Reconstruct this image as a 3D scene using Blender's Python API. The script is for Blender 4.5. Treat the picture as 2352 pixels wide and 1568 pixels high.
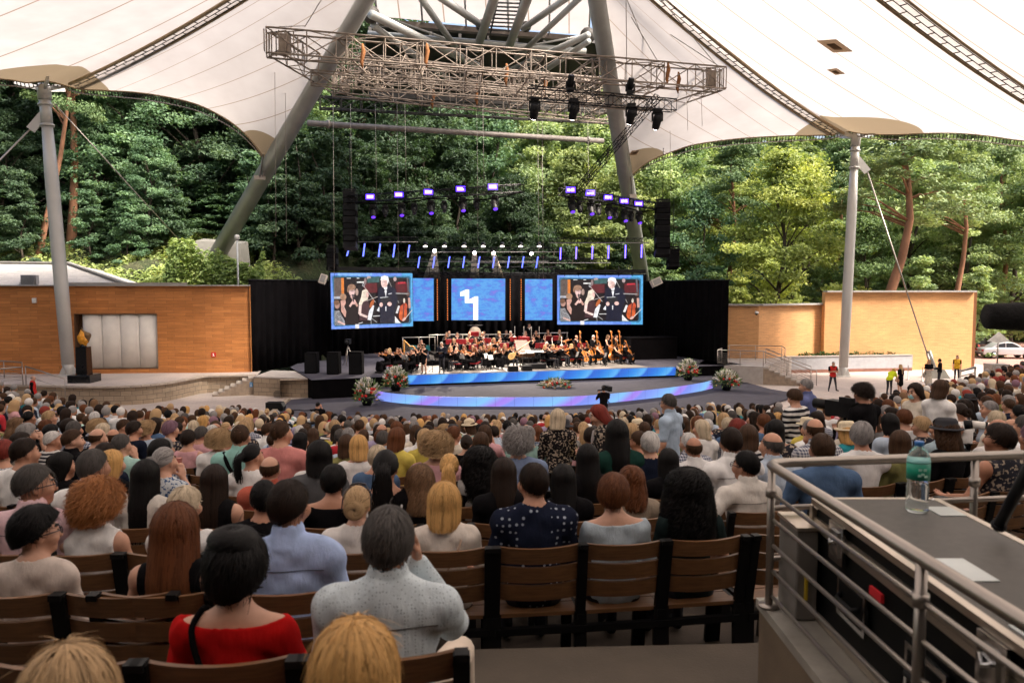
import bpy, bmesh, math, random
import numpy as np
from mathutils import Vector, Matrix, Euler
for o in list(bpy.data.objects): bpy.data.objects.remove(o)
SC = bpy.context.scene; COL = SC.collection
R = math.radians
rnd = random.Random(7)
# ------------------------------------------------------------------ camera
H = 6.4; F = 1829.0; CX, CY, HOR = 1176.0, 784.0, 657.0     # eye height, focal length and horizon in photo pixels (2352 wide)
PITCH = math.atan((CY-HOR)/F)
cam = bpy.data.cameras.new('camera'); camo = bpy.data.objects.new('camera', cam); COL.objects.link(camo)
camo.location = (0, 0, H); camo.rotation_euler = (math.pi/2-PITCH, 0, 0)
cam.sensor_width = 36; cam.lens = 36*F/2352; cam.clip_start = .05; cam.clip_end = 2000
cam.dof.use_dof = True; cam.dof.focus_distance = 24; cam.dof.aperture_fstop = 4.0
SC.camera = camo
# ------------------------------------------------------------------ world, sun, exposure
SUN_EL, SUN_AZ = R(50), R(118)      # azimuth measured clockwise from +Y (towards the stage)
w = bpy.data.worlds.new('World'); SC.world = w; w.use_nodes = True
nt = w.node_tree; sky = nt.nodes.new('ShaderNodeTexSky'); sky.sky_type = 'NISHITA'; sky.sun_disc = False
sky.sun_elevation = SUN_EL; sky.sun_rotation = SUN_AZ; sky.air_density = 1.0; sky.dust_density = 7.0; sky.ozone_density = .6
bg = nt.nodes['Background']; nt.links.new(sky.outputs[0], bg.inputs[0]); bg.inputs[1].default_value = .13
sl = bpy.data.lights.new('sun', 'SUN'); sl.energy = 2.2; sl.angle = R(14); sl.color = (1, .94, .86)
so = bpy.data.objects.new('sun', sl); COL.objects.link(so)
sd = Vector((math.sin(SUN_AZ)*math.cos(SUN_EL), math.cos(SUN_AZ)*math.cos(SUN_EL), math.sin(SUN_EL)))
so.rotation_euler = sd.to_track_quat('Z', 'Y').to_euler(); so.location = (60, -20, 80)
SC.view_settings.view_transform = 'Standard'; SC.view_settings.look = 'None'; SC.view_settings.gamma = 1
SC.view_settings.exposure = 1.75
SC.cycles.use_denoising = True; SC.cycles.max_bounces = 8; SC.cycles.transparent_max_bounces = 12
SC.cycles.sample_clamp_indirect = 6
# ------------------------------------------------------------------ measuring helpers
CP, SP = math.cos(PITCH), math.sin(PITCH)
def ray(px, py):
    u, v = (px-CX)/F, (CY-py)/F
    return Vector((u, CP+v*SP, -SP+v*CP))
def P(px, py, d):                    # the point seen at a photo pixel, d metres ahead
    r = ray(px, py); return Vector((0, 0, H))+r*(d/r.y)
def G(px, py, z=0.0):                # the point seen at a photo pixel on a level plane
    r = ray(px, py); return Vector((0, 0, H))+r*((z-H)/r.z)
def proj(p):
    y = p[1]*CP-(p[2]-H)*SP; v = p[1]*SP+(p[2]-H)*CP
    return (CX+F*p[0]/y, CY-F*v/y)
def lerp(a, b, t): return a+(b-a)*t
# ------------------------------------------------------------------ materials
MATS = {}
def nodes_of(name):
    m = bpy.data.materials.new(name); m.use_nodes = True; n = m.node_tree
    return m, n, n.nodes['Principled BSDF']
def N(n, t, **kw):
    x = n.nodes.new(t)
    for k, v in kw.items():
        if k.startswith('i_'):
            key = k[2:]; x.inputs[int(key) if key.isdigit() else key.replace('_', ' ')].default_value = v
        else: setattr(x, k, v)
    return x
def mixc(n, a, b, fac, mode='MIX'):
    x = n.nodes.new('ShaderNodeMix'); x.data_type = 'RGBA'; x.blend_type = mode
    for s, v in ((6, a), (7, b), (0, fac)):
        if isinstance(v, bpy.types.NodeSocket): n.links.new(v, x.inputs[s])
        elif s == 0: x.inputs[0].default_value = v
        else: x.inputs[s].default_value = (*v, 1)
    return x.outputs[2]
def math_(n, op, a, b=None, c=None):
    x = n.nodes.new('ShaderNodeMath'); x.operation = op
    for i, v in enumerate((a, b, c)):
        if v is None: continue
        if isinstance(v, bpy.types.NodeSocket): n.links.new(v, x.inputs[i])
        else: x.inputs[i].default_value = v
    return x.outputs[0]
def noise(n, scale, detail=4, co=None, rough=.55, stretch=None):
    x = N(n, 'ShaderNodeTexNoise'); x.inputs['Scale'].default_value = scale; x.inputs['Detail'].default_value = detail; x.inputs['Roughness'].default_value = rough
    if co is None: co = n.nodes.new('ShaderNodeTexCoord').outputs['Object']
    if stretch:
        mp = n.nodes.new('ShaderNodeMapping'); mp.inputs['Scale'].default_value = stretch; n.links.new(co, mp.inputs[0]); co = mp.outputs[0]
    n.links.new(co, x.inputs['Vector']); return x.outputs['Fac']
def bump(n, b, h, dist=.01, strength=.5):
    x = N(n, 'ShaderNodeBump'); x.inputs['Distance'].default_value = dist; x.inputs['Strength'].default_value = strength
    n.links.new(h, x.inputs['Height']); n.links.new(x.outputs[0], b.inputs['Normal'])
def ramp(n, fac, stops, interp='LINEAR'):
    x = n.nodes.new('ShaderNodeValToRGB'); n.links.new(fac, x.inputs[0]); e = x.color_ramp.elements; x.color_ramp.interpolation = interp
    while len(e) < len(stops): e.new(.5)
    for i, (p, c) in enumerate(stops): e[i].position = p; e[i].color = (*c, 1) if len(c) == 3 else c
    return x.outputs[0]
def M(name, col=(.5, .5, .5), rough=.6, metal=0.0, var=.18, scale=3.0, bmp=0.0, bscale=60, spec=.4, stretch=None):
    if name in MATS: return MATS[name]
    m, n, b = nodes_of(name)
    if var:
        f = noise(n, scale, 5, stretch=stretch)
        lo = tuple(c*(1-var) for c in col); hi = tuple(min(1, c*(1+var)) for c in col)
        n.links.new(ramp(n, f, [(.3, lo), (.7, hi)]), b.inputs['Base Color'])
    else: b.inputs['Base Color'].default_value = (*col, 1)
    b.inputs['Roughness'].default_value = rough; b.inputs['Metallic'].default_value = metal; b.inputs['Specular IOR Level'].default_value = spec
    if bmp: bump(n, b, noise(n, bscale, 3, stretch=stretch), bmp, .6)
    MATS[name] = m; return m
def emit(name, col, strength):
    if name in MATS: return MATS[name]
    m, n, b = nodes_of(name); b.inputs['Base Color'].default_value = (.02, .02, .02, 1)
    b.inputs['Emission Color'].default_value = (*col, 1); b.inputs['Emission Strength'].default_value = strength
    MATS[name] = m; return m
# ------------------------------------------------------------------ objects
def tag(o, label=None, cat=None, group=None, kind=None):
    if label: o['label'] = label
    if cat: o['category'] = cat
    if group: o['group'] = group
    if kind: o['kind'] = kind
    return o
def thing(name, label, cat, loc=(0, 0, 0), rz=0, group=None):
    o = bpy.data.objects.new(name, None); COL.objects.link(o); o.empty_display_size = .2
    o.location = loc; o.rotation_euler = (0, 0, rz); return tag(o, label, cat, group)
def link(name, me, parent=None, loc=None, rot=None, color=None):
    o = bpy.data.objects.new(name, me); COL.objects.link(o)
    if parent: o.parent = parent
    if loc is not None: o.location = loc
    if rot is not None: o.rotation_euler = rot
    if color: o.color = (*color, 1)
    return o
def copy_tree(o, parent=None):
    c = o.copy(); COL.objects.link(c)
    if parent: c.parent = parent
    for ch in o.children: copy_tree(ch, c)
    return c
class MB:                             # collects shapes into one mesh
    def __init__(s): s.v = []; s.f = []; s.m = []; s.uv = {}; s.cur = 0; s.sm = []; s.smooth = False
    def add(s, vs, fs):
        b = len(s.v); s.v += [tuple(v) for v in vs]
        for f in fs: s.f.append(tuple(i+b for i in f)); s.m.append(s.cur); s.sm.append(s.smooth)
        return b
    def box(s, c, size, rz=0, mtx=None):
        hx, hy, hz = size[0]/2, size[1]/2, size[2]/2; ca, sa = math.cos(rz), math.sin(rz); vs = []
        for z in (-hz, hz):
            for x, y in ((-hx, -hy), (hx, -hy), (hx, hy), (-hx, hy)):
                v = Vector((x*ca-y*sa, x*sa+y*ca, z)); v = (mtx @ v) if mtx else v; vs.append(v+Vector(c))
        s.add(vs, [(3, 2, 1, 0), (4, 5, 6, 7), (0, 1, 5, 4), (1, 2, 6, 5), (2, 3, 7, 6), (3, 0, 4, 7)]); return s
    def bar(s, a, b, w, h, up=(0, 0, 1)):      # rectangular bar from a to b
        a, b = Vector(a), Vector(b); d = b-a; L = d.length; d.normalize(); x = d.cross(Vector(up))
        if x.length < 1e-5: x = Vector((1, 0, 0))
        x.normalize(); z = x.cross(d); mt = Matrix((x, d, z)).transposed()
        return s.box((a+b)/2, (w, L, h), mtx=mt)
    def tube(s, a, b, r0, r1=None, n=8, cap=True):
        r1 = r0 if r1 is None else r1; return s.path([a, b], [r0, r1], n, cap)
    def path(s, pts, rs, n=8, cap=True):
        pts = [Vector(p) for p in pts]; rs = rs if isinstance(rs, (list, tuple)) else [rs]*len(pts); vs = []; fs = []
        ref = None; s0 = s.smooth; s.smooth = True
        for i, p in enumerate(pts):
            t = (pts[min(i+1, len(pts)-1)]-pts[max(i-1, 0)]).normalized()
            if ref is None:
                ref = Vector((0, 0, 1)) if abs(t.z) < .9 else Vector((1, 0, 0))
            x = t.cross(ref)
            if x.length < 1e-4: x = t.orthogonal()
            x.normalize(); y = x.cross(t); ref = y
            for k in range(n):
                a = 2*math.pi*k/n; vs.append(p+(x*math.cos(a)+y*math.sin(a))*rs[i])
        for i in range(len(pts)-1):
            for k in range(n): k2 = (k+1) % n; fs.append((i*n+k, i*n+k2, (i+1)*n+k2, (i+1)*n+k))
        if cap: fs.append(tuple(range(n-1, -1, -1))); fs.append(tuple((len(pts)-1)*n+k for k in range(n)))
        s.add(vs, fs); s.smooth = s0; return s
    def lathe(s, prof, n=16, c=(0, 0, 0), sx=1, sy=1):
        vs = []; fs = []; s0 = s.smooth; s.smooth = True
        for r, z in prof:
            for k in range(n): a = 2*math.pi*k/n; vs.append((c[0]+r*math.cos(a)*sx, c[1]+r*math.sin(a)*sy, c[2]+z))
        for i in range(len(prof)-1):
            for k in range(n): k2 = (k+1) % n; fs.append((i*n+k, i*n+k2, (i+1)*n+k2, (i+1)*n+k))
        fs.append(tuple(range(n-1, -1, -1))); fs.append(tuple((len(prof)-1)*n+k for k in range(n)))
        s.add(vs, fs); s.smooth = s0; return s
    def ball(s, c, r, n=10, mtx=None):
        r = r if isinstance(r, (tuple, list)) else (r, r, r); vs = []; fs = []; h = n//2; s0 = s.smooth; s.smooth = True
        for i in range(h+1):
            th = math.pi*i/h
            for k in range(n):
                a = 2*math.pi*k/n; v = Vector((r[0]*math.sin(th)*math.cos(a), r[1]*math.sin(th)*math.sin(a), r[2]*math.cos(th)))
                vs.append((mtx @ v if mtx else v)+Vector(c))
        for i in range(h):
            for k in range(n): k2 = (k+1) % n; fs.append((i*n+k, (i+1)*n+k, (i+1)*n+k2, i*n+k2))
        s.add(vs, fs); s.smooth = s0; return s
    def prism(s, poly, z0, z1):               # plan polygon (counter-clockwise) raised from z0 to z1
        n = len(poly); vs = [(x, y, z0) for x, y in poly]+[(x, y, z1) for x, y in poly]
        s.add(vs, [tuple(range(n-1, -1, -1)), tuple(range(n, 2*n))]+[(i, (i+1) % n, n+(i+1) % n, n+i) for i in range(n)]); return s
    def extr(s, poly, o, ex, ey, ez, t):      # outline in the plane (ex, ey) at o, with thickness t along ez
        o, ex, ey, ez = Vector(o), Vector(ex), Vector(ey), Vector(ez); n = len(poly)
        vs = [o+ex*x+ey*y for x, y in poly]+[o+ex*x+ey*y+ez*t for x, y in poly]
        s.add(vs, [tuple(range(n-1, -1, -1)), tuple(range(n, 2*n))]+[(i, (i+1) % n, n+(i+1) % n, n+i) for i in range(n)]); return s
    def grid(s, rows, closed=False):
        n = len(rows[0]); b = s.add([p for r in rows for p in r], [(i*n+j, i*n+j+1, (i+1)*n+j+1, (i+1)*n+j) for i in range(len(rows)-1) for j in range(n-1)]); return b
    def mesh(s, name, mats):
        me = bpy.data.meshes.new(name); me.from_pydata(s.v, [], s.f)
        for m in (mats if isinstance(mats, (list, tuple)) else [mats]): me.materials.append(m)
        me.polygons.foreach_set('material_index', s.m); me.polygons.foreach_set('use_smooth', s.sm); me.update(); return me
    def build(s, name, mats, parent=None, **kw): return link(name, s.mesh(name, mats), parent, **kw)
def bevel(o, w=.01, seg=2):
    md = o.modifiers.new('bevel', 'BEVEL'); md.width = w; md.segments = seg; md.limit_method = 'ANGLE'; return o
def text_mesh(txt, size, name, mat, ext=.003):
    cu = bpy.data.curves.new(name, 'FONT'); cu.body = txt; cu.size = size; cu.extrude = ext; cu.align_x = 'CENTER'; cu.align_y = 'CENTER'
    t = bpy.data.objects.new(name, cu); COL.objects.link(t); dg = bpy.context.evaluated_depsgraph_get()
    me = bpy.data.meshes.new_from_object(t.evaluated_get(dg)); bpy.data.objects.remove(t); me.materials.clear(); me.materials.append(mat); return me
ORD = 'first second third fourth fifth sixth seventh eighth ninth tenth eleventh twelfth thirteenth fourteenth fifteenth sixteenth seventeenth eighteenth nineteenth twentieth'.split()
def ordn(i):
    if i < 20: return ORD[i]
    t = (i+1)//10; u = (i+1) % 10; tens = ['', '', 'twenty', 'thirty', 'forty', 'fifty', 'sixty', 'seventy', 'eighty'][t]
    return (tens[:-1]+'ieth') if u == 0 else tens+'-'+ORD[u-1]
# ================================================================== SETTING
def smooth(a, b, x): t = min(1, max(0, (x-a)/(b-a))); return t*t*(3-2*t)
def gx(x):                            # how far a curved seating row bends towards the stage
    t = abs(x+2); return .028*t*t if t < 17 else .028*289+.95*(t-17)
def gslope(x):
    t = x+2; return .056*t if abs(t) < 17 else math.copysign(.95, t)
ROW0, PITCHR, NROW = 1.75, .93, 31
def rowd(k): return ROW0+PITCHR*k
def rowz(k): return max(.05, H-1.64-.15*rowd(k))
def terrain_z(x, y):
    ys = lerp(lerp(53, 76, smooth(-18, -5, x)), 94, smooth(12, 30, x))
    base = 4.6*(1-smooth(-18, -7, x))
    z = 0
    if y > ys-2: z = base*smooth(ys-2, ys+2, y)+.42*max(0, y-ys)
    z = min(z, 34+6*math.sin(x*.05))
    if y < 34: z = max(z, min(4.6, .15*max(0, 29-(y-gx(x))))-.9)
    if y < -3: z += min(26, .5*(-3-y))
    if x < -44 and y < 60: z += min(20, .35*(-44-x))
    if x > 60: z += min(20, .25*(x-60))
    return z-.02
m_forest_floor, n, b = nodes_of('forest_floor')
f = noise(n, .35, 6, rough=.7); f2 = noise(n, 3.0, 5)
c = ramp(n, f, [(.3, (.02, .028, .01)), (.5, (.045, .065, .02)), (.62, (.10, .10, .045)), (.75, (.05, .075, .022))])
n.links.new(mixc(n, c, ramp(n, f2, [(.3, (.3, .3, .3)), (.7, (1, 1, 1))]), .8, 'MULTIPLY'), b.inputs['Base Color']); b.inputs['Roughness'].default_value = 1
bump(n, b, f2, .3, 1)
mb = MB(); mb.smooth = True; rows = []
for j in range(71):
    y = -80+j*4; rows.append([(x, y, terrain_z(x, y)+(.5*math.sin(x*.37+y*.21)+.35*math.sin(x*.9-y*.6) if terrain_z(x, y) > 7 else 0)) for x in range(-180, 181, 4)])
mb.grid(rows); tag(mb.build('ground', m_forest_floor), kind='structure')
# paved plaza round the stage
m_pave, n, b = nodes_of('plaza_paving'); co = n.nodes.new('ShaderNodeTexCoord').outputs['Object']
bk = N(n, 'ShaderNodeTexBrick', i_Scale=1.0, i_Mortar_Size=.012, i_Brick_Width=.6, i_Row_Height=.3); n.links.new(co, bk.inputs['Vector'])
bk.inputs['Color1'].default_value = (.52, .445, .40, 1); bk.inputs['Color2'].default_value = (.48, .41, .37, 1); bk.inputs['Mortar'].default_value = (.34, .29, .26, 1)
n.links.new(mixc(n, bk.outputs[0], ramp(n, noise(n, .5, 6), [(.3, (.72, .72, .72)), (.7, (1.05, 1.03, 1.0))]), .8, 'MULTIPLY'), b.inputs['Base Color']); b.inputs['Roughness'].default_value = .85
mb = MB(); mb.add([(-48, 18, .03), (75, 18, .03), (75, 62, .03), (60, 96, .03), (34, 96, .03), (14, 76, .03), (-12, 58, .03), (-48, 48, .03)], [tuple(range(8))])
tag(mb.build('plaza', m_pave), kind='structure')
m_road = M('red_block_paving', (.36, .2, .16), .9, var=.15, scale=6)
mb = MB(); mb.add([(38, 58, .036), (75, 50, .036), (75, 92, .036), (38, 92, .036)], [(0, 1, 2, 3)]); tag(mb.build('road', m_road), kind='structure')
# stepped seating floor
m_conc = M('step_concrete', (.075, .058, .044), .85, var=.25, scale=1.5, bmp=.004, bscale=70)
mb = MB()
for k in range(-1, NROW):
    d = rowd(k); z = rowz(k); zn = rowz(k+1) if k < NROW-1 else 0
    x0 = -40 if d < 22 else -13; x1 = 40 if d < 21 else 9
    if d < 4.1 : x1 = -.26
    xs = [x0+(x1-x0)*i/40 for i in range(41)]
    rows = [[(x, d+gx(x)+.53, zn-.05) for x in xs], [(x, d+gx(x)+.53, z) for x in xs], [(x, d+gx(x)-.40, z) for x in xs]]
    mb.grid(rows)
o = tag(mb.build('terrace_steps', m_conc), kind='structure')
mb = MB(); mb.prism([(-.26, -3), (7, -3), (7, 4.75), (1.2, 4.02), (-.26, 3.95)], 3.6, 4.55)
tag(mb.build('landing', M('landing_concrete', (.062, .048, .034), .8, var=.25, scale=2.0, bmp=.004, bscale=90)), kind='structure')
# raised technical platform with its parapet
m_pc = M('parapet_concrete', (.15, .11, .072), .7, var=.2, scale=4, bmp=.003, bscale=120); m_cap = M('parapet_cap', (.27, .25, .215), .45, var=.25, scale=5, bmp=.002, bscale=90)
t = thing('technical_platform', 'low brown concrete platform with pale cap carrying the railing and flight case', 'platform', (1.1, 3.45, 4.55))
mb = MB(); mb.prism([(0, -5.5), (6, -5.5), (6, .62), (0, 0)], .004, .426); mb.build('wall', m_pc, t)
mb = MB(); mb.prism([(-.012, -5.5), (6, -5.5), (6, .64), (-.012, .014)], .427, .466); mb.build('cap', m_cap, t)
# ---------------------------------------------------------------- orange tiled walls
def tile_wall_mat(name, c1, c2, mor, bw, rh, ms=.006, rough=.5):
    m, n, b = nodes_of(name); uv = N(n, 'ShaderNodeUVMap').outputs[0]
    bk = N(n, 'ShaderNodeTexBrick', i_Scale=1.0, i_Mortar_Size=ms, i_Brick_Width=bw, i_Row_Height=rh, i_Bias=-.1); n.links.new(uv, bk.inputs['Vector']); bk.offset = .37
    bk.inputs['Color1'].default_value = (*c1, 1); bk.inputs['Color2'].default_value = (*c2, 1); bk.inputs['Mortar'].default_value = (*mor, 1)
    f = noise(n, 1.0, 6, co=uv, stretch=(1.2, 14, 1)); g = noise(n, .25, 4, co=uv)
    c = mixc(n, bk.outputs[0], ramp(n, f, [(.3, (.72, .72, .72)), (.7, (1.15, 1.12, 1.1))]), .75, 'MULTIPLY')
    n.links.new(mixc(n, c, ramp(n, g, [(.3, (.82, .82, .82)), (.7, (1.08, 1.08, 1.08))]), 1, 'MULTIPLY'), b.inputs['Base Color']); b.inputs['Roughness'].default_value = rough
    bump(n, b, bk.outputs['Fac'], -.01, .6); return m
def uvwall(name, pts, z0, z1, thick, mat, parent=None, mcap=None, capname='coping', zs=None, holes=None, outward=1):
    """vertical wall along plan points; UVs in metres; outer face first"""
    bm = bmesh.new(); uvl = bm.loops.layers.uv.new('UVMap'); L = 0; nP = len(pts)
    for i in range(nP-1):
        a, c = Vector((*pts[i], 0)), Vector((*pts[i+1], 0)); d = (c-a); l = d.length; d.normalize(); nn = Vector((-d.y, d.x, 0))*thick*outward
        def face(ps, us):
            f = bm.faces.new([bm.verts.new(p) for p in ps])
            for lp, u in zip(f.loops, us): lp[uvl].uv = u
        ha = zs[i] if zs else z1; hc = zs[i+1] if zs else z1
        segs = [(0, l, z0, None)]
        rects = []
        if holes:
            for (h0, h1, b0, b1) in holes:
                s, e = max(h0-L, 0), min(h1-L, l)
                if e > s: rects.append((s, e, b0, b1))
        cuts = sorted({0, l, *[r[0] for r in rects], *[r[1] for r in rects]})
        for s, e in zip(cuts[:-1], cuts[1:]):
            hh = [r for r in rects if r[0] <= s+1e-6 and r[1] >= e-1e-6]
            zt0, zt1 = lerp(ha, hc, s/l), lerp(ha, hc, e/l)
            bands = [(z0, None)] if not hh else [(z0, hh[0][2]), (hh[0][3], None)]
            for lo, hi in bands:
                t0, t1 = (zt0, zt1) if hi is None else (hi, hi)
                if min(t0, t1) <= lo: continue
                p, q = a+d*s, a+d*e
                face([(p.x, p.y, lo), (q.x, q.y, lo), (q.x, q.y, t1), (p.x, p.y, t0)], [(L+s, lo), (L+e, lo), (L+e, t1), (L+s, t0)])
            if not hh:
                p, q = a+d*s+nn, a+d*e+nn
                face([(q.x, q.y, z0), (p.x, p.y, z0), (p.x, p.y, zt0), (q.x, q.y, zt1)], [(L+e, z0), (L+s, z0), (L+s, zt0), (L+e, zt1)])
            p, q = a+d*s, a+d*e
            face([(p.x, p.y, zt0), (q.x, q.y, zt1), (q.x+nn.x, q.y+nn.y, zt1), (p.x+nn.x, p.y+nn.y, zt0)], [(L+s, 0), (L+e, 0), (L+e, thick), (L+s, thick)])
        for (end, k) in ((a, 0), (c, 1)):
            if (k == 0 and i == 0) or (k == 1 and i == nP-2):
                zt = ha if k == 0 else hc; q = end+nn
                face([(q.x, q.y, z0), (end.x, end.y, z0), (end.x, end.y, zt), (q.x, q.y, zt)], [(0, z0), (thick, z0), (thick, zt), (0, zt)])
        L += l
    me = bpy.data.meshes.new(name); bm.to_mesh(me); bm.free(); me.materials.append(mat); return link(name, me, parent)
def arc(pts, n=8):                     # smooth polyline through plan points
    out = []; m = len(pts)
    for i in range(m-1):
        p0, p1, p2, p3 = pts[max(i-1, 0)], pts[i], pts[i+1], pts[min(i+2, m-1)]
        for k in range(n):
            t = k/n; out.append(tuple(.5*((2*p1[j])+(-p0[j]+p2[j])*t+(2*p0[j]-5*p1[j]+4*p2[j]-p3[j])*t*t+(-p0[j]+3*p1[j]-3*p2[j]+p3[j])*t**3) for j in range(len(p1))))
    out.append(tuple(pts[-1])); return out
m_tile = tile_wall_mat('terracotta_tiles', (.58, .225, .06), (.43, .155, .038), (.2, .08, .03), 1.15, .19)
m_tile2 = tile_wall_mat('ochre_tiles', (.74, .40, .17), (.68, .36, .15), (.55, .28, .12), .6, .13, .008)
m_metal_trim = M('grey_coping', (.34, .32, .30), .5, var=.08)
def xy(v): return (v[0], v[1])
TZ = 1.05                              # height of the stone terrace left of the stage
wl = [xy(P(-140, 657, 48.2)), xy(P(0, 657, 48.3)), xy(P(180, 657, 48.6)), xy(P(362, 657, 49)), xy(P(470, 657, 49.1)), xy(P(574, 657, 49.5))]
wl = arc(wl, 5)
t = thing('tiled_wall', 'long curved terracotta tiled wall with folding white gate left of the stage', 'wall', (wl[10][0], wl[10][1], TZ))
def rel(o, t): o.location = o.location-t.location; o.parent = t; return o
Lw = [0]
for a, c in zip(wl[:-1], wl[1:]): Lw.append(Lw[-1]+math.hypot(c[0]-a[0], c[1]-a[1]))
def wall_s(px):
    best = min(range(len(wl)), key=lambda i: abs(proj((*wl[i], 3))[0]-px)); i = min(max(best, 1), len(wl)-2)
    for j in (i-1, i):
        x0, x1 = proj((*wl[j], 3))[0], proj((*wl[j+1], 3))[0]
        if x0 <= px <= x1: return Lw[j]+(Lw[j+1]-Lw[j])*(px-x0)/(x1-x0)
    return Lw[i]
def wall_pt(s):
    for j in range(len(wl)-1):
        if Lw[j] <= s <= Lw[j+1]: return Vector((*wl[j], 0)).lerp(Vector((*wl[j+1], 0)), (s-Lw[j])/(Lw[j+1]-Lw[j]))
    return Vector((*wl[-1], 0))
g0, g1 = wall_s(172), wall_s(362); gz0, gz1 = TZ+.25, 4.72
rel(uvwall('wall', wl, TZ-.6, 6.40, .35, m_tile, holes=[(g0, g1, gz0, gz1)]), t)
cop = MB()
for a, c in zip(wl[:-1], wl[1:]): cop.bar((*a, 6.44), (*c, 6.44), .55, .07)
rel(cop.build('coping', m_metal_trim), t)
# folding gate: four curved white leaves set back in the opening
m_gate = M('gate_white', (.76, .71, .65), .55, var=.06, scale=2)
gp0, gp1 = wall_pt(g0), wall_pt(g1); gd = (gp1-gp0).normalized(); gn = Vector((-gd.y, gd.x, 0)); gl = (gp1-gp0).length
rev = MB(); rev.box((gp0+gd*.02+gn*.3+Vector((0, 0, (gz0+gz1)/2))), (.05, .6, gz1-gz0), rz=math.atan2(gd.y, gd.x)); rev.box((gp0+gp1)/2+gn*.3+Vector((0, 0, gz1-.02)), (gl, .6, .05), rz=math.atan2(gd.y, gd.x))
rev.box((gp0+gp1)/2+gn*.3+Vector((0, 0, gz0+.02)), (gl, .6, .05), rz=math.atan2(gd.y, gd.x)); rev.box((gp0+gp1)/2+gn*.62+Vector((0, 0, (gz0+gz1)/2)), (gl, .04, gz1-gz0), rz=math.atan2(gd.y, gd.x))
gt = rel(rev.build('gate_recess', M('dark_recess', (.12, .06, .03), .8)), t)
for i in range(4):
    mb = MB(); mb.smooth = True; a0 = gl*(.09+.9*i/4); a1 = gl*(.09+.9*(i+1)/4)-.015; rows = []
    for k in range(9):
        s = k/8; p = gp0+gd*lerp(a0, a1, s)+gn*(.20-.09*math.sin(math.pi*min(1, s*1.15)))
        rows.append([(p.x, p.y, gz0+.06), (p.x, p.y, gz1-.06)])
    mb.grid(rows); lf = mb.build('gate_leaf', m_gate, t); lf.location = -t.location
    md = lf.modifiers.new('thick', 'SOLIDIFY'); md.thickness = .04
mb = MB(); p = wall_pt(wall_s(81)); q = P(81, 690, p.y)-gn*.1; mb.box(q, (.24, .16, .3), rz=.1); mb.box(q+Vector((0, -.09, -.02)), (.16, .05, .12)); lam = mb.build('wall_lamp', M('lamp_white', (.7, .68, .64), .4)); bevel(lam, .02)
tag(lam, 'small white wall lamp high on the terracotta wall', 'lamp')
# red fire sign on the wall
p = wall_pt(wall_s(491)); q = P(491, 814, p.y)-gn*.03
t2 = thing('fire_sign', 'small square red sign with white figure on the terracotta wall', 'sign', q)
mb = MB(); mb.box((0, 0, 0), (.28, .02, .28), rz=.12); mb.build('board', M('sign_red', (.62, .03, .02), .5), t2)
mb = MB(); mb.box((0, -.02, .0), (.05, .012, .16), rz=.12); mb.box((-.035, -.02, .04), (.05, .012, .04), rz=.12); mb.box((0, -.02, -.075), (.12, .012, .03), rz=.12); mb.build('figure', M('sign_white', (.8, .78, .75), .5), t2)
# pale stone roof behind the wall
m_stone = tile_wall_mat('pale_stone', (.50, .47, .44), (.44, .41, .385), (.33, .31, .29), .8, .25, .01, .8)
a0, a1 = P(-200, 656, 50), P(300, 656, 51.5); b0, b1 = P(-200, 602, 54), P(158, 605, 54)
t = thing('stone_roof', 'sloping pale grey stone roof with louvre behind the terracotta wall', 'roof', xy(a0)+(4,))
bm = bmesh.new(); uvl = bm.loops.layers.uv.new('UVMap')
def qf(ps, sc=1):
    f = bm.faces.new([bm.verts.new(p) for p in ps]); o = ps[0]; ex = (Vector(ps[1])-Vector(o)).normalized(); nn = f.normal if f.normal.length else Vector((0, 0, 1)); f.normal_update(); ey = f.normal.cross(ex)
    for lp in f.loops: d = lp.vert.co-Vector(o); lp[uvl].uv = (d.dot(ex), d.dot(ey))
qf([a0, a1, b1, b0]); c1 = P(215, 640, 62); qf([a1, c1+Vector((2, 4, 0)), b1]); qf([b0, b1, b1+Vector((0, 12, -1)), b0+Vector((0, 12, -1))])
for A, B in ((a0, a1),): qf([A-Vector((0, 0, 2)), B-Vector((0, 0, 2)), B, A])
me = bpy.data.meshes.new('roof_slope'); bm.to_mesh(me); bm.free(); me.materials.append(m_stone); rel(link('roof_slope', me), t)
mb = MB(); mb.bar(b0+Vector((0, -.1, .06)), b1+Vector((0, -.1, .06)), .3, .1); mb.bar(b1+Vector((0, -.1, .06)), a1+Vector((0, -.1, .08)), .3, .1); rel(mb.build('roof_edge', m_metal_trim), t)
q = P(61, 644, 50.6); mb = MB()
for i in range(6): mb.box(q+Vector((0, i*.04, -.25+i*.1)), (.9, .1, .05))
mb.box(q+Vector((0, .35, 0)), (1.0, .3, .7)); rel(mb.build('louvre', M('louvre_grey', (.25, .25, .26), .5)), t)
mb = MB(); mb.prism([xy(P(160, 652, 49.6)), xy(P(430, 652, 50.4)), xy(P(375, 652, 58)), xy(P(150, 652, 58))], 6.3, 6.62)
tag(mb.build('flat_roof', m_metal_trim), 'flat grey roof slab on top of the terracotta wall beside the mast', 'roof')
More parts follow.
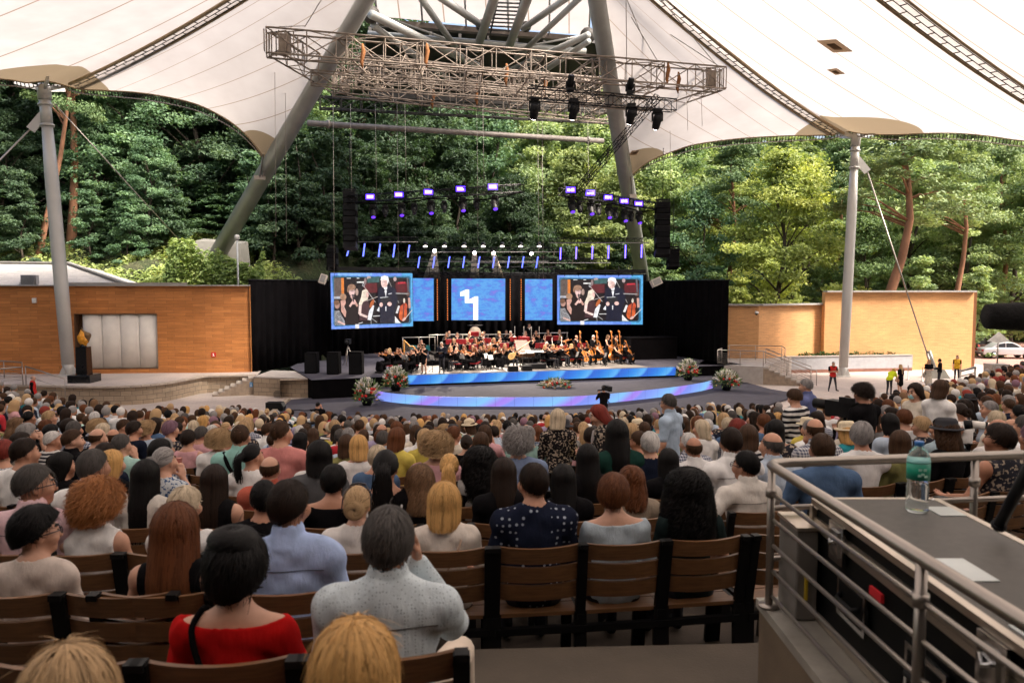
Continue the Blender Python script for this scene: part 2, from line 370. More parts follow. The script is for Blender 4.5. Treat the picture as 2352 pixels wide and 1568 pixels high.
# right-hand ochre walls
def thing_wall(label, pts, z1, zs=None, mat=None):
    t = thing('ochre_wall', label, 'wall', (pts[0][0], pts[0][1], 0))
    rel(uvwall('wall', pts, 0.0, z1, .5, mat or m_tile2), t)
    mb = MB()
    for a, c in zip(pts[:-1], pts[1:]): mb.bar((*a, z1+.06), (*c, z1+.06), .7, .12)
    rel(mb.build('coping', m_metal_trim), t); return t
rb0 = G(1890, 858); rb1 = G(2231, 850)
zt = P(1896, 674, rb0.y)[2]
thing_wall('tall plain ochre tiled wall behind the right mast', [xy(P(1896, 657, 59.8)), xy(P(2050, 657, 60.2)), xy(P(2238, 657, 60.8))], P(2000, 671, 60)[2])
rw = [xy(P(2238, 657, 60.8)), xy(P(2240, 657, 66))]
mb = MB(); mb.box((rw[0][0]+.05, rw[0][1]+2.6, 3), (.5, 5.0, 5.9)); tag(mb.build('end_wall', m_tile), 'short return end of the tall ochre wall beside the parked cars', 'wall')
thing_wall('lower ochre tiled wall between the black drape and the tall wall', [xy(P(1660, 657, 57.5)), xy(P(1745, 657, 57.0)), xy(P(1905, 657, 61.0))], P(1800, 701, 58.5)[2])
# dome camera on lower wall
q = P(1738, 719, 56.6); t = thing('dome_camera', 'small white dome security camera on the ochre wall corner', 'camera', q)
mb = MB(); mb.tube((0, .3, .1), (0, 0, .1), .05); mb.lathe([(.0, .12), (.13, .1), (.15, 0), (.13, -.02)], 12); mb.build('housing', M('white_plastic', (.7, .7, .68), .4), t)
mb = MB(); mb.ball((0, 0, -.03), .12, 10); mb.build('dome', M('black_gloss', (.02, .02, .02), .15), t)
# grey planter wall
pl = [xy(G(1752, 858)), xy(G(1850, 857)), xy(G(2093, 852))]
t = thing('planter', 'long pale grey planter wall with low green plants before the ochre wall', 'planter', (*pl[0], 0))
mb = MB()
for a, c in zip(pl[:-1], pl[1:]): mb.bar((a[0], a[1]+.2, .73), (c[0], c[1]+.2, .73), .4, .94)
mb.bar((pl[2][0]-.02, pl[2][1]+.2, .73), (pl[2][0], pl[2][1]+2, .73), .4, .9); rel(mb.build('wall', M('planter_grey', (.36, .36, .38), .7, var=.1)), t)
mb = MB()
for a, c in zip(pl[:-1], pl[1:]): mb.bar((a[0], a[1]+.17, .13), (c[0], c[1]+.17, .13), .44, .26)
rel(mb.build('plinth', M('planter_plinth', (.22, .1, .07), .8)), t)
mb = MB()
for a, c in zip(pl[:-1], pl[1:]): mb.bar((a[0], a[1]+.2, 1.22), (c[0], c[1]+.2, 1.22), .5, .05)
rel(mb.build('coping', m_metal_trim), t)
mb = MB()
for i in range(900):
    s = rnd.random(); p = Vector((*pl[0], 0)).lerp(Vector((*pl[2], 0)), .25+.7*s)+Vector((0, .5+rnd.random()*.5, 1.2+rnd.random()*.28*(.4+.6*math.sin(s*20)**2)))
    a = Vector((rnd.uniform(-1, 1), rnd.uniform(-1, 1), rnd.uniform(-.3, 1)))*.12; b_ = a.cross(Vector((rnd.random(), rnd.random(), rnd.random()))).normalized()*.06
    mb.add([p-b_, p+a, p+b_], [(0, 1, 2)])
rel(mb.build('plants', M('planter_leaves', (.05, .12, .03), .6, var=.4)), t)
# ---------------------------------------------------------------- stone terrace, stairs and ramp left of the stage
m_block = tile_wall_mat('split_stone', (.40, .31, .22), (.31, .235, .165), (.19, .15, .11), .55, .26, .014, .9)
tp = [xy(G(-150, 885, TZ)), xy(G(60, 884, TZ)), xy(G(190, 887, TZ)), xy(G(300, 886, TZ)), xy(G(380, 879, TZ)), xy(G(440, 868, TZ)), xy(G(478, 863, TZ)), xy(G(590, 861, TZ))]
tp = arc(tp, 4)
back = [xy(P(600, 657, 52)), xy(P(-150, 657, 52))]
t = thing('stone_terrace', 'raised paved terrace with curved split stone front wall', 'terrace', (*tp[8], 0))
rel(uvwall('front_wall', tp, 0, TZ-.10, .3, m_block), t)
mb = MB(); mb.prism(list(tp)+back, TZ-.08, TZ); rel(mb.build('paving', m_pave), t)
cop = MB()
for a, c in zip(tp[:-1], tp[1:]): cop.bar((*a, TZ-.02), (*c, TZ-.02), .36, .1)
rel(cop.build('coping', M('terrace_coping', (.42, .35, .29), .8)), t)
# stair block
sA, sB = G(488, 912), G(585, 908); sx = (sB-sA).normalized(); sn = Vector((-sx.y, sx.x, 0))
t = thing('stone_stair', 'short stone stair climbing right beside the carpeted stage ramp', 'stair', sA)
rz_ = math.atan2(sx.y, sx.x); mb = MB(); nst = 7; st = (sB-sA).length/nst
for i in range(nst):
    h = TZ*(i+1)/nst; mb.box(sx*(st*(i+.5))+sn*.75+Vector((0, 0, h-.03)), (st+.03, 1.54, .06), rz=rz_)
mb.build('steps', M('stair_tread', (.36, .31, .26), .8), t)
mb = MB(); [mb.box(sx*(st*(i+.5))+sn*.75+Vector((0, 0, TZ*(i+1)/nst/2-.03)), (st-.002, 1.5, TZ*(i+1)/nst-.06), rz=rz_) for i in range(nst)]
mb.build('stringer', M('stair_side', (.30, .23, .17), .85, var=.2, scale=4), t)
bA, bB, bC = xy(G(583, 909)), xy(G(664, 913)), xy(G(727, 914))
t = thing('stone_pier', 'block of split stone with round grille between stair and black stage skirt', 'wall', (*bA, 0))
rel(uvwall('wall', [bA, bB, bC, (bC[0]-.5, bC[1]+2)], 0, TZ+.02, 2.0, m_block), t)
mb = MB(); mb.prism([bA, bB, bC, (bC[0]-.4, bC[1]+3.5), (bA[0], bA[1]+3.5)], TZ+.025, TZ+.09); rel(mb.build('slab', M('pier_slab', (.36, .32, .29), .8)), t)
q = G(643, 908)*1; q = P(643, 905, bB[1]+.0)+Vector((-.1, -.08, 0)); mb = MB()
for i in range(7):
    wdt = .5*math.sqrt(max(.05, 1-((i-3)/3.6)**2)); mb.box(q+Vector((0, 0, (i-3)*.065)), (wdt, .06, .03))
rel(mb.build('grille', M('grille_dark', (.08, .07, .06), .6)), t)
q = P(577, 883, sB.y-.1)
t = thing('access_sign', 'small blue sign with white symbol on the stone stair side', 'sign', q); mb = MB(); mb.box((0, 0, 0), (.17, .02, .27)); mb.build('board', M('sign_blue', (.04, .25, .55), .5), t)
mb = MB(); mb.ball((0, -.015, .08), .022, 8); mb.bar((0, -.015, .06), (0, -.015, -.02), .03, .012, up=(0, 1, 0)); mb.bar((0, -.015, -.02), (.05, -.015, -.08), .02, .012, up=(0, 1, 0)); mb.path([(.04*math.cos(a), -.016, -.05+.045*math.sin(a)) for a in [R(100+i*26) for i in range(10)]], .008, 6); mb.build('symbol', M('sign_white'), t)
# railings ----------------------------------------------------------------
m_steel = M('brushed_steel', (.36, .32, .285), .33, .85, var=.1, scale=3)
def railing(name, label, pts, h, nbars, post_every=1.6, rt=.024, rb=.009, rp=.02, extra=None, closed=False, bars_from=.12):
    """steel railing along 3D base points"""
    t = thing(name, label, 'railing', pts[0]); o = Vector(pts[0]); pts = [Vector(p)-o for p in pts]; up = Vector((0, 0, 1))
    mb = MB(); mb.path([p+up*h for p in pts], rt, 10); mb.build('handrail', m_steel, t)
    for k in range(nbars):
        z = bars_from+(h-.08-bars_from)*k/max(1, nbars-.001) if nbars > 1 else h*.5
        mb = MB(); mb.path([p+up*z for p in pts], rb, 6); mb.build('rail', m_steel, t)
    for i in range(len(pts)-1):
        L = (pts[i+1]-pts[i]).length; n_ = max(1, round(L/post_every))
        for k in range(n_ if i < len(pts)-2 else n_+1):
            p = pts[i].lerp(pts[i+1], k/n_); mb = MB(); mb.tube(p, p+up*h, rp, n=8); mb.build('post', m_steel, t)
    return t
railing('handrail', 'tall straight steel handrail sloping down from the terrace', [G(68, 884, TZ)+Vector((0, -.3, 0)), G(150, 915, .5)], 1.05, 1, 2.0, .035, .012, .025)
railing('handrail', 'curved multi-bar steel railing of the ramp at the far left', [G(-60, 870, TZ), G(10, 868, TZ), G(52, 872, TZ), G(53, 885, TZ), G(0, 890, TZ), G(-60, 890, TZ)], 1.0, 4, 1.6, .035, .014, .025)
railing('handrail', 'low level steel handrail beside the usher in red', [G(60, 934, .4), G(132, 930, .25)], .55, 0, 1.6, .03, .012, .022)
mb = MB(); mb.prism([xy(G(-100, 925)), xy(G(64, 928)), xy(G(75, 905)), xy(G(-100, 895))], 0.04, .55); tag(mb.build('ramp_wall', m_block), 'low stone ramp wall at the far left beside the front seats', 'wall')
# stair with railings right of the stage
SR0, SR1 = G(1748, 884), G(1835, 897)
LZ = 1.2
t = thing('concrete_stair', 'pale stair with stone side descending right from the stage landing', 'stair', G(1752, 884))
o = t.location; top = P(1752, 850, 49.0); dirx = Vector((.93, -.36, 0)).normalized(); sn = Vector((.36, .93, 0)); rz_ = math.atan2(dirx.y, dirx.x)
mb = MB(); base = Vector((o.x, o.y, 0))-o
for i in range(8):
    h = LZ*(8-i)/8.5; mb.box(base+dirx*(.34*(i+.5))+sn*1.1+Vector((0, 0, h-.05)), (.36, 2.2, .1), rz=rz_)
mb.build('steps', M('stair_tread'), t)
mb = MB()
for i in range(8):
    h = LZ*(8-i)/8.5-.1; mb.box(base+dirx*(.34*(i+.5))+sn*1.1+Vector((0, 0, h/2)), (.339, 2.1, h), rz=rz_)
mb.build('stair_side', M('stair_side'), t)
mb = MB(); mb.prism([xy(base-dirx*4.2), xy(base), xy(base+sn*7.5+dirx*1.5), xy(base-dirx*4.2+sn*7.5)], .02, LZ); mb.build('landing', M('stair_landing', (.40, .36, .33), .8, var=.12), t)
B0 = o+Vector((0, 0, LZ)); e = B0+dirx*2.9+Vector((0, 0, -LZ+.1))
railing('stair_railing', 'steel railing with five bars along the near side of the right stair', [B0-dirx*2.9, B0-dirx*.0, e, e+dirx*.35], 1.0, 6, 1.3, .03, .011, .022)
railing('stair_railing', 'steel railing with five bars behind the landing right of the stage', [B0-dirx*2.9+sn*.15, B0-dirx*2.6+sn*4.5, B0+sn*5.2+dirx*.9, B0+sn*3.2+dirx*1.2], 1.0, 6, 1.5, .03, .011, .022)
railing('stair_railing', 'steel railing down the far side of the right stair', [B0+sn*2.2, e+sn*2.2], 1.0, 4, 1.4, .03, .011, .022)
# ---------------------------------------------------------------- stage
SO = G(936, 886, .6); SO.z = 0; SE = G(1550, 864.5, .6); SE.z = 0; SA = (SE-SO).normalized(); SN = Vector((-SA.y, SA.x, 0)); SL = (SE-SO).length
def S(u, v, z=0): return SO+SA*u+SN*v+Vector((0, 0, z))
def stage_rot(): return math.atan2(SA.y, SA.x)
DZ = 1.2
m_carpet = M('stage_carpet', (.052, .048, .064), .95, var=.2, scale=2, bmp=.004, bscale=90)
m_black = M('black_cloth', (.004, .0035, .004), 1, var=.3, scale=2, spec=.04)
m_blackm = M('black_metal', (.007, .007, .008), .55, .2, var=.2, spec=.25)
m_lightfloor = M('stage_floor_pale', (.19, .172, .155), .6, var=.15, scale=1.2)
stg = thing('stage', 'wide stage with carpeted forestage and two blue light panel strips', 'stage', S(0, 0, 0))
fl = xy(G(725, 914)); so2 = S(0, 0)
arcb = [G(856, 919), G(898, 928), G(986, 935.5), G(1100, 938), G(1274, 937.5), G(1368, 932.5), G(1470, 922), G(1551, 912), G(1610, 902), G(1636, 895)]
arcp = arc([xy(p) for p in arcb], 5)
def build_at(mb, name, mat, parent):
    o = mb.build(name, mat, parent); o.location = -parent.location; return o
mb = MB(); mb.prism([xy(S(-5.4, -.6)), xy(S(-.1, -.05)), xy(S(SL+.1, -.05)), xy(S(SL+5.2, .4)), xy(S(SL+5.2, 9)), xy(S(SL+2, 19)), xy(S(-4, 19)), xy(S(-6.5, 7))], .02, DZ-.012); build_at(mb, 'stage_skirt', m_black, stg)
mb = MB(); mb.prism([xy(S(-5.45, -.65)), xy(S(-.1, -.1)), xy(S(SL+.1, -.1)), xy(S(SL+5.25, .35)), xy(S(SL+5.2, 9)), xy(S(SL+2, 19)), xy(S(-4, 19)), xy(S(-6.5, 7))], DZ-.01, DZ); build_at(mb, 'stage_deck', m_carpet, stg)
mb = MB(); mb.prism([xy(S(.4, .6)), xy(S(SL-1.6, .6)), xy(S(SL-2.2, 9)), xy(S(1.4, 9))], DZ+.001, DZ+.006); build_at(mb, 'pale_floor', m_lightfloor, stg)
mb = MB(); mb.prism(list(arcp)+[xy(S(SL+2.6, -.3)), xy(S(-2.6, -.3))], .02, .592); build_at(mb, 'forestage_body', m_black, stg)
mb = MB(); mb.prism(list(arcp)+[xy(S(SL+2.6, -.2)), xy(S(-2.6, -.2))], .594, .604); build_at(mb, 'forestage_deck', m_carpet, stg)
mb = MB(); mb.prism([xy(S(-.1, -.32)), xy(S(SL+.05, -.32)), xy(S(SL+.05, -.12)), xy(S(-.1, -.12))], .606, .70); build_at(mb, 'step', m_black, stg)
# LED strips: moving wave picture on real panels
def led_strip_mat(name, top, nwave, cols, curve, strength=1.15):
    m, n, b = nodes_of(name); uv = N(n, 'ShaderNodeUVMap').outputs[0]; sp = N(n, 'ShaderNodeSeparateXYZ'); n.links.new(uv, sp.inputs[0])
    v = sp.outputs[1]; u = sp.outputs[0]
    sh = math_(n, 'MULTIPLY', math_(n, 'POWER', math_(n, 'MAXIMUM', v, .001), .5), curve)
    ph = math_(n, 'FRACT', math_(n, 'SUBTRACT', math_(n, 'MULTIPLY', u, nwave), sh))
    c = ramp(n, ph, cols); lines = math_(n, 'MULTIPLY_ADD', math_(n, 'GREATER_THAN', math_(n, 'FRACT', math_(n, 'MULTIPLY', v, 14)), .8), -.22, 1)
    nz = math_(n, 'MULTIPLY_ADD', noise(n, 60, 2, co=uv, stretch=(8, 1, 1)), .4, .8)
    seam = math_(n, 'MULTIPLY_ADD', math_(n, 'LESS_THAN', math_(n, 'FRACT', math_(n, 'MULTIPLY', u, top)), .018), -.6, 1)
    k = math_(n, 'MULTIPLY', math_(n, 'MULTIPLY', lines, nz), seam)
    n.links.new(c, b.inputs['Emission Color']); n.links.new(math_(n, 'MULTIPLY', k, strength), b.inputs['Emission Strength']); b.inputs['Base Color'].default_value = (.03, .03, .04, 1); b.inputs['Roughness'].default_value = .4
    return m
def strip(name, pts, z0, z1, mat, parent, off=.03):
    bm = bmesh.new(); uvl = bm.loops.layers.uv.new('UVMap'); Ls = [0]
    for a, c in zip(pts[:-1], pts[1:]): Ls.append(Ls[-1]+math.hypot(c[0]-a[0], c[1]-a[1]))
    for i in range(len(pts)-1):
        (ax, ay), (bx, by) = pts[i], pts[i+1]; d = Vector((bx-ax, by-ay)).normalized(); ox, oy = d.y*off, -d.x*off
        ps = [(ax+ox, ay+oy, z0), (bx+ox, by+oy, z0), (bx+ox, by+oy, z1), (ax+ox, ay+oy, z1)]; f = bm.faces.new([bm.verts.new(p) for p in ps]); us = Ls[i]/Ls[-1], Ls[i+1]/Ls[-1]
        for lp, q in zip(f.loops, ((us[0], 0), (us[1], 0), (us[1], 1), (us[0], 1))): lp[uvl].uv = q
    bmesh.ops.remove_doubles(bm, verts=bm.verts, dist=.001); me = bpy.data.meshes.new(name); bm.to_mesh(me); bm.free(); me.materials.append(mat); o = link(name, me, parent); o.location = -parent.location
    md = o.modifiers.new('thick', 'SOLIDIFY'); md.thickness = .025; md.offset = -1; return o
mu = led_strip_mat('led_waves_upper', 26, 9.4, [(0, (.02, .12, .58)), (.28, (.015, .16, .66)), (.6, (.03, .27, .74)), (.86, (.10, .40, .80)), (.93, (.08, .34, .8)), (1, (.02, .13, .6))], .35, .36)
ml = led_strip_mat('led_waves_lower', 24, 6.2, [(0, (.20, .25, .78)), (.3, (.22, .36, .88)), (.62, (.22, .52, .9)), (.84, (.34, .2, .78)), (.95, (.36, .24, .82)), (1, (.2, .3, .8))], .38, .36)
tag(strip('led_strip', [xy(S(0, -.1)), xy(S(SL, -.1))], .70, DZ+.03, mu, stg), 'straight blue light strip along the stage front')
tag(strip('led_strip', arcp, .03, .61, ml, stg), 'curved violet and blue light strip along the forestage edge')
# carpeted apron
ap = [xy(G(612, 962, .12)), xy(G(900, 985, .12)), xy(G(1250, 992, .12)), xy(G(1560, 975, .12)), xy(G(1745, 935, .12)), xy(G(1840, 905, .12)), xy(G(1770, 893, .12)), xy(S(SL+5, .2)), xy(S(-5, .2)), xy(G(662, 918, .12))]
mb = MB(); mb.prism(ap, .032, .12); tag(mb.build('carpet_floor', m_carpet), kind='structure')
cop = MB(); cop.bar((*ap[0], .1), (*ap[1], .1), .3, .26); cop.bar((*ap[1], .1), (*ap[2], .1), .3, .26); cop.bar((*ap[9], .1), (*ap[0], .1), .25, .26); tag(cop.build('kerb', M('kerb_stone', (.34, .27, .2), .85)), kind='structure')
# drapes and backdrop
def drape(label, pts, z0, z1, wav=.12, mat=None, name='black_drape', zs=None):
    t = thing(name, label, 'curtain', (*pts[0], z0)); mb = MB(); mb.smooth = True; rows = []; L = 0
    for (a, c), k in zip(zip(pts[:-1], pts[1:]), range(99)):
        l = math.hypot(c[0]-a[0], c[1]-a[1]); d = Vector((c[0]-a[0], c[1]-a[1], 0)).normalized(); nn = Vector((-d.y, d.x, 0)); m_ = int(l/.12)
        for i in range(m_+1):
            p = Vector((*a, 0))+d*(l*i/m_)+nn*(wav*math.sin((L+l*i/m_)*9)*(.7+.3*math.sin((L+i)*.7))); zt = z1 if zs is None else lerp(zs[k], zs[k+1], i/m_); rows.append([(p.x, p.y, z0), (p.x, p.y, lerp(z0, zt, .5)), (p.x, p.y, zt)])
        L += l
    mb.grid(rows); c = mb.build('cloth', mat or m_black); rel(c, t); md = c.modifiers.new('t', 'SOLIDIFY'); md.thickness = .02
    mb = MB()
    for k in range(len(pts)-1):
        za, zb = (z1, z1) if zs is None else (zs[k], zs[k+1]); mb.tube((*pts[k], za+.04), (*pts[k+1], zb+.04), .045)
    rel(mb.build('rail', m_blackm), t); return t
pl0, pl1 = P(571, 657, 49.4), P(762, 657, 57)
drape('tall black drape between terracotta wall and left video screen', [xy(pl0), xy(pl1)], TZ, 6.75)
pr0, pr1 = P(1478, 657, 63.5), P(1676, 657, 53.4)
drape('tall black drape right of the right video screen', [xy(pr0), xy(pr1)], DZ-.1, 6.75)
drape('black backdrop behind the orchestra and the centre screens', [xy(P(758, 657, 58.5)), xy(S(2.0, 17.5)), xy(S(17.2, 17.5)), xy(P(1484, 657, 64))], DZ, 7.45, zs=[7.3, 7.45, 7.45, 7.3])
mb = MB(); q = S(SL+1.2, 6.2); mb.box((q.x, q.y, DZ+.75), (3.6, 1.6, 1.5), rz=stage_rot()); mb.box((q.x, q.y, DZ+1.53), (3.7, 1.7, .06), rz=stage_rot()); tag(mb.build('side_riser', m_black), 'black cloth covered box at the foot of the right drape', 'box')

# added unseen wall and flat roof behind the camera, blocking light onto seated backs
t = thing('rear_light_block', 'dark rear gallery with deep flat roof behind the last seats', 'building', (0, -7, 4.5))  # added unseen light block, not a real gallery
mb = MB(); mb.box((0, -1, 3.5), (70, .6, 9)); mb.build('wall', M('light_block_brown', (.05, .035, .025), .9, var=.2), t)
mb = MB(); mb.box((0, 2.0, 5.4), (70, 7.2, .5)); mb.build('roof', M('light_block_roof', (.03, .026, .022), .9, var=.2), t)  # added unseen roof that blocks light
mb = MB(); [mb.box((x, 5.2, 1.5), (.4, .4, 7.3)) for x in (-30, -20, -10, 12, 22, 32)]; mb.build('light_block_columns', M('light_block_brown'), t)
# ================================================================== CANOPY ROOF
m_mem, n, b = nodes_of('roof_membrane')
out = n.nodes['Material Output']; uv = N(n, 'ShaderNodeUVMap').outputs[0]; sp = N(n, 'ShaderNodeSeparateXYZ'); n.links.new(uv, sp.inputs[0])
fr = math_(n, 'ABSOLUTE', math_(n, 'SUBTRACT', math_(n, 'FRACT', sp.outputs[0]), .5)); seam = math_(n, 'GREATER_THAN', fr, .486)
geo = N(n, 'ShaderNodeNewGeometry').outputs['Position']
CUFFS = []                            # (centre, radius) of the tan double-layer patches, filled below
def dist_to(c, r):
    v = N(n, 'ShaderNodeVectorMath', operation='DISTANCE'); n.links.new(geo, v.inputs[0]); v.inputs[1].default_value = c
    return math_(n, 'LESS_THAN', v.outputs['Value'], r)
M1 = P(100, 194, 47.7); M2 = P(1966, 306, 56.3); APEX = Vector((-1.5, 36, 25.6))
T1B, T1T = P(505, 575, 58), P(840, 0, 42); T2B, T2T = P(1480, 668, 74), P(1371, 0, 43)
T1E = T1B+(T1T-T1B)*1.37; T2E = T2B+(T2T-T2B)*1.22
R1, R2, R3 = Vector((0, 24.5, 24.2)), Vector((0, 4, 23.2)), Vector((0, -30, 22))
M3 = Vector((36.5, 48.5, 14.6)); M0 = Vector((-35, 35, 16.5)); M4 = Vector((42, 28, 14.5)); ML = Vector((-37, 14, 16.2)); MR = Vector((44, 4, 15)); MLb = Vector((-37, -28, 16)); MRb = Vector((44, -28, 15))
def tube_at_y(B, T, py, off):
    best = min((abs(proj(B+(T-B)*s)[1]-py), s) for s in [i/400 for i in range(500)])[1]; p = B+(T-B)*best; return best, p
s1, c1 = tube_at_y(T1B, T1T, 366, 0); s2, c2 = tube_at_y(T2B, T2T, 396, 0)
C1 = P(608, 366, c1.y); C2 = P(1452, 402, c2.y)
def img_curve(pts, d0, d1):
    return [P(x, y, lerp(d0, d1, i/(len(pts)-1))) for i, (x, y) in enumerate(pts)]
def resample(pts, n_):
    pts = [Vector(q) for q in arc([tuple(p) for p in pts], 6)]; L = [0]
    for a, c in zip(pts[:-1], pts[1:]): L.append(L[-1]+(c-a).length)
    res = []
    for i in range(n_+1):
        t = L[-1]*i/n_; j = max(k for k in range(len(L)-1) if L[k] <= t+1e-9); res.append(pts[j].lerp(pts[j+1], (t-L[j])/max(1e-9, L[j+1]-L[j])))
    return res
def scallop(a, c, depth, up=.35, n_=12):
    mid = []
    for i in range(n_+1):
        t = i/n_; p = a.lerp(c, t); h = 4*t*(1-t); inward = (APEX-p); inward.z = 0; inward.normalize(); mid.append(p+inward*depth*h+Vector((0, 0, depth*up*h)))
    return mid
roof = thing('canopy_roof', 'huge white stretched fabric canopy with scalloped edges over the audience', 'roof', (0, 36, 25.6))
def patch(name, bot, top, seams, sag, nu=48, nv=14, label=None):
    bot = resample(bot, nu); top = resample(top, nu); bm = bmesh.new(); uvl = bm.loops.layers.uv.new('UVMap'); g = []
    for i in range(nu+1):
        L = (top[i]-bot[i]).length
        g.append([bm.verts.new(bot[i].lerp(top[i], j/nv)-Vector((0, 0, sag*L*4*(j/nv)*(1-j/nv))) -roof.location) for j in range(nv+1)])
    for i in range(nu):
        for j in range(nv):
            f = bm.faces.new((g[i][j], g[i+1][j], g[i+1][j+1], g[i][j+1])); f.smooth = True
            for lp, (a, c) in zip(f.loops, ((i, j), (i+1, j), (i+1, j+1), (i, j+1))): lp[uvl].uv = (seams*a/nu+.5, c/nv)
    me = bpy.data.meshes.new(name); bm.to_mesh(me); bm.free(); me.materials.append(m_mem); return link(name, me, roof), bot
edge1 = img_curve([(150, 197), (185, 205), (245, 208), (320, 213), (400, 226), (455, 241), (500, 262), (535, 284), (567, 312), (592, 342), (608, 366)], M1.y, C1.y)
edge2 = img_curve([(1952, 302), (1912, 309), (1870, 311), (1800, 312), (1700, 318), (1600, 331), (1550, 346), (1500, 366), (1475, 382), (1452, 402)], M2.y, C2.y)
edge3 = img_curve([(1952, 302), (1990, 308), (2060, 309), (2130, 306), (2200, 306), (2270, 312), (2352, 323)], M2.y, 52)+[M3]
edge0 = [P(150, 197, M1.y), P(105, 186, 47.4), P(62, 190, 47), P(30, 184, 46.4), P(0, 181, 45.6)]; edge0 += [Vector(q) for q in scallop(edge0[-1], M0, .6, .2, 6)][1:]
SAG = .03
tubeL = [APEX.lerp(C1, .0), T1T.lerp(APEX, .5)+Vector((-.7, 0, 0)), T1T+Vector((-.36, 0, 0)), C1.lerp(T1T+Vector((-.36, 0, 0)), .5), C1]
tubeR = [APEX, T2T.lerp(APEX, .5)+Vector((.6, 0, 0)), T2T+Vector((.3, 0, 0)), C2.lerp(T2T+Vector((.3, 0, 0)), .5), C2]
_, e1 = patch('membrane', edge1, tubeL, 7, SAG); _, e2 = patch('membrane', edge2, tubeR, 8, SAG)
_, e0 = patch('membrane', edge0, [APEX, R1], 4, SAG); _, e3 = patch('membrane', edge3, [APEX, R1], 5, SAG)
patch('membrane', scallop(M0, ML, 1.5), [R1, R2], 7, SAG); patch('membrane', scallop(M3, M4, 2.2), [R1, R1.lerp(R2, .5)], 7, SAG); patch('membrane', scallop(M4, MR, 2.2), [R1.lerp(R2, .5), R2], 7, SAG)
patch('membrane', scallop(ML, MLb, 1.5), [R2, R3], 7, SAG); patch('membrane', scallop(MR, MRb, 1.5), [R2, R3], 7, SAG)
for c, r in ((M1, 3.6), (M2, 4.2), (M3, 4.2), (C1, 2.0), (C2, 2.6)): CUFFS.append((c, r))
cf = None
for c, r in CUFFS:
    d = dist_to(tuple(c), r); cf = d if cf is None else math_(n, 'MAXIMUM', cf, d)
f = noise(n, .5, 4, co=geo, stretch=(1, 1, 1))
cl = ramp(n, f, [(.3, (.345, .312, .29)), (.7, (.395, .36, .337))])
cl = mixc(n, cl, (.17, .115, .075), math_(n, 'MULTIPLY', seam, .85)); cl = mixc(n, cl, (.18, .135, .085), cf)
tr = N(n, 'ShaderNodeBsdfTranslucent'); n.links.new(cl, tr.inputs[0]); n.links.new(cl, b.inputs['Base Color']); b.inputs['Roughness'].default_value = .7
mx = n.nodes.new('ShaderNodeMixShader'); n.links.new(b.outputs[0], mx.inputs[1]); n.links.new(tr.outputs[0], mx.inputs[2])
n.links.new(math_(n, 'SUBTRACT', .74, math_(n, 'MULTIPLY', cf, .1)), mx.inputs[0]); n.links.new(mx.outputs[0], out.inputs[0])
m_lace = M('edge_dark', (.05, .04, .03), .6, .2); m_rim = M('membrane_rim', (.34, .25, .15), .8)
# laced edges with their cable
for ed in (edge0, edge1, edge2, edge3):
    pts = resample(ed, 60); mb = MB(); mb.path([p-roof.location for p in pts], .06, 6); mb.build('edge_rim', m_rim, roof)
    mb = MB(); off = Vector((0, .12, -.38)); mb.path([p+off*(.2+.8*math.sin(math.pi*min(1, max(0, i/60)))**.4)-roof.location for i, p in enumerate(pts)], .035, 6); mb.build('edge_cable', m_steel, roof)
    mb = MB(); pp = resample(ed, 75)
    for i, p in enumerate(pp):
        mb.tube(p-roof.location, p+off*(.2+.8*math.sin(math.pi*i/75)**.4 if 0 < i < 75 else .2)-roof.location, .03, n=5)
    mb.build('edge_clamps', m_lace, roof)
# strap ladders between the panels
m_strap = M('strap_white', (.95, .92, .88), .6, var=.03)
def see_through(m, col, fac):
    n2 = m.node_tree; tr2 = N(n2, 'ShaderNodeBsdfTranslucent'); tr2.inputs[0].default_value = (*col, 1); mx2 = n2.nodes.new('ShaderNodeMixShader'); mx2.inputs[0].default_value = fac
    n2.links.new(n2.nodes['Principled BSDF'].outputs[0], mx2.inputs[1]); n2.links.new(tr2.outputs[0], mx2.inputs[2]); n2.links.new(mx2.outputs[0], n2.nodes['Material Output'].inputs[0]); return m
see_through(m_strap, (1, .98, .95), .85)
def ladder(a, c, wd, label=None, nr=70):
    L = (c-a).length; pts = [a.lerp(c, i/40)-Vector((0, 0, SAG*L*4*(i/40)*(1-i/40)+.12))-roof.location for i in range(41)]
    d = (c-a); d.z = 0; d.normalize(); x = Vector((-d.y, d.x, 0)); dn = Vector((0, 0, -.05))
    mb = MB(); mb.grid([[p-x*wd*.5, p+x*wd*.5] for p in pts]); t = mb.build('strap', m_strap, roof)
    mb = MB()
    for s in (-.5, .5): mb.path([p+x*wd*(s*1.18)+dn for p in pts], .085, 6)
    mb.build('strap_border', m_rim, roof)
    mb = MB()
    for s in (-.42, 0, .42): mb.path([p+x*wd*s+dn*1.6 for p in pts], .022, 5)
    for k in range(nr):
        t_ = (k+.5)/nr*40; i = min(39, int(t_)); p = pts[i].lerp(pts[i+1], t_-i); h = -.42 if k % 2 else 0
        mb.tube(p+x*wd*h+dn*1.6, p+x*wd*(h+.42)+dn*1.6, .028, n=5)
    mb.build('strap_lacing', m_lace, roof)
ladder(P(172, 190, M1.y), APEX+Vector((-1.2, -.2, -.2)), .62, nr=64); ladder(P(1925, 303, M2.y), APEX+Vector((1.2, 0, -.2)), .70, nr=72); ladder(M3+Vector((-.5, -.2, .3)), R1+Vector((.8, 0, -.1)), .8, nr=74)
ladder(M0, R1+Vector((-.8, 0, -.1)), .6, nr=40)
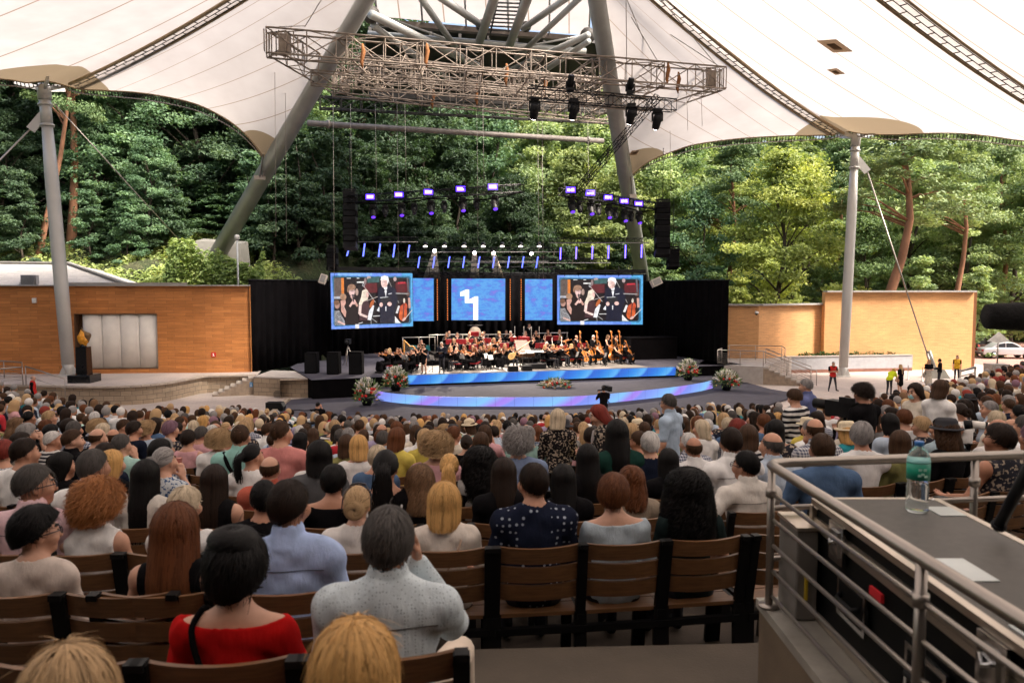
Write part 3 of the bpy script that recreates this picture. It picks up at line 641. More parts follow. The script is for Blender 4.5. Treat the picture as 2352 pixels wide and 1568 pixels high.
# laced edges along the arch tubes
for tb in (tubeL, tubeR):
    pts = resample(tb, 60)[6:]; off = (T1B-C1).normalized()*0+Vector((.25 if tb is tubeL else -.25, 0, -.1)); mb = MB(); mb.path([p-roof.location for p in pts], .05, 6); mb.build('edge_rim', m_rim, roof)
    mb = MB(); pp = resample(tb, 110)[10:]; mb.path([p+off-roof.location for p in pp], .03, 5)
    for p in pp: mb.tube(p-roof.location, p+off-roof.location, .035, n=5)
    mb.build('edge_clamps', m_lace, roof)
# arch legs
m_tube = M('grey_painted_steel', (.33, .33, .31), .42, .25, var=.14, scale=.8, bmp=.002, bscale=40)
t = thing('arch_leg', 'thick grey steel tube leaning right from the grassy bank to the roof', 'arch leg', T1B)
mb = MB(); mb.tube(Vector((0, 0, 0))-(T1T-T1B)*.03, T1E-T1B, .595, .365, n=32); mb.build('tube', m_tube, t)
q = C1-T1B+Vector((.1, -.2, -.6)); ax = (T1T-T1B).normalized(); mb = MB()
for k in (-.12, .12): mb.bar(q+Vector((k, 0, .9)), q-ax*.9+Vector((k+.05, -.1, 0)), .06, .16)
mb.box(q-ax*1.0, (.7, .3, .25), rz=.2); mb.build('bracket', m_steel, t)
t = thing('concrete_footing', 'big pale concrete block on the bank at the foot of the leaning steel tube', 'footing', T1B-Vector((0, 0, 1.5)))
mb = MB(); a0 = P(449, 553, 58); a1 = P(553, 560, 58.4); a2 = P(566, 606, 57.2); a3 = P(446, 600, 56.8); 
a2 = a2-Vector((0, .3, 2.3)); a3 = a3-Vector((0, .3, 2.3)); vs = [a3, a2, a1, a0]; vs = [v-t.location for v in vs]; vb = [v+Vector((0, 1.6, .25)) for v in vs]; mb.add(vs+vb, [(0, 1, 2, 3), (7, 6, 5, 4), (3, 2, 6, 7), (1, 5, 6, 2), (0, 3, 7, 4), (0, 4, 5, 1)]); mb.build('block', M('footing_concrete', (.2, .19, .165), .9, var=.15, scale=2), t)
t = thing('arch_leg', 'thick grey steel tube rising behind the right video screen to the roof', 'arch leg', T2B)
mb = MB(); mb.tube(Vector((0, 0, 0))-(T2T-T2B)*.03, T2E-T2B, .615, .45, n=32); mb.build('tube', m_tube, t)
q = C2-T2B+Vector((-.1, -.2, -.5)); mb = MB(); mb.bar(q+Vector((0, 0, .7)), q+Vector((.15, .2, -1)), .12, .2); mb.box(q+Vector((.15, .2, -1)), (.5, .3, .3)); mb.build('bracket', m_steel, t)
# masts
m_mast = M('mast_grey', (.50, .49, .47), .4, .15, var=.08, scale=.6)
def mast(label, base, top, r, guys):
    t = thing('canopy_mast', label, 'mast', base); d = top-base; u = d.normalized(); Lm = d.length
    mb = MB(); mb.path([u*.7, u*(Lm*.3), u*(Lm*.7), u*(Lm-2.4)], [r*.92, r*1.02, r*.98, r*.78], 28); mb.build('pole', m_mast, t)
    mb = MB(); mb.path([u*0, u*.35, u*.7], [r*.35, r*.5, r*.92], 20); mb.box((0, 0, .05), (r*2.6, r*1.6, .12)); [mb.bar((sx*r*1.1, 0, .1), u*.6+Vector((sx*r*.4, 0, 0)), .08, .3) for sx in (-1, 1)]; mb.build('foot', m_mast, t)
    mb = MB(); mb.path([u*(Lm-2.4), u*(Lm-.9)], [r*.84, r*.84], 24)
    for z in (2.4, 1.2): mb.path([u*(Lm-z-.06), u*(Lm-z+.06)], [r*1.05, r*1.05], 24)
    mb.path([u*(Lm-.9), u*(Lm-.1), u*Lm], [r*.98, r*.98, r*.8], 24)
    for a in (-.9, .1, 1.3, 2.2, 3.4): mb.bar(u*(Lm-.3), u*(Lm-.1)+Vector((math.cos(a), math.sin(a), .1))*1.5, .14, .26)
    for g in guys:
        gd = (Vector(g)-top); gd.z = 0; gd.normalize(); mb.bar(u*(Lm-1.6), u*(Lm-2.7)+gd*.9, .1, .5)
    mb.build('head', m_mast, t)
    for g in guys:
        gd = (Vector(g)-top); gd.z = 0; gd.normalize(); a = u*(Lm-2.6)+gd*.85; e = Vector(g)-base; mb = MB(); mb.tube(a, e, .055, n=8); mb.tube(e, e.lerp(a, .12), .1, n=8); mb.build('guy_cable', m_steel, t)
    return t
mb1 = G(159, 864, TZ); mast('left grey roof mast leaning outwards before the terracotta wall', mb1, M1, .38, [P(-190, 560, 46)])
g2 = G(2148, 868); mast('right grey roof mast standing on the plaza before the ochre wall', G(1936, 866), M2, .335, [g2])
t = thing('cable_anchor', 'pale concrete anchor block where the right mast cable meets the plaza', 'anchor', g2); mb = MB(); mb.add([(-.7, -.5, 0), (.8, -.5, 0), (.8, .6, 0), (-.7, .6, 0), (-.3, -.3, .9), (.5, -.3, .6), (.5, .4, .6), (-.3, .4, .9)], [(0, 1, 5, 4), (1, 2, 6, 5), (2, 3, 7, 6), (3, 0, 4, 7), (4, 5, 6, 7)]); mb.build('block', M('footing_concrete'), t)
mb = MB(); mb.tube((0, 0, .5), (-.45, .1, 1.9), .14, n=8); mb.build('socket', M('anchor_steel', (.3, .3, .28), .5, .5), t)
mb = MB(); mb.tube(P(122, 235, M1.y), P(420, 560, 56), .03, n=6); tag(mb.build('stay_cable', m_steel), 'thin steel stay running from the left mast head down to the bank', 'cable')
m_hatch = see_through(M('hatch_tan', (.62, .52, .42), .8), (.52, .43, .34), .8); m_hatch2 = see_through(M('hatch_brown', (.33, .25, .17), .8), (.35, .27, .19), .8)
# hatches sewn into the membrane on the right
mem_pts = [(proj(q), q, v.normal.copy()) for o in roof.children if o.name.startswith('membrane') for v in o.data.vertices for q in [v.co+roof.location] if q.y > 8]
for x, y, s in ((1918, 103, .8), (1921, 162, .42), (1456, 349, .3)):
    _, q, nn = min(mem_pts, key=lambda m: (m[0][0]-x)**2+(m[0][1]-y)**2); nn = -nn if nn.z > 0 else nn; r = ray(x, y); q0 = Vector((0, 0, H)); q = q0+r*((q-q0).dot(nn)/r.dot(nn))+nn*.06
    t = thing('ceiling_hatch', {.8: 'large square tan hatch patch with opening on the right canopy', .42: 'small tan vent patch below the large one on the canopy', .3: 'tiny round tan patch low on the right canopy'}[s], 'patch', q)
    ex = Vector((.8, .5, .3)); ex = (ex-nn*ex.dot(nn)).normalized(); ey = nn.cross(ex)
    mb = MB(); mb.extr([(-s, -s*.7), (s, -s*.7), (s, s*.7), (-s, s*.7)], (0, 0, 0), ex, ey, nn, .03); mb.build('flap', m_hatch, t)
    mb = MB(); mb.extr([(-s*.5, -s*.3), (s*.5, -s*.3), (s*.5, s*.3), (-s*.5, s*.3)], nn*.035, ex, ey, nn, .02); mb.build('opening', m_hatch2, t)
# ---------------------------------------------------------------- stage roof between the arch legs
sr = thing('stage_roof', 'steel braced stage roof with pale panels between the two arch tubes', 'roof', P(1100, 60, 54))
def srb(mb, name, mat): return rel(mb.build(name, mat), sr)
A0, A1, B0, B1 = P(866, 38, 55), P(1352, 82, 60), P(846, -190, 45), P(1364, -160, 47)
bm = bmesh.new(); uvl = bm.loops.layers.uv.new('UVMap')
for i in range(5):
    ps = [A0.lerp(A1, i/5+.004), A0.lerp(A1, (i+1)/5-.004), B0.lerp(B1, (i+1)/5-.004), B0.lerp(B1, i/5+.004)]
    f = bm.faces.new([bm.verts.new(p-sr.location) for p in ps])
    for lp, u in zip(f.loops, ((.03, 0), (.97, 0), (.97, 1), (.03, 1))): lp[uvl].uv = (u[0]+.5, u[1])
me = bpy.data.meshes.new('roof_panel'); bm.to_mesh(me); bm.free(); me.materials.append(m_mem); link('roof_panel', me, sr)
m_dark = M('dark_steel', (.05, .045, .04), .6, .3, var=.2); m_rib = M('roof_rib', (.5, .5, .52), .4, .3)
mb = MB(); mb.bar(P(868, 52, 55.2), P(1345, 92, 60.2), .5, .35); srb(mb, 'gutter_beam', M('gutter_brown', (.16, .13, .11), .6))
mb = MB()
for i in range(6): mb.bar(A0.lerp(A1, i/5)-Vector((0, 0, .15)), B0.lerp(B1, i/5)-Vector((0, 0, .15)), .12, .16)
srb(mb, 'roof_ribs', m_rib)
# dark soffit behind the gutter
mb = MB(); q = [P(850, 60, 56), P(1372, 100, 61), P(1376, 238, 72), P(812, 215, 68)]; mb.add(q+[p+Vector((0, .5, .6)) for p in q], [(0, 1, 2, 3), (7, 6, 5, 4), (0, 4, 5, 1), (1, 5, 6, 2), (2, 6, 7, 3), (3, 7, 4, 0)]); srb(mb, 'soffit', m_dark)
mb = MB()
for i in range(9): mb.bar(q[0].lerp(q[1], i/8)-Vector((0, 0, .2)), q[3].lerp(q[2], i/8)-Vector((0, 0, .2)), .2, .3)
srb(mb, 'purlins', m_dark)
for (x0, y0, d0, x1, y1, d1, r) in ((852, 33, 44, 1098, 152, 56, .24), (858, 60, 45, 1040, 190, 58, .18), (955, -20, 47, 1045, 108, 54, .2), (1005, -10, 46, 1108, 60, 52, .22), (1144, -30, 44, 1096, 112, 55, .28), (1218, -20, 44, 1166, 116, 56, .28), (1325, -20, 46, 1201, 66, 53, .2), (1338, -10, 46, 1186, 134, 55, .18), (1352, 80, 50, 1168, 164, 57, .2), (1352, 95, 50, 1210, 190, 60, .18), (845, 78, 56, 1345, 118, 60, .22), (900, 45, 54, 1105, 118, 57, .07), (1340, 82, 56, 1150, 118, 57, .07)):
    mb = MB(); mb.tube(P(x0, y0, d0), P(x1, y1, d1), r, n=12); srb(mb, 'brace', m_tube)
mb = MB(); mb.ball(P(1107, 60, 52), .4, 12); mb.ball(P(1208, 62, 53), .35, 12); mb.ball(P(852, 34, 45), .5, 12); mb.ball(P(1350, 82, 51), .5, 12); srb(mb, 'joints', m_dark)
mb = MB()
for k in range(13):
    y = -30+k*9; d = 46+k*.6; mb.bar(P(1139-k*1.9-4, y, d), P(1205-k*2, y+3, d), .12, .07)
mb.bar(P(1150, -30, 46), P(1124, 85, 54), .08, .2); mb.bar(P(1203, -30, 46), P(1178, 85, 54), .08, .2); srb(mb, 'catwalk_ladder', m_dark)
# horizontal pipe and black service truss between the legs
mb = MB(); a, c = P(706, 283, 50.5), P(1385, 324, 60); mb.tube(a, c, .19, n=16)
for s in (.06, .94): mb.tube(a.lerp(c, s-.004), a.lerp(c, s+.004), .26, n=16)
tag(mb.build('cross_pipe', M('brown_painted_pipe', (.20, .175, .155), .5, .2)), 'long grey brown pipe spanning between the two arch tubes', 'pipe')
# ================================================================== FOREST
nr = np.random.default_rng(11)
def leaf_mat(name, c0, c1, c2, trans=.42):
    m, n, b = nodes_of(name); at = N(n, 'ShaderNodeAttribute', attribute_name='tone'); oi = N(n, 'ShaderNodeObjectInfo')
    c = ramp(n, at.outputs['Fac'], [(0, c0), (.5, c1), (1, c2)])
    c = mixc(n, c, oi.outputs['Color'], 1, 'MULTIPLY'); n.links.new(c, b.inputs['Base Color']); b.inputs['Roughness'].default_value = .55; b.inputs['Specular IOR Level'].default_value = .35
    tr = N(n, 'ShaderNodeBsdfTranslucent'); n.links.new(mixc(n, c, (1.0, 1.0, .55), 1, 'MULTIPLY'), tr.inputs[0]); mx = n.nodes.new('ShaderNodeMixShader'); mx.inputs[0].default_value = trans
    n.links.new(b.outputs[0], mx.inputs[1]); n.links.new(tr.outputs[0], mx.inputs[2]); n.links.new(mx.outputs[0], n.nodes['Material Output'].inputs[0]); return m
m_leaf = leaf_mat('broad_leaves', (.070, .110, .058), (.165, .235, .12), (.33, .40, .205))
m_needle = leaf_mat('pine_needles', (.08, .13, .07), (.15, .21, .11), (.25, .31, .16), .25)
def norm(a): return a/np.maximum(1e-9, np.linalg.norm(a, axis=-1, keepdims=True))
def leaves(cent, nrm, size, tone, fold=.25):
    """kite-shaped leaf clumps: arrays of centres, normals, sizes -> verts, faces, tone"""
    n_ = len(cent); r = norm(nr.normal(size=(n_, 3))); x = norm(np.cross(nrm, r)); y = np.cross(nrm, x); s = size[:, None]
    v = np.stack([cent-y*s*.75, cent+x*s*.42+nrm*s*fold, cent+y*s*.75, cent-x*s*.42+nrm*s*fold*.6], 1).reshape(-1, 3)
    f = np.arange(n_*4).reshape(-1, 4); return v, f, np.repeat(tone, 4)
def np_mesh(name, v, f, mats, tone=None, smooth=False):
    me = bpy.data.meshes.new(name); nf, k = f.shape; me.vertices.add(len(v)); me.vertices.foreach_set('co', np.ascontiguousarray(v, dtype=np.float32).ravel())
    me.loops.add(nf*k); me.loops.foreach_set('vertex_index', f.astype(np.int32).ravel()); me.polygons.add(nf); me.polygons.foreach_set('loop_start', np.arange(0, nf*k, k, dtype=np.int32))
    me.polygons.foreach_set('loop_total', np.full(nf, k, dtype=np.int32)); me.polygons.foreach_set('use_smooth', np.full(nf, smooth)); me.update(calc_edges=True)
    for m in (mats if isinstance(mats, list) else [mats]): me.materials.append(m)
    if tone is not None: a = me.attributes.new('tone', 'FLOAT', 'POINT'); a.data.foreach_set('value', tone.astype(np.float32))
    return me
def crown_arrays(kind, seed, dens=1.0, leaf=.235):
    global nr
    nr = np.random.default_rng(seed)
    if kind == 'broad':
        h, rad, z0 = 16.5, 5.2, 2.0; nc = 95; t = nr.random(nc)**.9; ang = nr.random(nc)*6.283
        prof = np.sin(np.pi*np.clip(t*.93+.1, 0, 1))**.6*(1-.25*t); lob = 1+.25*np.sin(ang*3+seed)+.15*np.sin(ang*5+t*9)
        rr = rad*prof*lob*(.45+.6*nr.random(nc)**.5); c = np.stack([np.cos(ang)*rr, np.sin(ang)*rr, z0+h*t-.04*rr*rr], 1); cs = np.stack([1.5*np.ones(nc), 1.5*np.ones(nc), .62*np.ones(nc)], 1)*(.7+.7*nr.random((nc, 1))); per = int(185*dens)
    elif kind == 'pine':
        h, rad, z0 = 9.0, 3.6, 12.5; nc = 60; t = nr.random(nc); ang = nr.random(nc)*6.283
        rr = rad*(1-.75*t**1.5)*(.35+.65*nr.random(nc)**.6); c = np.stack([np.cos(ang)*rr, np.sin(ang)*rr, z0+h*t+nr.normal(size=nc)*.3], 1); cs = np.stack([1.25*np.ones(nc), 1.25*np.ones(nc), .5*np.ones(nc)], 1)*(.6+.7*nr.random((nc, 1))); per = int(190*dens)
    else:                              # slim young tree or conifer reaching to the ground
        h, rad, z0 = 9.5, 2.6, .6; nc = 55; t = nr.random(nc); ang = nr.random(nc)*6.283
        rr = rad*(1.05-t)**.8*(.4+.6*nr.random(nc)**.5); c = np.stack([np.cos(ang)*rr, np.sin(ang)*rr, z0+h*t-.12*rr], 1); cs = np.stack([1.0*np.ones(nc), 1.0*np.ones(nc), .38*np.ones(nc)], 1)*(.6+.6*nr.random((nc, 1))); per = int(130*dens)
    d = norm(nr.normal(size=(nc, per, 3)))*(nr.random((nc, per, 1))**.45); p = c[:, None]+d*cs[:, None]; p = p.reshape(-1, 3)
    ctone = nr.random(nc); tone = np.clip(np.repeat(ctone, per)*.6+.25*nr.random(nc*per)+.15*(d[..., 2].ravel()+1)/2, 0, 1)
    out = norm(np.stack([p[:, 0], p[:, 1], np.zeros(len(p))], 1)); nrm = norm(np.array([0, 0, 1.0])*.9+out*.45+nr.normal(size=p.shape)*.5)
    sz = leaf*(.6+.8*nr.random(len(p)))*(.8 if kind == 'pine' else 1)
    return leaves(p, nrm, sz, tone), c
def trunk_mesh(kind, seed, centres, mat):
    rg = random.Random(seed); mb = MB(); hh = {'broad': 15.5, 'pine': 21, 'slim': 9}[kind]; r0 = {'broad': .34, 'pine': .36, 'slim': .13}[kind]
    pts = [Vector((math.sin(i*.9+seed)*.16*i**.7, math.cos(i*1.1+seed)*.14*i**.7, hh*i/7-(.5 if i == 0 else 0))) for i in range(8)]
    mb.path(pts, [r0*(1.25 if i == 0 else 1-.115*i) for i in range(8)], 9)
    for c in rg.sample(list(map(tuple, centres)), {'broad': 34, 'pine': 26, 'slim': 12}[kind]):
        c = Vector(c); zb = max(1.2 if kind != 'pine' else 9.5, c.z-math.hypot(c.x, c.y)*(.75 if kind == 'broad' else .25)-.4); zb = min(zb, hh-.6); i = min(6, int(zb/hh*7)); b0 = pts[i].lerp(pts[i+1], zb/hh*7-i)
        mid = b0.lerp(c, .55)+Vector((0, 0, .35)); rb = r0*(1-.115*i)*.42; mb.path([b0, mid, c], [rb, rb*.6, rb*.22], 5)
    return mb.mesh('trunk', mat)
m_bark = M('grey_brown_bark', (.075, .058, .045), .95, var=.35, scale=2.5, bmp=.03, bscale=9, stretch=(1, 1, .25))
m_pinebark = M('orange_pine_bark', (.26, .125, .07), .95, var=.4, scale=1.6, bmp=.03, bscale=8, stretch=(1, 1, .3))
CROWN = {}; TRUNK = {}; LOW = {}
for kind, seeds in (('broad', (1, 2, 3, 4)), ('pine', (5, 6)), ('slim', (7, 8))):
    for i, s in enumerate(seeds):
        (v, f, tn), cs = crown_arrays(kind, s); CROWN[kind, i] = np_mesh('crown', v, f, m_needle if kind == 'pine' else m_leaf, tn); TRUNK[kind, i] = trunk_mesh(kind, s, cs, m_pinebark if kind == 'pine' else m_bark)
for i in range(2):
    (v, f, tn), cs = crown_arrays('broad', 20+i, .32, .42); LOW['broad', i] = (v, f, tn)
    (v, f, tn), cs = crown_arrays('slim', 24+i, .5, .30); LOW['slim', i] = (v, f, tn)
TREES = []
TINT = {'spruce': (.27, .35, .33), 'dark': (.46, .56, .58), 'blue': (.78, .98, 1.0), 'mid': (.85, .95, .72), 'yellow': (1.9, 1.6, .85), 'pale': (1.65, 1.55, 1.3), 'olive': (1.3, 1.15, .8)}  # darkest tint paints forest shade into the leaf colour behind the stage lights
def tree(kind, px, d, sc=1.0, tint='mid', lean=(0, 0), var=None, hs=1.0):
    x = (px-CX)/F*d; k = len([1 for q in CROWN if q[0] == kind]); i = rnd.randrange(k) if var is None else var
    z = terrain_z(x, d)-.1; nm = {'broad': 'broadleaf_tree', 'pine': 'pine_tree', 'slim': 'young_tree'}[kind]
    t = thing(nm, None, 'tree', (x, d, z), rnd.uniform(0, 6.28)); t.scale = (sc, sc, sc*hs); t.rotation_euler = (R(lean[1]), R(lean[0]), 0) if lean != (0, 0) else t.rotation_euler
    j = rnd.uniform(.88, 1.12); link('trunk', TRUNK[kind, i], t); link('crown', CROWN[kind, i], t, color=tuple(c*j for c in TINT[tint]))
    TREES.append((t, kind, tint)); return t
# named trees: pines with trunks that show, then the front ranks of the wood
for px, d, sc, hs, ln in ((168, 64, 1.0, 1.15, (3, 0)), (92, 62, .72, 1.3, (13, 0)), (2018, 66, 1.5, .68, (9, -3)), (1655, 78, .95, 1.05, (4, 0)), (2290, 84, 1.0, 1.0, (2, 0)), (832, 86, 1.1, 1.1, (3, 0)), (688, 74, .8, 1.1, (0, 0)), (1895, 88, 1.0, 1.05, (5, 0)), (2190, 76, .95, 1.05, (2, 0))):
    tree('pine', px, d, sc, 'pale' if px > 1900 else 'mid', ln, hs=hs)
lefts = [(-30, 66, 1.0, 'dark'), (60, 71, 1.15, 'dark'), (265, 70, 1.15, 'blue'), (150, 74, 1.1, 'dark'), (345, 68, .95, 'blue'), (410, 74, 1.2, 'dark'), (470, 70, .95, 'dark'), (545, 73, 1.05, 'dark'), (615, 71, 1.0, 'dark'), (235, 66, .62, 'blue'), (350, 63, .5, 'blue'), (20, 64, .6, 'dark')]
mids = [(665, 76, 1.0, 'mid'), (745, 82, 1.15, 'dark'), (835, 84, 1.0, 'dark'), (905, 80, 1.0, 'spruce'), (985, 86, 1.1, 'dark'), (1060, 82, .95, 'spruce'), (1135, 88, 1.1, 'blue'), (1180, 80, .85, 'spruce'), (1245, 86, 1.05, 'pale'), (1320, 82, .95, 'olive'), (1385, 88, 1.05, 'pale'), (1430, 80, .9, 'olive'), (700, 70, .55, 'dark'), (1000, 79, .7, 'dark'), (860, 78, .6, 'dark'), (930, 76, .62, 'spruce'), (1090, 77, .66, 'spruce'), (1250, 77, .62, 'spruce')]  # 'spruce' is the darkest tint, painted forest shade
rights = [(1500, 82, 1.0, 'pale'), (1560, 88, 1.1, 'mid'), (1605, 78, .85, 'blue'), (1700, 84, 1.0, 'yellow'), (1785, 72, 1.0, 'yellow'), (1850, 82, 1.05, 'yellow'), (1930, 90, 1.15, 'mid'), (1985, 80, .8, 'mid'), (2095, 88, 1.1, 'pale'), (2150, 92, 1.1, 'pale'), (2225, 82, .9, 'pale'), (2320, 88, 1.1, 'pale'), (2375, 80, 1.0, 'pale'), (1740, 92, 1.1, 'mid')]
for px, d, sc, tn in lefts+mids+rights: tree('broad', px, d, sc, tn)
for px, d, sc, tn in [(60, 61, .7, 'dark'), (215, 62, .6, 'blue'), (300, 61, .55, 'blue'), (400, 63, .7, 'dark'), (585, 63, .8, 'blue'), (650, 66, .9, 'blue'), (720, 74, .9, 'mid'), (690, 63, 1.0, 'dark'), (735, 65, 1.1, 'dark'), (770, 68, 1.1, 'dark'), (630, 62, .8, 'dark'), (800, 72, 1.0, 'spruce'), (850, 73, 1.1, 'spruce'), (895, 74, 1.0, 'spruce'), (950, 73, 1.1, 'spruce'), (1000, 74, 1.05, 'spruce'), (1050, 74, 1.1, 'spruce'), (1105, 74, 1.0, 'spruce'), (1150, 74, 1.1, 'spruce'), (1200, 74, 1.1, 'spruce'), (1255, 75, 1.1, 'spruce'), (1300, 76, 1.0, 'spruce'), (1425, 77, 1.0, 'spruce'), (1325, 78, 1.1, 'olive'), (1370, 77, 1.1, 'olive'), (1540, 70, .8, 'mid'), (1640, 72, .75, 'mid'), (1700, 69, .7, 'yellow'), (1870, 71, .8, 'mid'), (2110, 74, .9, 'pale'), (2250, 72, .8, 'pale'), (1490, 76, .9, 'mid'), (1945, 72, .8, 'mid')]:  # 'spruce' is the darkest tint, painted forest shade
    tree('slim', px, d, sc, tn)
def label_trees():
    groups = {}
    for t, kind, tint in TREES:
        px = proj(t.location+Vector((0, 0, 5)))[0]; reg = 'left of the left arch tube' if px < 640 else ('between the arch tubes' if px < 1470 else ('between right arch tube and mast' if px < 1945 else 'right of the right mast'))
        groups.setdefault((kind, tint, reg), []).append((px, t))
    tn = {'spruce': 'shade-dark green', 'dark': 'dark green', 'blue': 'bluish green', 'mid': 'mid green', 'yellow': 'bright yellow-green', 'pale': 'pale green', 'olive': 'olive'}; kn = {'broad': 'broadleaf tree', 'pine': 'orange-trunked pine', 'slim': 'small young tree'}
    for (kind, tint, reg), l in groups.items():
        l.sort(key=lambda q: q[0])
        for i, (px, t) in enumerate(l):
            if len(l) == 1: lab = f'the only {tn[tint]} {kn[kind]} {reg}'
            else: lab = f'{tn[tint]} {kn[kind]} {reg}, {"leftmost" if i == 0 else ("rightmost" if i == len(l)-1 else ordn(i)+" from left")}'
            t['label'] = lab; t['group'] = 'forest trees behind the stage'
label_trees()
# the far wood: one mass of leaves
def merged(items, name, mat):
    V = []; Fc = []; T = []; o = 0; Cc = []
    for (v, f, tn), loc, sc, rz, dt in items:
        ca, sa = math.cos(rz), math.sin(rz); q = v*np.array(sc); q = np.stack([q[:, 0]*ca-q[:, 1]*sa, q[:, 0]*sa+q[:, 1]*ca, q[:, 2]], 1)+np.array(loc); V.append(q); Fc.append(f+o); o += len(v); T.append(np.clip(tn*.8+dt, 0, 1))
    return np_mesh(name, np.concatenate(V), np.concatenate(Fc), mat, np.concatenate(T))
items = {'l': [], 'r': []}
for row in range(7):
    for k in range(17):
        px = -120+k*165+rnd.uniform(-50, 50)+(row % 2)*80; d = (82 if px < 640 else 94)+row*8+rnd.uniform(-3, 3)
        if px > 1450: d += 4
        x = (px-CX)/F*d; z = terrain_z(x, d); s = rnd.uniform(.9, 1.2)
        if px > 1950: s *= .8
        items['l' if px < 1200 else 'r'].append((LOW['broad', k % 2], (x, d, z-.3), (s*1.1, s*1.1, s), rnd.uniform(0, 6.28), rnd.uniform(-.1, .15)))
for k in range(90):
    px = rnd.uniform(560, 2400); d = rnd.uniform(74, 96) if px > 640 else rnd.uniform(64, 80); x = (px-CX)/F*d
    if x > 28 and d < 88: continue
    s = rnd.uniform(.45, .8); items['l' if px < 1200 else 'r'].append((LOW['slim', k % 2], (x, d, terrain_z(x, d)-.2), (s*1.5, s*1.5, s), rnd.uniform(0, 6), rnd.uniform(-.1, .1)))
for k in range(40):
    px = rnd.uniform(-60, 660); d = rnd.uniform(62, 80); x = (px-CX)/F*d; s = rnd.uniform(.35, .7); items['l'].append((LOW['slim', k % 2], (x, d, terrain_z(x, d)-.2), (s*1.6, s*1.6, s), rnd.uniform(0, 6), rnd.uniform(-.2, 0)))
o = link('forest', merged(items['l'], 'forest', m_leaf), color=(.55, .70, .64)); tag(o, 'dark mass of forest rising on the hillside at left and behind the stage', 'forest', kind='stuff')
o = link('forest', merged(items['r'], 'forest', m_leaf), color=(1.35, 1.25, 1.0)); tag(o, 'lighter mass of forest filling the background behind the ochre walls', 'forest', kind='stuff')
# dense wood behind and beside the audience, closing the valley
it = []
for k in range(70):
    a = R(rnd.uniform(100, 440)); rr = rnd.uniform(58, 80); x, y = math.cos(a)*rr, math.sin(a)*rr-6
    if y > 20 and abs(x) < y*.75: continue
    s = rnd.uniform(1.0, 1.3); it.append((LOW['broad', k % 2], (x, y, terrain_z(x, y)-.5), (s, s, s), rnd.uniform(0, 6), 0))
o = link('forest', merged(it, 'forest', m_leaf), color=(.7, .8, .7)); tag(o, 'wood surrounding the seats at the sides and the back of the arena', 'forest', kind='stuff')
# leafy ground cover on the bank
def cover(n_, xr, yr, size, hgt, name, label, col, cat='ground cover', tr=(.1, .9), mask=None):
    x = nr.uniform(*xr, n_); y = nr.uniform(*yr, n_); lump = .5+.5*np.sin(x*1.3+np.sin(y*.9)*2)*np.sin(y*1.1+x*.4); z = np.array([terrain_z(a, b) for a, b in zip(x, y)])
    if mask is not None:
        k = mask(x, y)&((z > 4)|(x > 0)); x, y, z, lump = x[k], y[k], z[k], lump[k]
    n_ = len(x); z = z+nr.random(n_)*hgt*(.25+lump); nm = norm(np.array([0, -.35, 1.0])+nr.normal(size=(n_, 3))*.45)
    v, f, tn = leaves(np.stack([x, y, z], 1), nm, size*(.5+nr.random(n_)), np.clip(tr[0]+(tr[1]-tr[0])*(.55*lump+.45*nr.random(n_)), 0, 1))
    o = link(name, np_mesh(name, v, f, m_leaf, tn), color=col); return tag(o, label, cat, kind='stuff')
cover(34000, (-42, -15.5), (52.5, 66), .2, .8, 'ground_cover', 'light green leafy ground cover on the bank behind the terracotta wall', (1.9, 1.7, 1.15), mask=lambda x, y: ((x > -30)|(nr.random(len(x)) < .35))&((x < -20)|(y < 60)))
cover(14000, (-46, -24), (53, 68), .16, .35, 'dry_grass', 'dry yellowish grass on the bank above the pale stone roof', (3.0, 2.2, 1.5), 'grass')
cover(9000, (-24.2, -17.5), (55.2, 56.7), .22, 3.3, 'ground_cover', 'ivy growing up round the concrete footing block', (1.7, 1.65, 1.15))
cover(20000, (8, 42), (64, 84), .28, 1.7, 'undergrowth', 'green undergrowth behind the ochre walls', (1.0, 1.1, .8), 'undergrowth', mask=lambda x, y: (x < 27)|(y > 86))
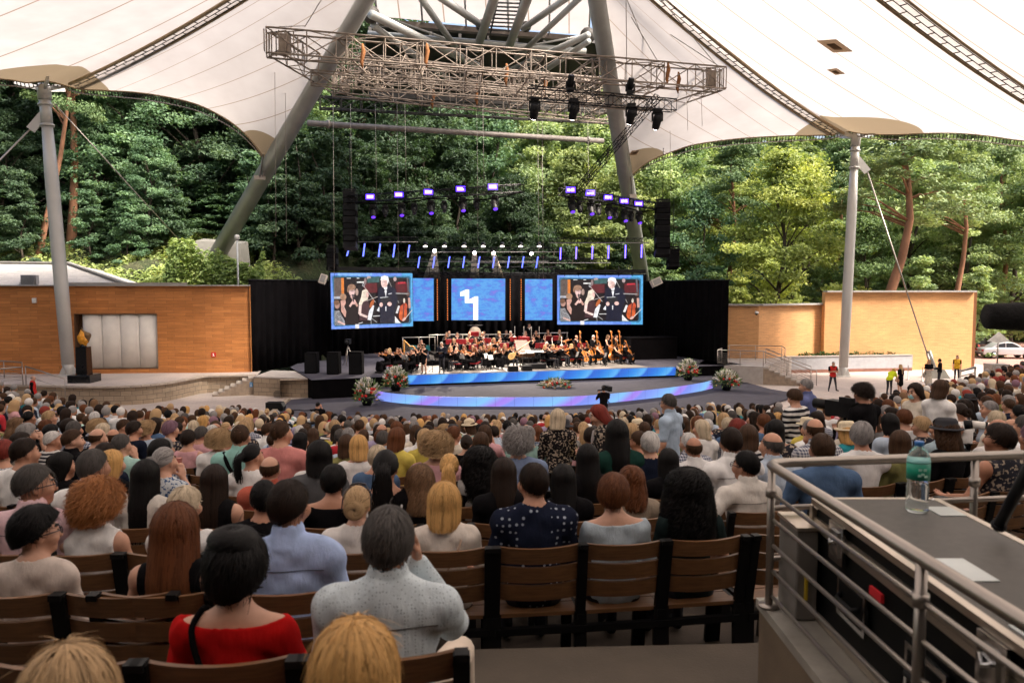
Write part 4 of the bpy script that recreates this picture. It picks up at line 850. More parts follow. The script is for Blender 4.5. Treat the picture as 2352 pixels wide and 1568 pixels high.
# ================================================================== PEOPLE KIT: distance fields turned into skin-tight meshes
class SDF:
    def __init__(s, lo, hi, h):
        s.lo = np.array(lo, float); s.h = h; s.n = np.ceil((np.array(hi)-s.lo)/h).astype(int)+1
        s.ax = [s.lo[i]+h*np.arange(s.n[i]) for i in range(3)]; s.V = np.full(s.n, .09)
    def sub(s, lo, hi):
        a = np.clip(np.floor((lo-s.lo)/s.h).astype(int), 0, s.n); b = np.clip(np.ceil((hi-s.lo)/s.h).astype(int)+1, 0, s.n)
        sl = tuple(slice(a[i], b[i]) for i in range(3))
        if (b <= a).any(): return None, None
        g = np.stack(np.meshgrid(*[s.ax[i][sl[i]] for i in range(3)], indexing='ij'), -1); return sl, g
    def mix(s, sl, d, k, mode):
        v = s.V[sl]
        if mode == 'cut': s.V[sl] = np.maximum(v, -d); return
        if k <= 0: s.V[sl] = np.minimum(v, d); return
        hh = np.clip(.5+.5*(v-d)/k, 0, 1); s.V[sl] = v*(1-hh)+d*hh-k*hh*(1-hh)
    def cone(s, a, b, ra, rb, k=.03, mode='add'):
        a, b = np.array(a, float), np.array(b, float); m = max(ra, rb)+.08; sl, g = s.sub(np.minimum(a, b)-m, np.maximum(a, b)+m)
        if sl is None: return s
        d = b-a; t = np.clip(((g-a) @ d)/max(1e-9, d @ d), 0, 1); s.mix(sl, np.linalg.norm(g-a-t[..., None]*d, axis=-1)-(ra+(rb-ra)*t), k, mode); return s
    def ell(s, c, r, k=.03, rot=None, mode='add'):
        c, r = np.array(c, float), np.array(r, float); m = r.max()+.08; sl, g = s.sub(c-m, c+m)
        if sl is None: return s
        q = g-c
        if rot is not None: q = q @ np.array(rot)
        k0 = np.linalg.norm(q/r, axis=-1); k1 = np.maximum(1e-6, np.linalg.norm(q/(r*r), axis=-1)); s.mix(sl, k0*(k0-1)/k1, k, mode); return s
    def noise(s, amp, seed, fr=1.0):
        rg = np.random.default_rng(seed); g = np.stack(np.meshgrid(*s.ax, indexing='ij'), -1); acc = 0
        for i in range(5):
            w_ = rg.normal(size=3)*(9+7*i)*fr; acc = acc+np.sin(g @ w_+rg.random()*6+1.5*np.sin(g @ (rg.normal(size=3)*8)))/(1+.35*i)
        s.V += acc*amp*.4; return s
    def mesh(s):
        V = s.V; ins = V < 0; n = s.n; c = [n[i]-1 for i in range(3)]; cnt = np.zeros(c, int)
        for dx in (0, 1):
            for dy in (0, 1):
                for dz in (0, 1): cnt += ins[dx:dx+c[0], dy:dy+c[1], dz:dz+c[2]]
        act = (cnt > 0)&(cnt < 8); ii = np.argwhere(act); idx = np.full(c, -1); idx[act] = np.arange(len(ii)); P_ = np.zeros((len(ii), 3)); W = np.zeros(len(ii))
        corners = [np.array((x, y, z)) for x in (0, 1) for y in (0, 1) for z in (0, 1)]
        for a in corners:
            for ax in range(3):
                if a[ax]: continue
                b = a.copy(); b[ax] = 1; va = V[tuple((ii+a).T)]; vb = V[tuple((ii+b).T)]; cr = (va < 0) != (vb < 0)
                t = np.where(cr, va/np.where(cr, va-vb, 1), 0); P_ += np.where(cr[:, None], a+t[:, None]*(b-a), 0); W += cr
        P_ = (P_/W[:, None]+ii)*s.h+s.lo; F_ = []
        for ax in range(3):
            o = [0, 1, 2]; o.remove(ax); u, v = o; A = np.take(ins, range(n[ax]-1), ax); B = np.take(ins, range(1, n[ax]), ax); e = np.argwhere(A != B)
            ok = (e[:, u] > 0)&(e[:, v] > 0)&(e[:, u] < c[u])&(e[:, v] < c[v]); e = e[ok]; fl = A[tuple(e.T)]
            def at(du, dv): q = e.copy(); q[:, u] += du; q[:, v] += dv; return idx[tuple(q.T)]
            q = np.stack([at(-1, -1), at(0, -1), at(0, 0), at(-1, 0)], 1); sw = fl if ax != 1 else ~fl
            q = np.where(sw[:, None], q, q[:, ::-1]); F_.append(q)
        return P_, np.concatenate(F_)
def rotm(yaw=0, pitch=0, roll=0): return np.array(Euler((pitch, roll, yaw)).to_matrix())
A3 = lambda *v: np.array(v, float)
def seated(sex='m', yaw=0, pitch=0, arms='lap', lean=0, roll=0):
    w = .195 if sex == 'm' else .165; p = dict(hip=A3(0, 0, .53), neck=A3(0, -.035+lean, 1.05), head=A3(0, .012+lean*1.15, 1.208), w=w, sex=sex, hr=rotm(yaw, pitch, roll))
    for s, t in ((-1, 'l'), (1, 'r')):
        p['sh'+t] = A3(s*w, -.045+lean, .995); p['el'+t] = A3(s*(w+.055), .0+lean*.5, .735); p['wr'+t] = A3(s*.13, .24, .66); p['hd'+t] = A3(-s*.25, .95, -.05)
        p['kn'+t] = A3(s*.11, .45, .53); p['an'+t] = A3(s*.12, .47, .09); p['to'+t] = A3(s*.13, .6, .045)
    if arms == 'side':
        for s, t in ((-1, 'l'), (1, 'r')): p['el'+t] = A3(s*(w+.1), .0, .74); p['wr'+t] = A3(s*.22, .22, .68); p['hd'+t] = A3(0, 1, -.1)
    if arms == 'up': p['elr'] = A3(w+.08, .1, .80); p['wrr'] = A3(.1, .13, 1.04); p['hdr'] = A3(-.2, .1, 1)
    if arms == 'face': p['elr'] = A3(w+.05, .17, .82); p['wrr'] = A3(.105, .13, 1.10); p['hdr'] = A3(-.15, -.05, 1)
    if arms == 'back': p['ell'] = A3(-w-.17, -.1, .84); p['wrl'] = A3(-w-.34, -.02, .93); p['hdl'] = A3(-.8, .5, -.3)
    return p
def standing(sex='m', yaw=0, pitch=0, arms='down', stride=0.0, lean=0, roll=0, hgt=1.0, fat=1.0):
    w = .2 if sex == 'm' else .17; p = dict(hip=A3(0, 0, .93), neck=A3(0, -.02+lean, 1.47), head=A3(0, .02+lean*1.2, 1.635), w=w, sex=sex, hr=rotm(yaw, pitch, roll), stand=True, fat=fat)
    for s, t in ((-1, 'l'), (1, 'r')):
        p['sh'+t] = A3(s*w, -.02+lean, 1.41); p['el'+t] = A3(s*(w+.06), -.03+lean*.6, 1.12); p['wr'+t] = A3(s*(w+.06), .05, .87); p['hd'+t] = A3(0, .15, -1)
        f = stride*s; p['kn'+t] = A3(s*.10, .03+f*.5, .5); p['an'+t] = A3(s*.10+s*.02, -.02+f, .09); p['to'+t] = A3(s*.13, .12+f, .045)
    if arms == 'folded':
        for s, t in ((-1, 'l'), (1, 'r')): p['el'+t] = A3(s*(w+.07), .04, 1.14); p['wr'+t] = A3(-s*.02, .2, 1.2+s*.03); p['hd'+t] = A3(-s, .1, .1)
    if arms == 'hold':
        for s, t in ((-1, 'l'), (1, 'r')): p['el'+t] = A3(s*(w+.06), .03, 1.13); p['wr'+t] = A3(s*.1, .3, 1.13); p['hd'+t] = A3(-s*.5, .7, .1)
    if arms == 'mic': p['elr'] = A3(w+.04, .1, 1.16); p['wrr'] = A3(.06, .2, 1.38); p['hdr'] = A3(-.3, -.1, 1); p['ell'] = A3(-w-.04, .08, 1.15); p['wrl'] = A3(-.03, .22, 1.28); p['hdl'] = A3(.3, 0, 1)
    if arms == 'camera': p['elr'] = A3(w+.06, .12, 1.22); p['wrr'] = A3(.12, .24, 1.5); p['hdr'] = A3(-.2, .3, 1); p['ell'] = A3(-w-.04, .2, 1.2); p['wrl'] = A3(-.1, .3, 1.42); p['hdl'] = A3(.2, .4, .8)
    if arms == 'bass': p['ell'] = A3(-w-.16, .12, 1.36); p['wrl'] = A3(-.16, .26, 1.56); p['hdl'] = A3(.5, .2, .6); p['elr'] = A3(w+.1, .12, 1.15); p['wrr'] = A3(.12, .36, .98); p['hdr'] = A3(-.6, .4, -.3)
    if arms == 'bend':
        p['neck'] = A3(0, .36, 1.30); p['head'] = A3(0, .5, 1.40)
        for s, t in ((-1, 'l'), (1, 'r')): p['sh'+t] = A3(s*w, .32, 1.26); p['el'+t] = A3(s*(w+.05), .42, 1.0); p['wr'+t] = A3(s*.1, .52, .86); p['hd'+t] = A3(0, .6, -.6)
    return p
def torso(S_, p, grow=0.0):
    hip, nk = p['hip'], p['neck']; ax = nk-hip; L = np.linalg.norm(ax); z = ax/L; x = A3(1, 0, 0); y = np.cross(z, x); rot = np.stack([x, y, z], 1); f = p['sex'] == 'f'; w = p['w']; g = grow; ft = p.get('fat', 1)
    at = lambda t, dy=0: hip+ax*t+y*dy
    S_.ell(at(.02), (.172+g, .128+g, .125+g), .05, rot); S_.ell(at(.30, -.005+.02*(ft-1)*5), ((.142 if f else .155)*ft+g, .108*ft+g, .17+g), .06, rot); S_.ell(at(.66, .0), ((.152 if f else .175)+g, .115+g, .18+g), .06, rot)
    if f:
        for s in (-1, 1): S_.ell(at(.62, .085)+x*s*.07, (.06+g, .055+g, .06+g), .04, rot)
    for t in 'lr':
        S_.cone(at(.93), p['sh'+t]+A3(0, 0, -.012), .075+g, .066+g, .05)
    S_.cone(nk+A3(0, 0, .01), p['sh'+'l']+A3(.05, 0, .0), .052+g*.7, .045+g, .05); S_.cone(nk+A3(0, 0, .01), p['sh'+'r']+A3(-.05, 0, .0), .052+g*.7, .045+g, .05)
def arm(S_, p, t, g=0.0, to=2.0):
    f = .9 if p['sex'] == 'f' else 1.0; sh, el, wr = p['sh'+t], p['el'+t], p['wr'+t]
    if to <= 1: e = sh+(el-sh)*to; S_.cone(sh, e, .054*f+g, .046*f+g*1.3, .035)
    else:
        S_.cone(sh, el, .053*f+g, .041*f+g, .035); q = el+(wr-el)*(to-1); S_.cone(el, q, .041*f+g, .030*f+g*1.1, .025)
def hand(S_, p, t, fine=True):
    wr = p['wr'+t]; d = p['hd'+t]/np.linalg.norm(p['hd'+t]); s = -1 if t == 'l' else 1; side = np.cross(d, A3(0, 0, 1.0)); side = side/max(1e-6, np.linalg.norm(side)) if np.linalg.norm(side) > .1 else A3(1, 0, 0); side = side*s
    up = np.cross(side, d); pal = wr+d*.05; rot = np.stack([side, d, up], 1); S_.ell(pal, (.040, .052, .018), .012, rot)
    if fine:
        for i, (o, l) in enumerate(((-.029, .062), (-.010, .074), (.010, .070), (.028, .055))):
            k0 = pal+d*.042+side*o; k1 = k0+d*l*.55-up*.008; S_.cone(k0, k1, .0105, .0095, .006); S_.cone(k1, k1+d*l*.4-up*.026, .0095, .008, .004)
        th = pal-side*.034-d*.012; S_.cone(th, th-side*.026+d*.026-up*.008, .0125, .0105, .008); S_.cone(th-side*.026+d*.026-up*.008, th-side*.02+d*.056-up*.018, .0105, .0085, .004)
def head(S_, p, face=True):
    c, hr = p['head'], p['hr']; T = lambda *q: c+hr @ A3(*q); f = .95 if p['sex'] == 'f' else 1
    S_.ell(T(0, -.012, .028), (.077*f, .097*f, .095), .02, hr); S_.ell(T(0, .03, -.035), (.058*f, .062, .085), .035, hr); S_.ell(T(0, .068, -.088), (.026, .022, .022), .03, hr)
    if face:
        S_.cone(T(0, .090, .012), T(0, .108, -.028), .010, .0145, .014); S_.ell(T(0, .086, .034), (.05, .014, .010), .012, hr); S_.ell(T(0, .088, -.060), (.022, .009, .009), .008, hr)
        for s in (-1, 1): S_.ell(T(s*.031, .094, .012), (.017, .014, .010), .01, hr, 'cut'); S_.ell(T(s*.031, .083, .010), (.0125, .0125, .0125), .004, hr); S_.ell(T(s*.05, .065, -.025), (.025, .03, .03), .03, hr)
    for s in (-1, 1): S_.ell(T(s*.079*f, -.005, -.005), (.011, .022, .033), .006, hr)
    S_.cone(p['neck']-A3(0, 0, .03), T(0, -.02, -.05), .062*f, .052*f, .035)
def legs(S_, p, g=0.0, shoes=True, to=2.0):
    f = p['sex'] == 'f'; h = p['hip']
    for s, t in ((-1, 'l'), (1, 'r')):
        a = h+A3(s*.095, 0, -.02); S_.cone(a, p['kn'+t], .088+g, .058+g, .05)
        if to > 1: e = p['kn'+t]+(p['an'+t]-p['kn'+t])*(to-1); S_.cone(p['kn'+t], e, .057+g, .040+g*1.6, .03)
        if shoes: S_.cone(p['an'+t]-A3(0, 0, .03), p['to'+t], .042, .036, .02)
def bbox(p, low=-.02):
    q = np.stack([v for k, v in p.items() if isinstance(v, np.ndarray) and v.shape == (3,) and not k.startswith('hd')]); lo = q.min(0)-.22; hi = q.max(0)+.22; lo[2] = low; return lo, hi
CACHE = {}
m_skin, n, b = nodes_of('skin'); oi = N(n, 'ShaderNodeObjectInfo'); f = noise(n, 14, 4)
n.links.new(mixc(n, oi.outputs['Color'], ramp(n, f, [(.3, (.86, .80, .78)), (.7, (1.06, 1.0, .98))]), 1, 'MULTIPLY'), b.inputs['Base Color']); b.inputs['Roughness'].default_value = .5; b.inputs['Specular IOR Level'].default_value = .35
m_eye = M('eye_dark', (.02, .015, .012), .2, var=0); m_lip = M('lips', (.36, .10, .09), .4, var=.1); m_trs = M('dark_trousers', (.02, .02, .026), .9, var=.3, scale=6); m_shoe = M('black_shoe', (.012, .011, .01), .45, var=0)
def body_mesh(key, p, h=.0105, leg='trousers'):
    if ('b', key) in CACHE: return CACHE['b', key]
    S_ = SDF(*bbox(p), h); torso(S_, p); legs(S_, p)
    for t in 'lr': arm(S_, p, t); hand(S_, p, t, h < .016)
    head(S_, p); v, f = S_.mesh(); me = np_mesh('body', v, f, [m_skin, m_eye, m_lip, m_trs, m_shoe], smooth=True); c = v[f].mean(1); mi = np.zeros(len(f), int)
    q = (c-p['head']) @ p['hr']
    for s in (-1, 1): mi[np.linalg.norm((q-A3(s*.031, .093, .011))/A3(1, 1.2, .62), axis=1) < .0135] = 1; mi[(np.abs(q[:, 0]-s*.031) < .02)&(np.abs(q[:, 2]-.037) < .006)&(q[:, 1] > .075)] = 1
    mi[(np.abs(q[:, 0]) < .024)&(np.abs(q[:, 2]+.060) < .009)&(q[:, 1] > .082)] = 2
    if leg == 'trousers':
        low = c[:, 2] < p['hip'][2]+.06 if not p.get('stand') else c[:, 2] < p['hip'][2]+.1
        for t in 'lr':
            a, b_ = p['el'+t], p['wr'+t]+p['hd'+t]/np.linalg.norm(p['hd'+t])*.14; d = b_-a; tt = np.clip(((c-a) @ d)/(d @ d), 0, 1); da = np.linalg.norm(c-a-tt[:, None]*d, axis=1)-.042; dl = 1
            for u in 'lr':
                for a, b_ in ((p['hip'], p['kn'+u]), (p['kn'+u], p['an'+u])): d = b_-a; tt = np.clip(((c-a) @ d)/(d @ d), 0, 1); dl = np.minimum(dl, np.linalg.norm(c-a-tt[:, None]*d, axis=1)-.075)
            low &= (da > dl)
        mi[low] = 3
    mi[c[:, 2] < .10] = 4
    me.polygons.foreach_set('material_index', mi); CACHE['b', key] = me; return me
def top_mesh(key, p, sleeve=.7, h=.0115, neck='crew', hem=None, fold=.5, seed=3, grow=.013, collar=False, skirt=None):
    if ('t', key) in CACHE: return CACHE['t', key]
    lo, hi = bbox(p); 
    S_ = SDF(lo, hi, h); torso(S_, p, grow)
    if sleeve > 0:
        for t in 'lr': arm(S_, p, t, grow, sleeve)
    if skirt is not None:
        hp = p['hip']
        if p.get('stand'): S_.cone(hp+A3(0, 0, .08), A3(0, 0, skirt[0]+skirt[1]), .15, skirt[1], .06)
        else:
            legs(S_, p, .03, False, 1.0); S_.ell((p['knl']+p['knr'])/2*.9+A3(0, 0, .0), (.2, .15, .09), .06)
            if skirt[0] < .4: [S_.cone(p['kn'+t], p['an'+t]+A3(0, 0, skirt[0]), .10, .13, .06) for t in 'lr']
    S_.noise(.009*fold, seed)
    nk = p['neck']; hip = p['hip']; z = (nk-hip)/np.linalg.norm(nk-hip)
    if collar:
        S_.cone(nk-z*.012, nk+z*.052+A3(0, .012, 0), .104, .080, 0)
        S_.cone(nk-z*.1, nk+z*.2+A3(0, .02, 0), .058, .058, 0, 'cut')
    else: S_.ell(nk+z*.05+A3(0, .02, 0), {'crew': (.082, .085, .07), 'wide': (.15, .11, .075), 'low': (.125, .12, .16), 'off': (.24, .14, .10)}[neck], 0, None, 'cut')
    if sleeve <= 0:                    # armholes
        for s, t in ((-1, 'l'), (1, 'r')): S_.ell(p['sh'+t]+A3(s*.055, 0, -.02), (.066, .12, .14), 0, None, 'cut')
    if skirt is None: S_.V = np.maximum(S_.V, (hip[2]-(.07 if hem is None else hem))-S_.ax[2][None, None, :])
    else: S_.V = np.maximum(S_.V, skirt[0]-S_.ax[2][None, None, :])
    v, f = S_.mesh(); me = np_mesh('top', v, f, [], smooth=True); CACHE['t', key] = me; return me
def with_mat(me, mat, key):
    k = ('m', key, mat.name)
    if k not in CACHE: q = me.copy(); q.materials.clear(); q.materials.append(mat); CACHE[k] = q
    return CACHE[k]
def seam(t, key, z, r=.0018):        # stitched seam across the back of a shirt
    me = CACHE['t', key]; v = np.array([q.co[:] for q in me.vertices]); k = (np.abs(v[:, 2]-z) < .008)&(v[:, 1] < -.05)&(np.abs(v[:, 0]) < .21); q = v[k]; q = q[np.argsort(q[:, 0])]; pts = []
    for x0 in np.arange(-.2, .2, .025):
        s = q[(q[:, 0] >= x0)&(q[:, 0] < x0+.025)]
        if len(s): pts.append((x0+.012, s[:, 1].min()-.001, z))
    if len(pts) > 3: mb = MB(); mb.path(pts, r, 5); mb.build('seam', C_PLAIN, t).color = (*[c*.8 for c in t.children[1].color[:3]], 1)
# ---------------------------------------------------------------- cloth
def cloth_mat(name, pattern=None, c2=(.02, .02, .03), scale=1.0, rough=.9):
    m, n, b = nodes_of(name); oi = N(n, 'ShaderNodeObjectInfo'); co = n.nodes.new('ShaderNodeTexCoord').outputs['Object']; c = oi.outputs['Color']
    if pattern:
        sp = N(n, 'ShaderNodeSeparateXYZ'); n.links.new(co, sp.inputs[0]); X, Y, Z = sp.outputs
        if pattern == 'stripe': fac = math_(n, 'GREATER_THAN', math_(n, 'FRACT', math_(n, 'MULTIPLY', math_(n, 'ADD', Z, math_(n, 'MULTIPLY', noise(n, 5, 2), .03)), 22*scale)), .5)
        elif pattern == 'check':
            a = math_(n, 'GREATER_THAN', math_(n, 'FRACT', math_(n, 'MULTIPLY', Z, 36*scale)), .5); d = math_(n, 'GREATER_THAN', math_(n, 'FRACT', math_(n, 'MULTIPLY', X, 36*scale)), .5); fac = math_(n, 'MULTIPLY', math_(n, 'ADD', a, d), .5)
        elif pattern == 'dots':
            v = N(n, 'ShaderNodeTexVoronoi'); v.inputs['Scale'].default_value = 26*scale; v.inputs['Randomness'].default_value = .25; n.links.new(co, v.inputs[0]); fac = math_(n, 'LESS_THAN', v.outputs['Distance'], .22)
        else:
            v = N(n, 'ShaderNodeTexNoise'); v.inputs['Scale'].default_value = 26*scale; v.inputs['Detail'].default_value = 2; n.links.new(co, v.inputs['Vector']); fac = math_(n, 'GREATER_THAN', v.outputs['Fac'], .56)
        c = mixc(n, c, c2, fac)
    f = noise(n, 8, 5); n.links.new(mixc(n, c, ramp(n, f, [(.3, (.74, .74, .74)), (.7, (1.08, 1.08, 1.08))]), 1, 'MULTIPLY'), b.inputs['Base Color']); b.inputs['Roughness'].default_value = rough; b.inputs['Specular IOR Level'].default_value = .08
    bm_ = N(n, 'ShaderNodeBump'); bm_.inputs['Distance'].default_value = .022; bm_.inputs['Strength'].default_value = .55
    n.links.new(math_(n, 'ADD', math_(n, 'MULTIPLY', noise(n, 9, 3, stretch=(1.5, 1, .6)), 1.0), math_(n, 'MULTIPLY', noise(n, 260, 1), .1)), bm_.inputs['Height']); n.links.new(bm_.outputs[0], b.inputs['Normal']); return m
C_PLAIN = cloth_mat('plain_cloth'); C_STRIPE = cloth_mat('striped_cloth', 'stripe', (.02, .02, .03)); C_CHECK = cloth_mat('checked_cloth', 'check', (.05, .06, .12)); C_FINE = cloth_mat('fine_dotted_cloth', 'dots', (.26, .33, .37), 3.0)
C_STAR = cloth_mat('dotted_cloth', 'dots', (.38, .42, .5), .9); C_FLORAL = cloth_mat('flowered_cloth', 'floral', (.42, .34, .26), 1.3); C_FLOW2 = cloth_mat('blue_print_cloth', 'floral', (.05, .10, .22), 1.6); C_BIGSTRIPE = cloth_mat('broad_striped_cloth', 'stripe', (.02, .02, .025), .55)
MATOF = {'plain': C_PLAIN, 'stripe': C_STRIPE, 'check': C_CHECK, 'fine': C_FINE, 'star': C_STAR, 'floral': C_FLORAL, 'print': C_FLOW2, 'bigstripe': C_BIGSTRIPE}
# ---------------------------------------------------------------- hair: a scalp cap and flowing ribbons
m_hair, n, b = nodes_of('hair'); at = N(n, 'ShaderNodeAttribute', attribute_name='tone'); oi = N(n, 'ShaderNodeObjectInfo'); k = math_(n, 'MULTIPLY_ADD', at.outputs['Fac'], 1.0, .45)
n.links.new(mixc(n, oi.outputs['Color'], mixc(n, (0, 0, 0), (1, 1, 1), k), 1, 'MULTIPLY'), b.inputs['Base Color']); b.inputs['Roughness'].default_value = .5; b.inputs['Specular IOR Level'].default_value = .16
def hair_mesh(style, seed=1, dens=1.0, wf=1.0):
    if ('h', style, seed, dens) in CACHE: return CACHE['h', style, seed, dens]
    rg = np.random.default_rng(seed*17+len(style)); V = []; Fc = []; T = []
    def put(v, f, t): o = len(V); V.extend(v); Fc.extend([[i+o for i in q] for q in f]); T.extend(t)
    pr = dict(r=(.084, .104, .108), line=(52, 96, 122), L=0, curl=0, cf=50, n=900, seg=.055, w=.008, lift=.006, wid=0)
    pr.update({'short': dict(n=1400, seg=.045, w=.0065), 'crop': dict(r=(.083, .103, .106), n=1200, seg=.028, w=.007, lift=.003), 'bald': dict(r=(.083, .103, .10), line=(0, 98, 120), n=500, seg=.035, w=.007, lift=.003),
        'pixie': dict(r=(.093, .112, .118), n=1200, seg=.075, w=.008, lift=.010), 'bob': dict(r=(.094, .110, .114), line=(55, 100, 105), L=.12, n=850, w=.0095, wid=.012), 'long': dict(r=(.090, .108, .112), line=(55, 98, 100), L=.42, n=900, w=.010, wid=.02),
        'wavy': dict(r=(.095, .113, .116), line=(52, 98, 102), L=.20, curl=.016, cf=40, n=850, w=.011, wid=.03), 'curly': dict(r=(.125, .140, .135), line=(50, 100, 112), L=.045, curl=.030, cf=75, n=1500, w=.007, lift=.045, wid=.008),
        'mane': dict(r=(.115, .130, .125), line=(52, 98, 102), L=.30, curl=.026, cf=55, n=1300, w=.008, lift=.03, wid=.035), 'afro': dict(r=(.122, .138, .135), line=(55, 100, 120), curl=.010, cf=110, n=1900, seg=.07, w=.0065, lift=.03),
        'bun': dict(n=620, seg=.11, w=.012, lift=.003), 'pony': dict(n=620, seg=.11, w=.012, lift=.003), 'updo': dict(r=(.098, .12, .13), n=800, seg=.08, w=.012, lift=.008)}[style])
    rx, ry, rz = pr['r']; lf, ls, lb = [R(a) for a in pr['line']]
    def tmax(ph):
        c = math.cos(ph); return ls+(lf-ls)*max(0, c)**.8 if c > 0 else ls+(lb-ls)*(-c)**1.2
    def surf(ph, th, s=1.0): return np.array((rx*s*math.sin(th)*math.sin(ph), -.012+ry*s*math.sin(th)*math.cos(ph), .022+rz*s*math.cos(th)))
    def fall(ph, d, s=1.0):            # hair hanging below the hairline
        p = surf(ph, tmax(ph), s); k = d/max(.01, pr['L']); back = max(0, -math.cos(ph)); sp = 1+pr['wid']/.1*math.sin(min(1, k)*2.2)*.9-.12*k
        return np.array((p[0]*sp, p[1]*(1-.0*k)-min(.05, .28*d)*(.4+.6*back)-(.02 if math.cos(ph) > 0 else 0)*k, p[2]-d))
    rows = []; NP = 28
    for i in range(NP+1):              # cap
        ph = -math.pi+2*math.pi*i/NP; tm = tmax(ph)
        if style == 'bald': a = [surf(ph, lerp(min(tm, R(70)+R(25)*max(0, math.cos(ph))), tm, j/7), .97) for j in range(8)]
        else: a = [surf(ph, tm*j/7, .965) for j in range(8)]
        if pr['L'] and math.cos(ph) < .45: a += [fall(ph, pr['L']*.93*j/7, .93) for j in range(1, 8)]
        elif pr['L']: a += [a[-1]]*7
        rows.append(a)
    m_ = len(rows[0]); put([p for r in rows for p in r], [(i*m_+j, i*m_+j+1, (i+1)*m_+j+1, (i+1)*m_+j) for i in range(NP) for j in range(m_-1)], [.38]*(m_*(NP+1)))
    def ribbon(pts, w, tone, tip=.35):
        pts = np.array(pts); m = len(pts); tn = np.gradient(pts, axis=0); tn /= np.maximum(1e-9, np.linalg.norm(tn, axis=1, keepdims=True)); out = pts-np.array((0, -.01, -.02)); out[:, 2] *= .5; out /= np.maximum(1e-9, np.linalg.norm(out, axis=1, keepdims=True))
        sd = np.cross(tn, out); sd /= np.maximum(1e-9, np.linalg.norm(sd, axis=1, keepdims=True)); ww = (w*(1-(1-tip)*np.linspace(0, 1, m)**2)*.5)[:, None]
        v = np.stack([pts-sd*ww, pts+out*w*.12, pts+sd*ww], 1).reshape(-1, 3); f = []
        for i in range(m-1):
            for j in (0, 1): a = i*3+j; f.append((a, a+1, a+4, a+3))
        put(list(v), f, [tone]*len(v))
    nn = int(pr['n']*dens)
    for i in range(nn):
        ph = rg.uniform(-math.pi, math.pi); tm = tmax(ph); tone = float(np.clip(rg.normal(.5, .17)+.15*math.sin(ph*9+seed)+.12*math.sin(ph*23+seed*2), 0, 1)); w = pr['w']*wf*rg.uniform(.6, 1.3); s0 = 1+rg.uniform(-.02, .045)
        if style in ('bun', 'pony'):   # drawn back to a knot
            th = tm*rg.random()**.7*1.0; a = surf(ph, th, s0); kz = .015 if style == 'bun' else .035; e = np.array((rg.normal()*.012, -ry-.018, kz+rg.normal()*.012)); pts = []
            for j in range(7):
                t = j/6; q = a*(1-t)+e*t; d = q-np.array((0, -.012, .022)); l = np.linalg.norm(d/np.array((rx, ry, rz))); q = np.array((0, -.012, .022))+d/l*s0 if l < 1 or t < .8 else q; pts.append(q)
            ribbon(pts, w, tone); continue
        curl = pr['curl']; p0 = rg.uniform(0, 6.28); fq = pr['cf']*rg.uniform(.8, 1.2)
        if pr['L']:
            th0 = tm*rg.random()**.8; arcl = (tm-th0)*.11; Lr = pr['L']*rg.uniform(.78, 1.06)*(1 if math.cos(ph) < .3 else .0 if math.cos(ph) > .75 else .75); tot = arcl+Lr; m = max(5, int(tot/.028)); m = min(m, 18); pts = []
            for j in range(m+1):
                d = tot*j/m; q = surf(ph, th0+d/.11, s0) if d < arcl else fall(ph+.0, d-arcl, s0); r_ = np.array((math.cos(ph), -math.sin(ph), 0))
                q = q+r_*(curl*math.sin(d*fq+p0))+np.array((math.sin(ph), math.cos(ph), 0))*(curl*.8*math.cos(d*fq+p0)+pr['lift']*rg.random()*.5)+rg.normal(size=3)*.0012; pts.append(q)
            ribbon(pts, w, tone)
        else:
            th0 = tm*rg.random()**.75
            if style == 'bald': th0 = lerp(R(72), tm, rg.random())
            if style == 'bald' and math.cos(ph) > .35: continue
            sw = rg.normal()*.25+.3; pts = []
            for j in range(5):
                t = j/4; q = surf(ph+sw*t*pr['seg']/.1, min(th0+pr['seg']*t/.11, tm+.10), s0+t*pr['lift']/.1*rg.random()); q = q+curl*np.array((math.sin(t*9+p0), math.cos(t*9+p0), math.sin(t*7+p0*2))); pts.append(q)
            ribbon(pts, w, tone)
    for i in range(int(150*(dens-1)) if dens > 1 and style != 'bald' else 0):   # stray hairs
        ph = rg.uniform(-math.pi, math.pi); th = tmax(ph)*rg.random()**.6; s0 = 1+rg.uniform(.02, .10); q = surf(ph, th, s0); dv = rg.normal(size=3)*.012; L_ = rg.uniform(.03, .09)
        ribbon([surf(ph+dv[0]*4*t, th+L_*t/.11, s0+dv[1]*t*3)+dv*t for t in np.linspace(0, 1, 5)], .0022, rg.uniform(.4, 1), .6)
    if style == 'bun':
        for i in range(260):
            a = rg.uniform(0, 6.28); b_ = rg.uniform(0, 6.28); c0 = np.array((0, -ry-.045, .015)); pts = []
            for j in range(6): aa = a+j*.32; bb = b_+j*.2; rr = .026+.024*math.cos(bb); pts.append(c0+np.array((rr*math.cos(aa)*1.25, .028*math.sin(bb)-.005, rr*math.sin(aa)*1.25)))
            ribbon(pts, .011, float(np.clip(rg.normal(.5, .2), 0, 1)))
    if style == 'updo':
        for i in range(330):
            a = rg.uniform(0, 6.28); b_ = rg.uniform(0, 6.28); c0 = np.array((.0, -.035, .125)); pts = []
            for j in range(6): aa = a+j*.35; bb = b_+j*.25; rr = .042+.036*math.cos(bb); pts.append(c0+np.array((rr*math.cos(aa), rr*math.sin(aa), .036*math.sin(bb))))
            ribbon(pts, .014, float(np.clip(rg.normal(.5, .2), 0, 1)))
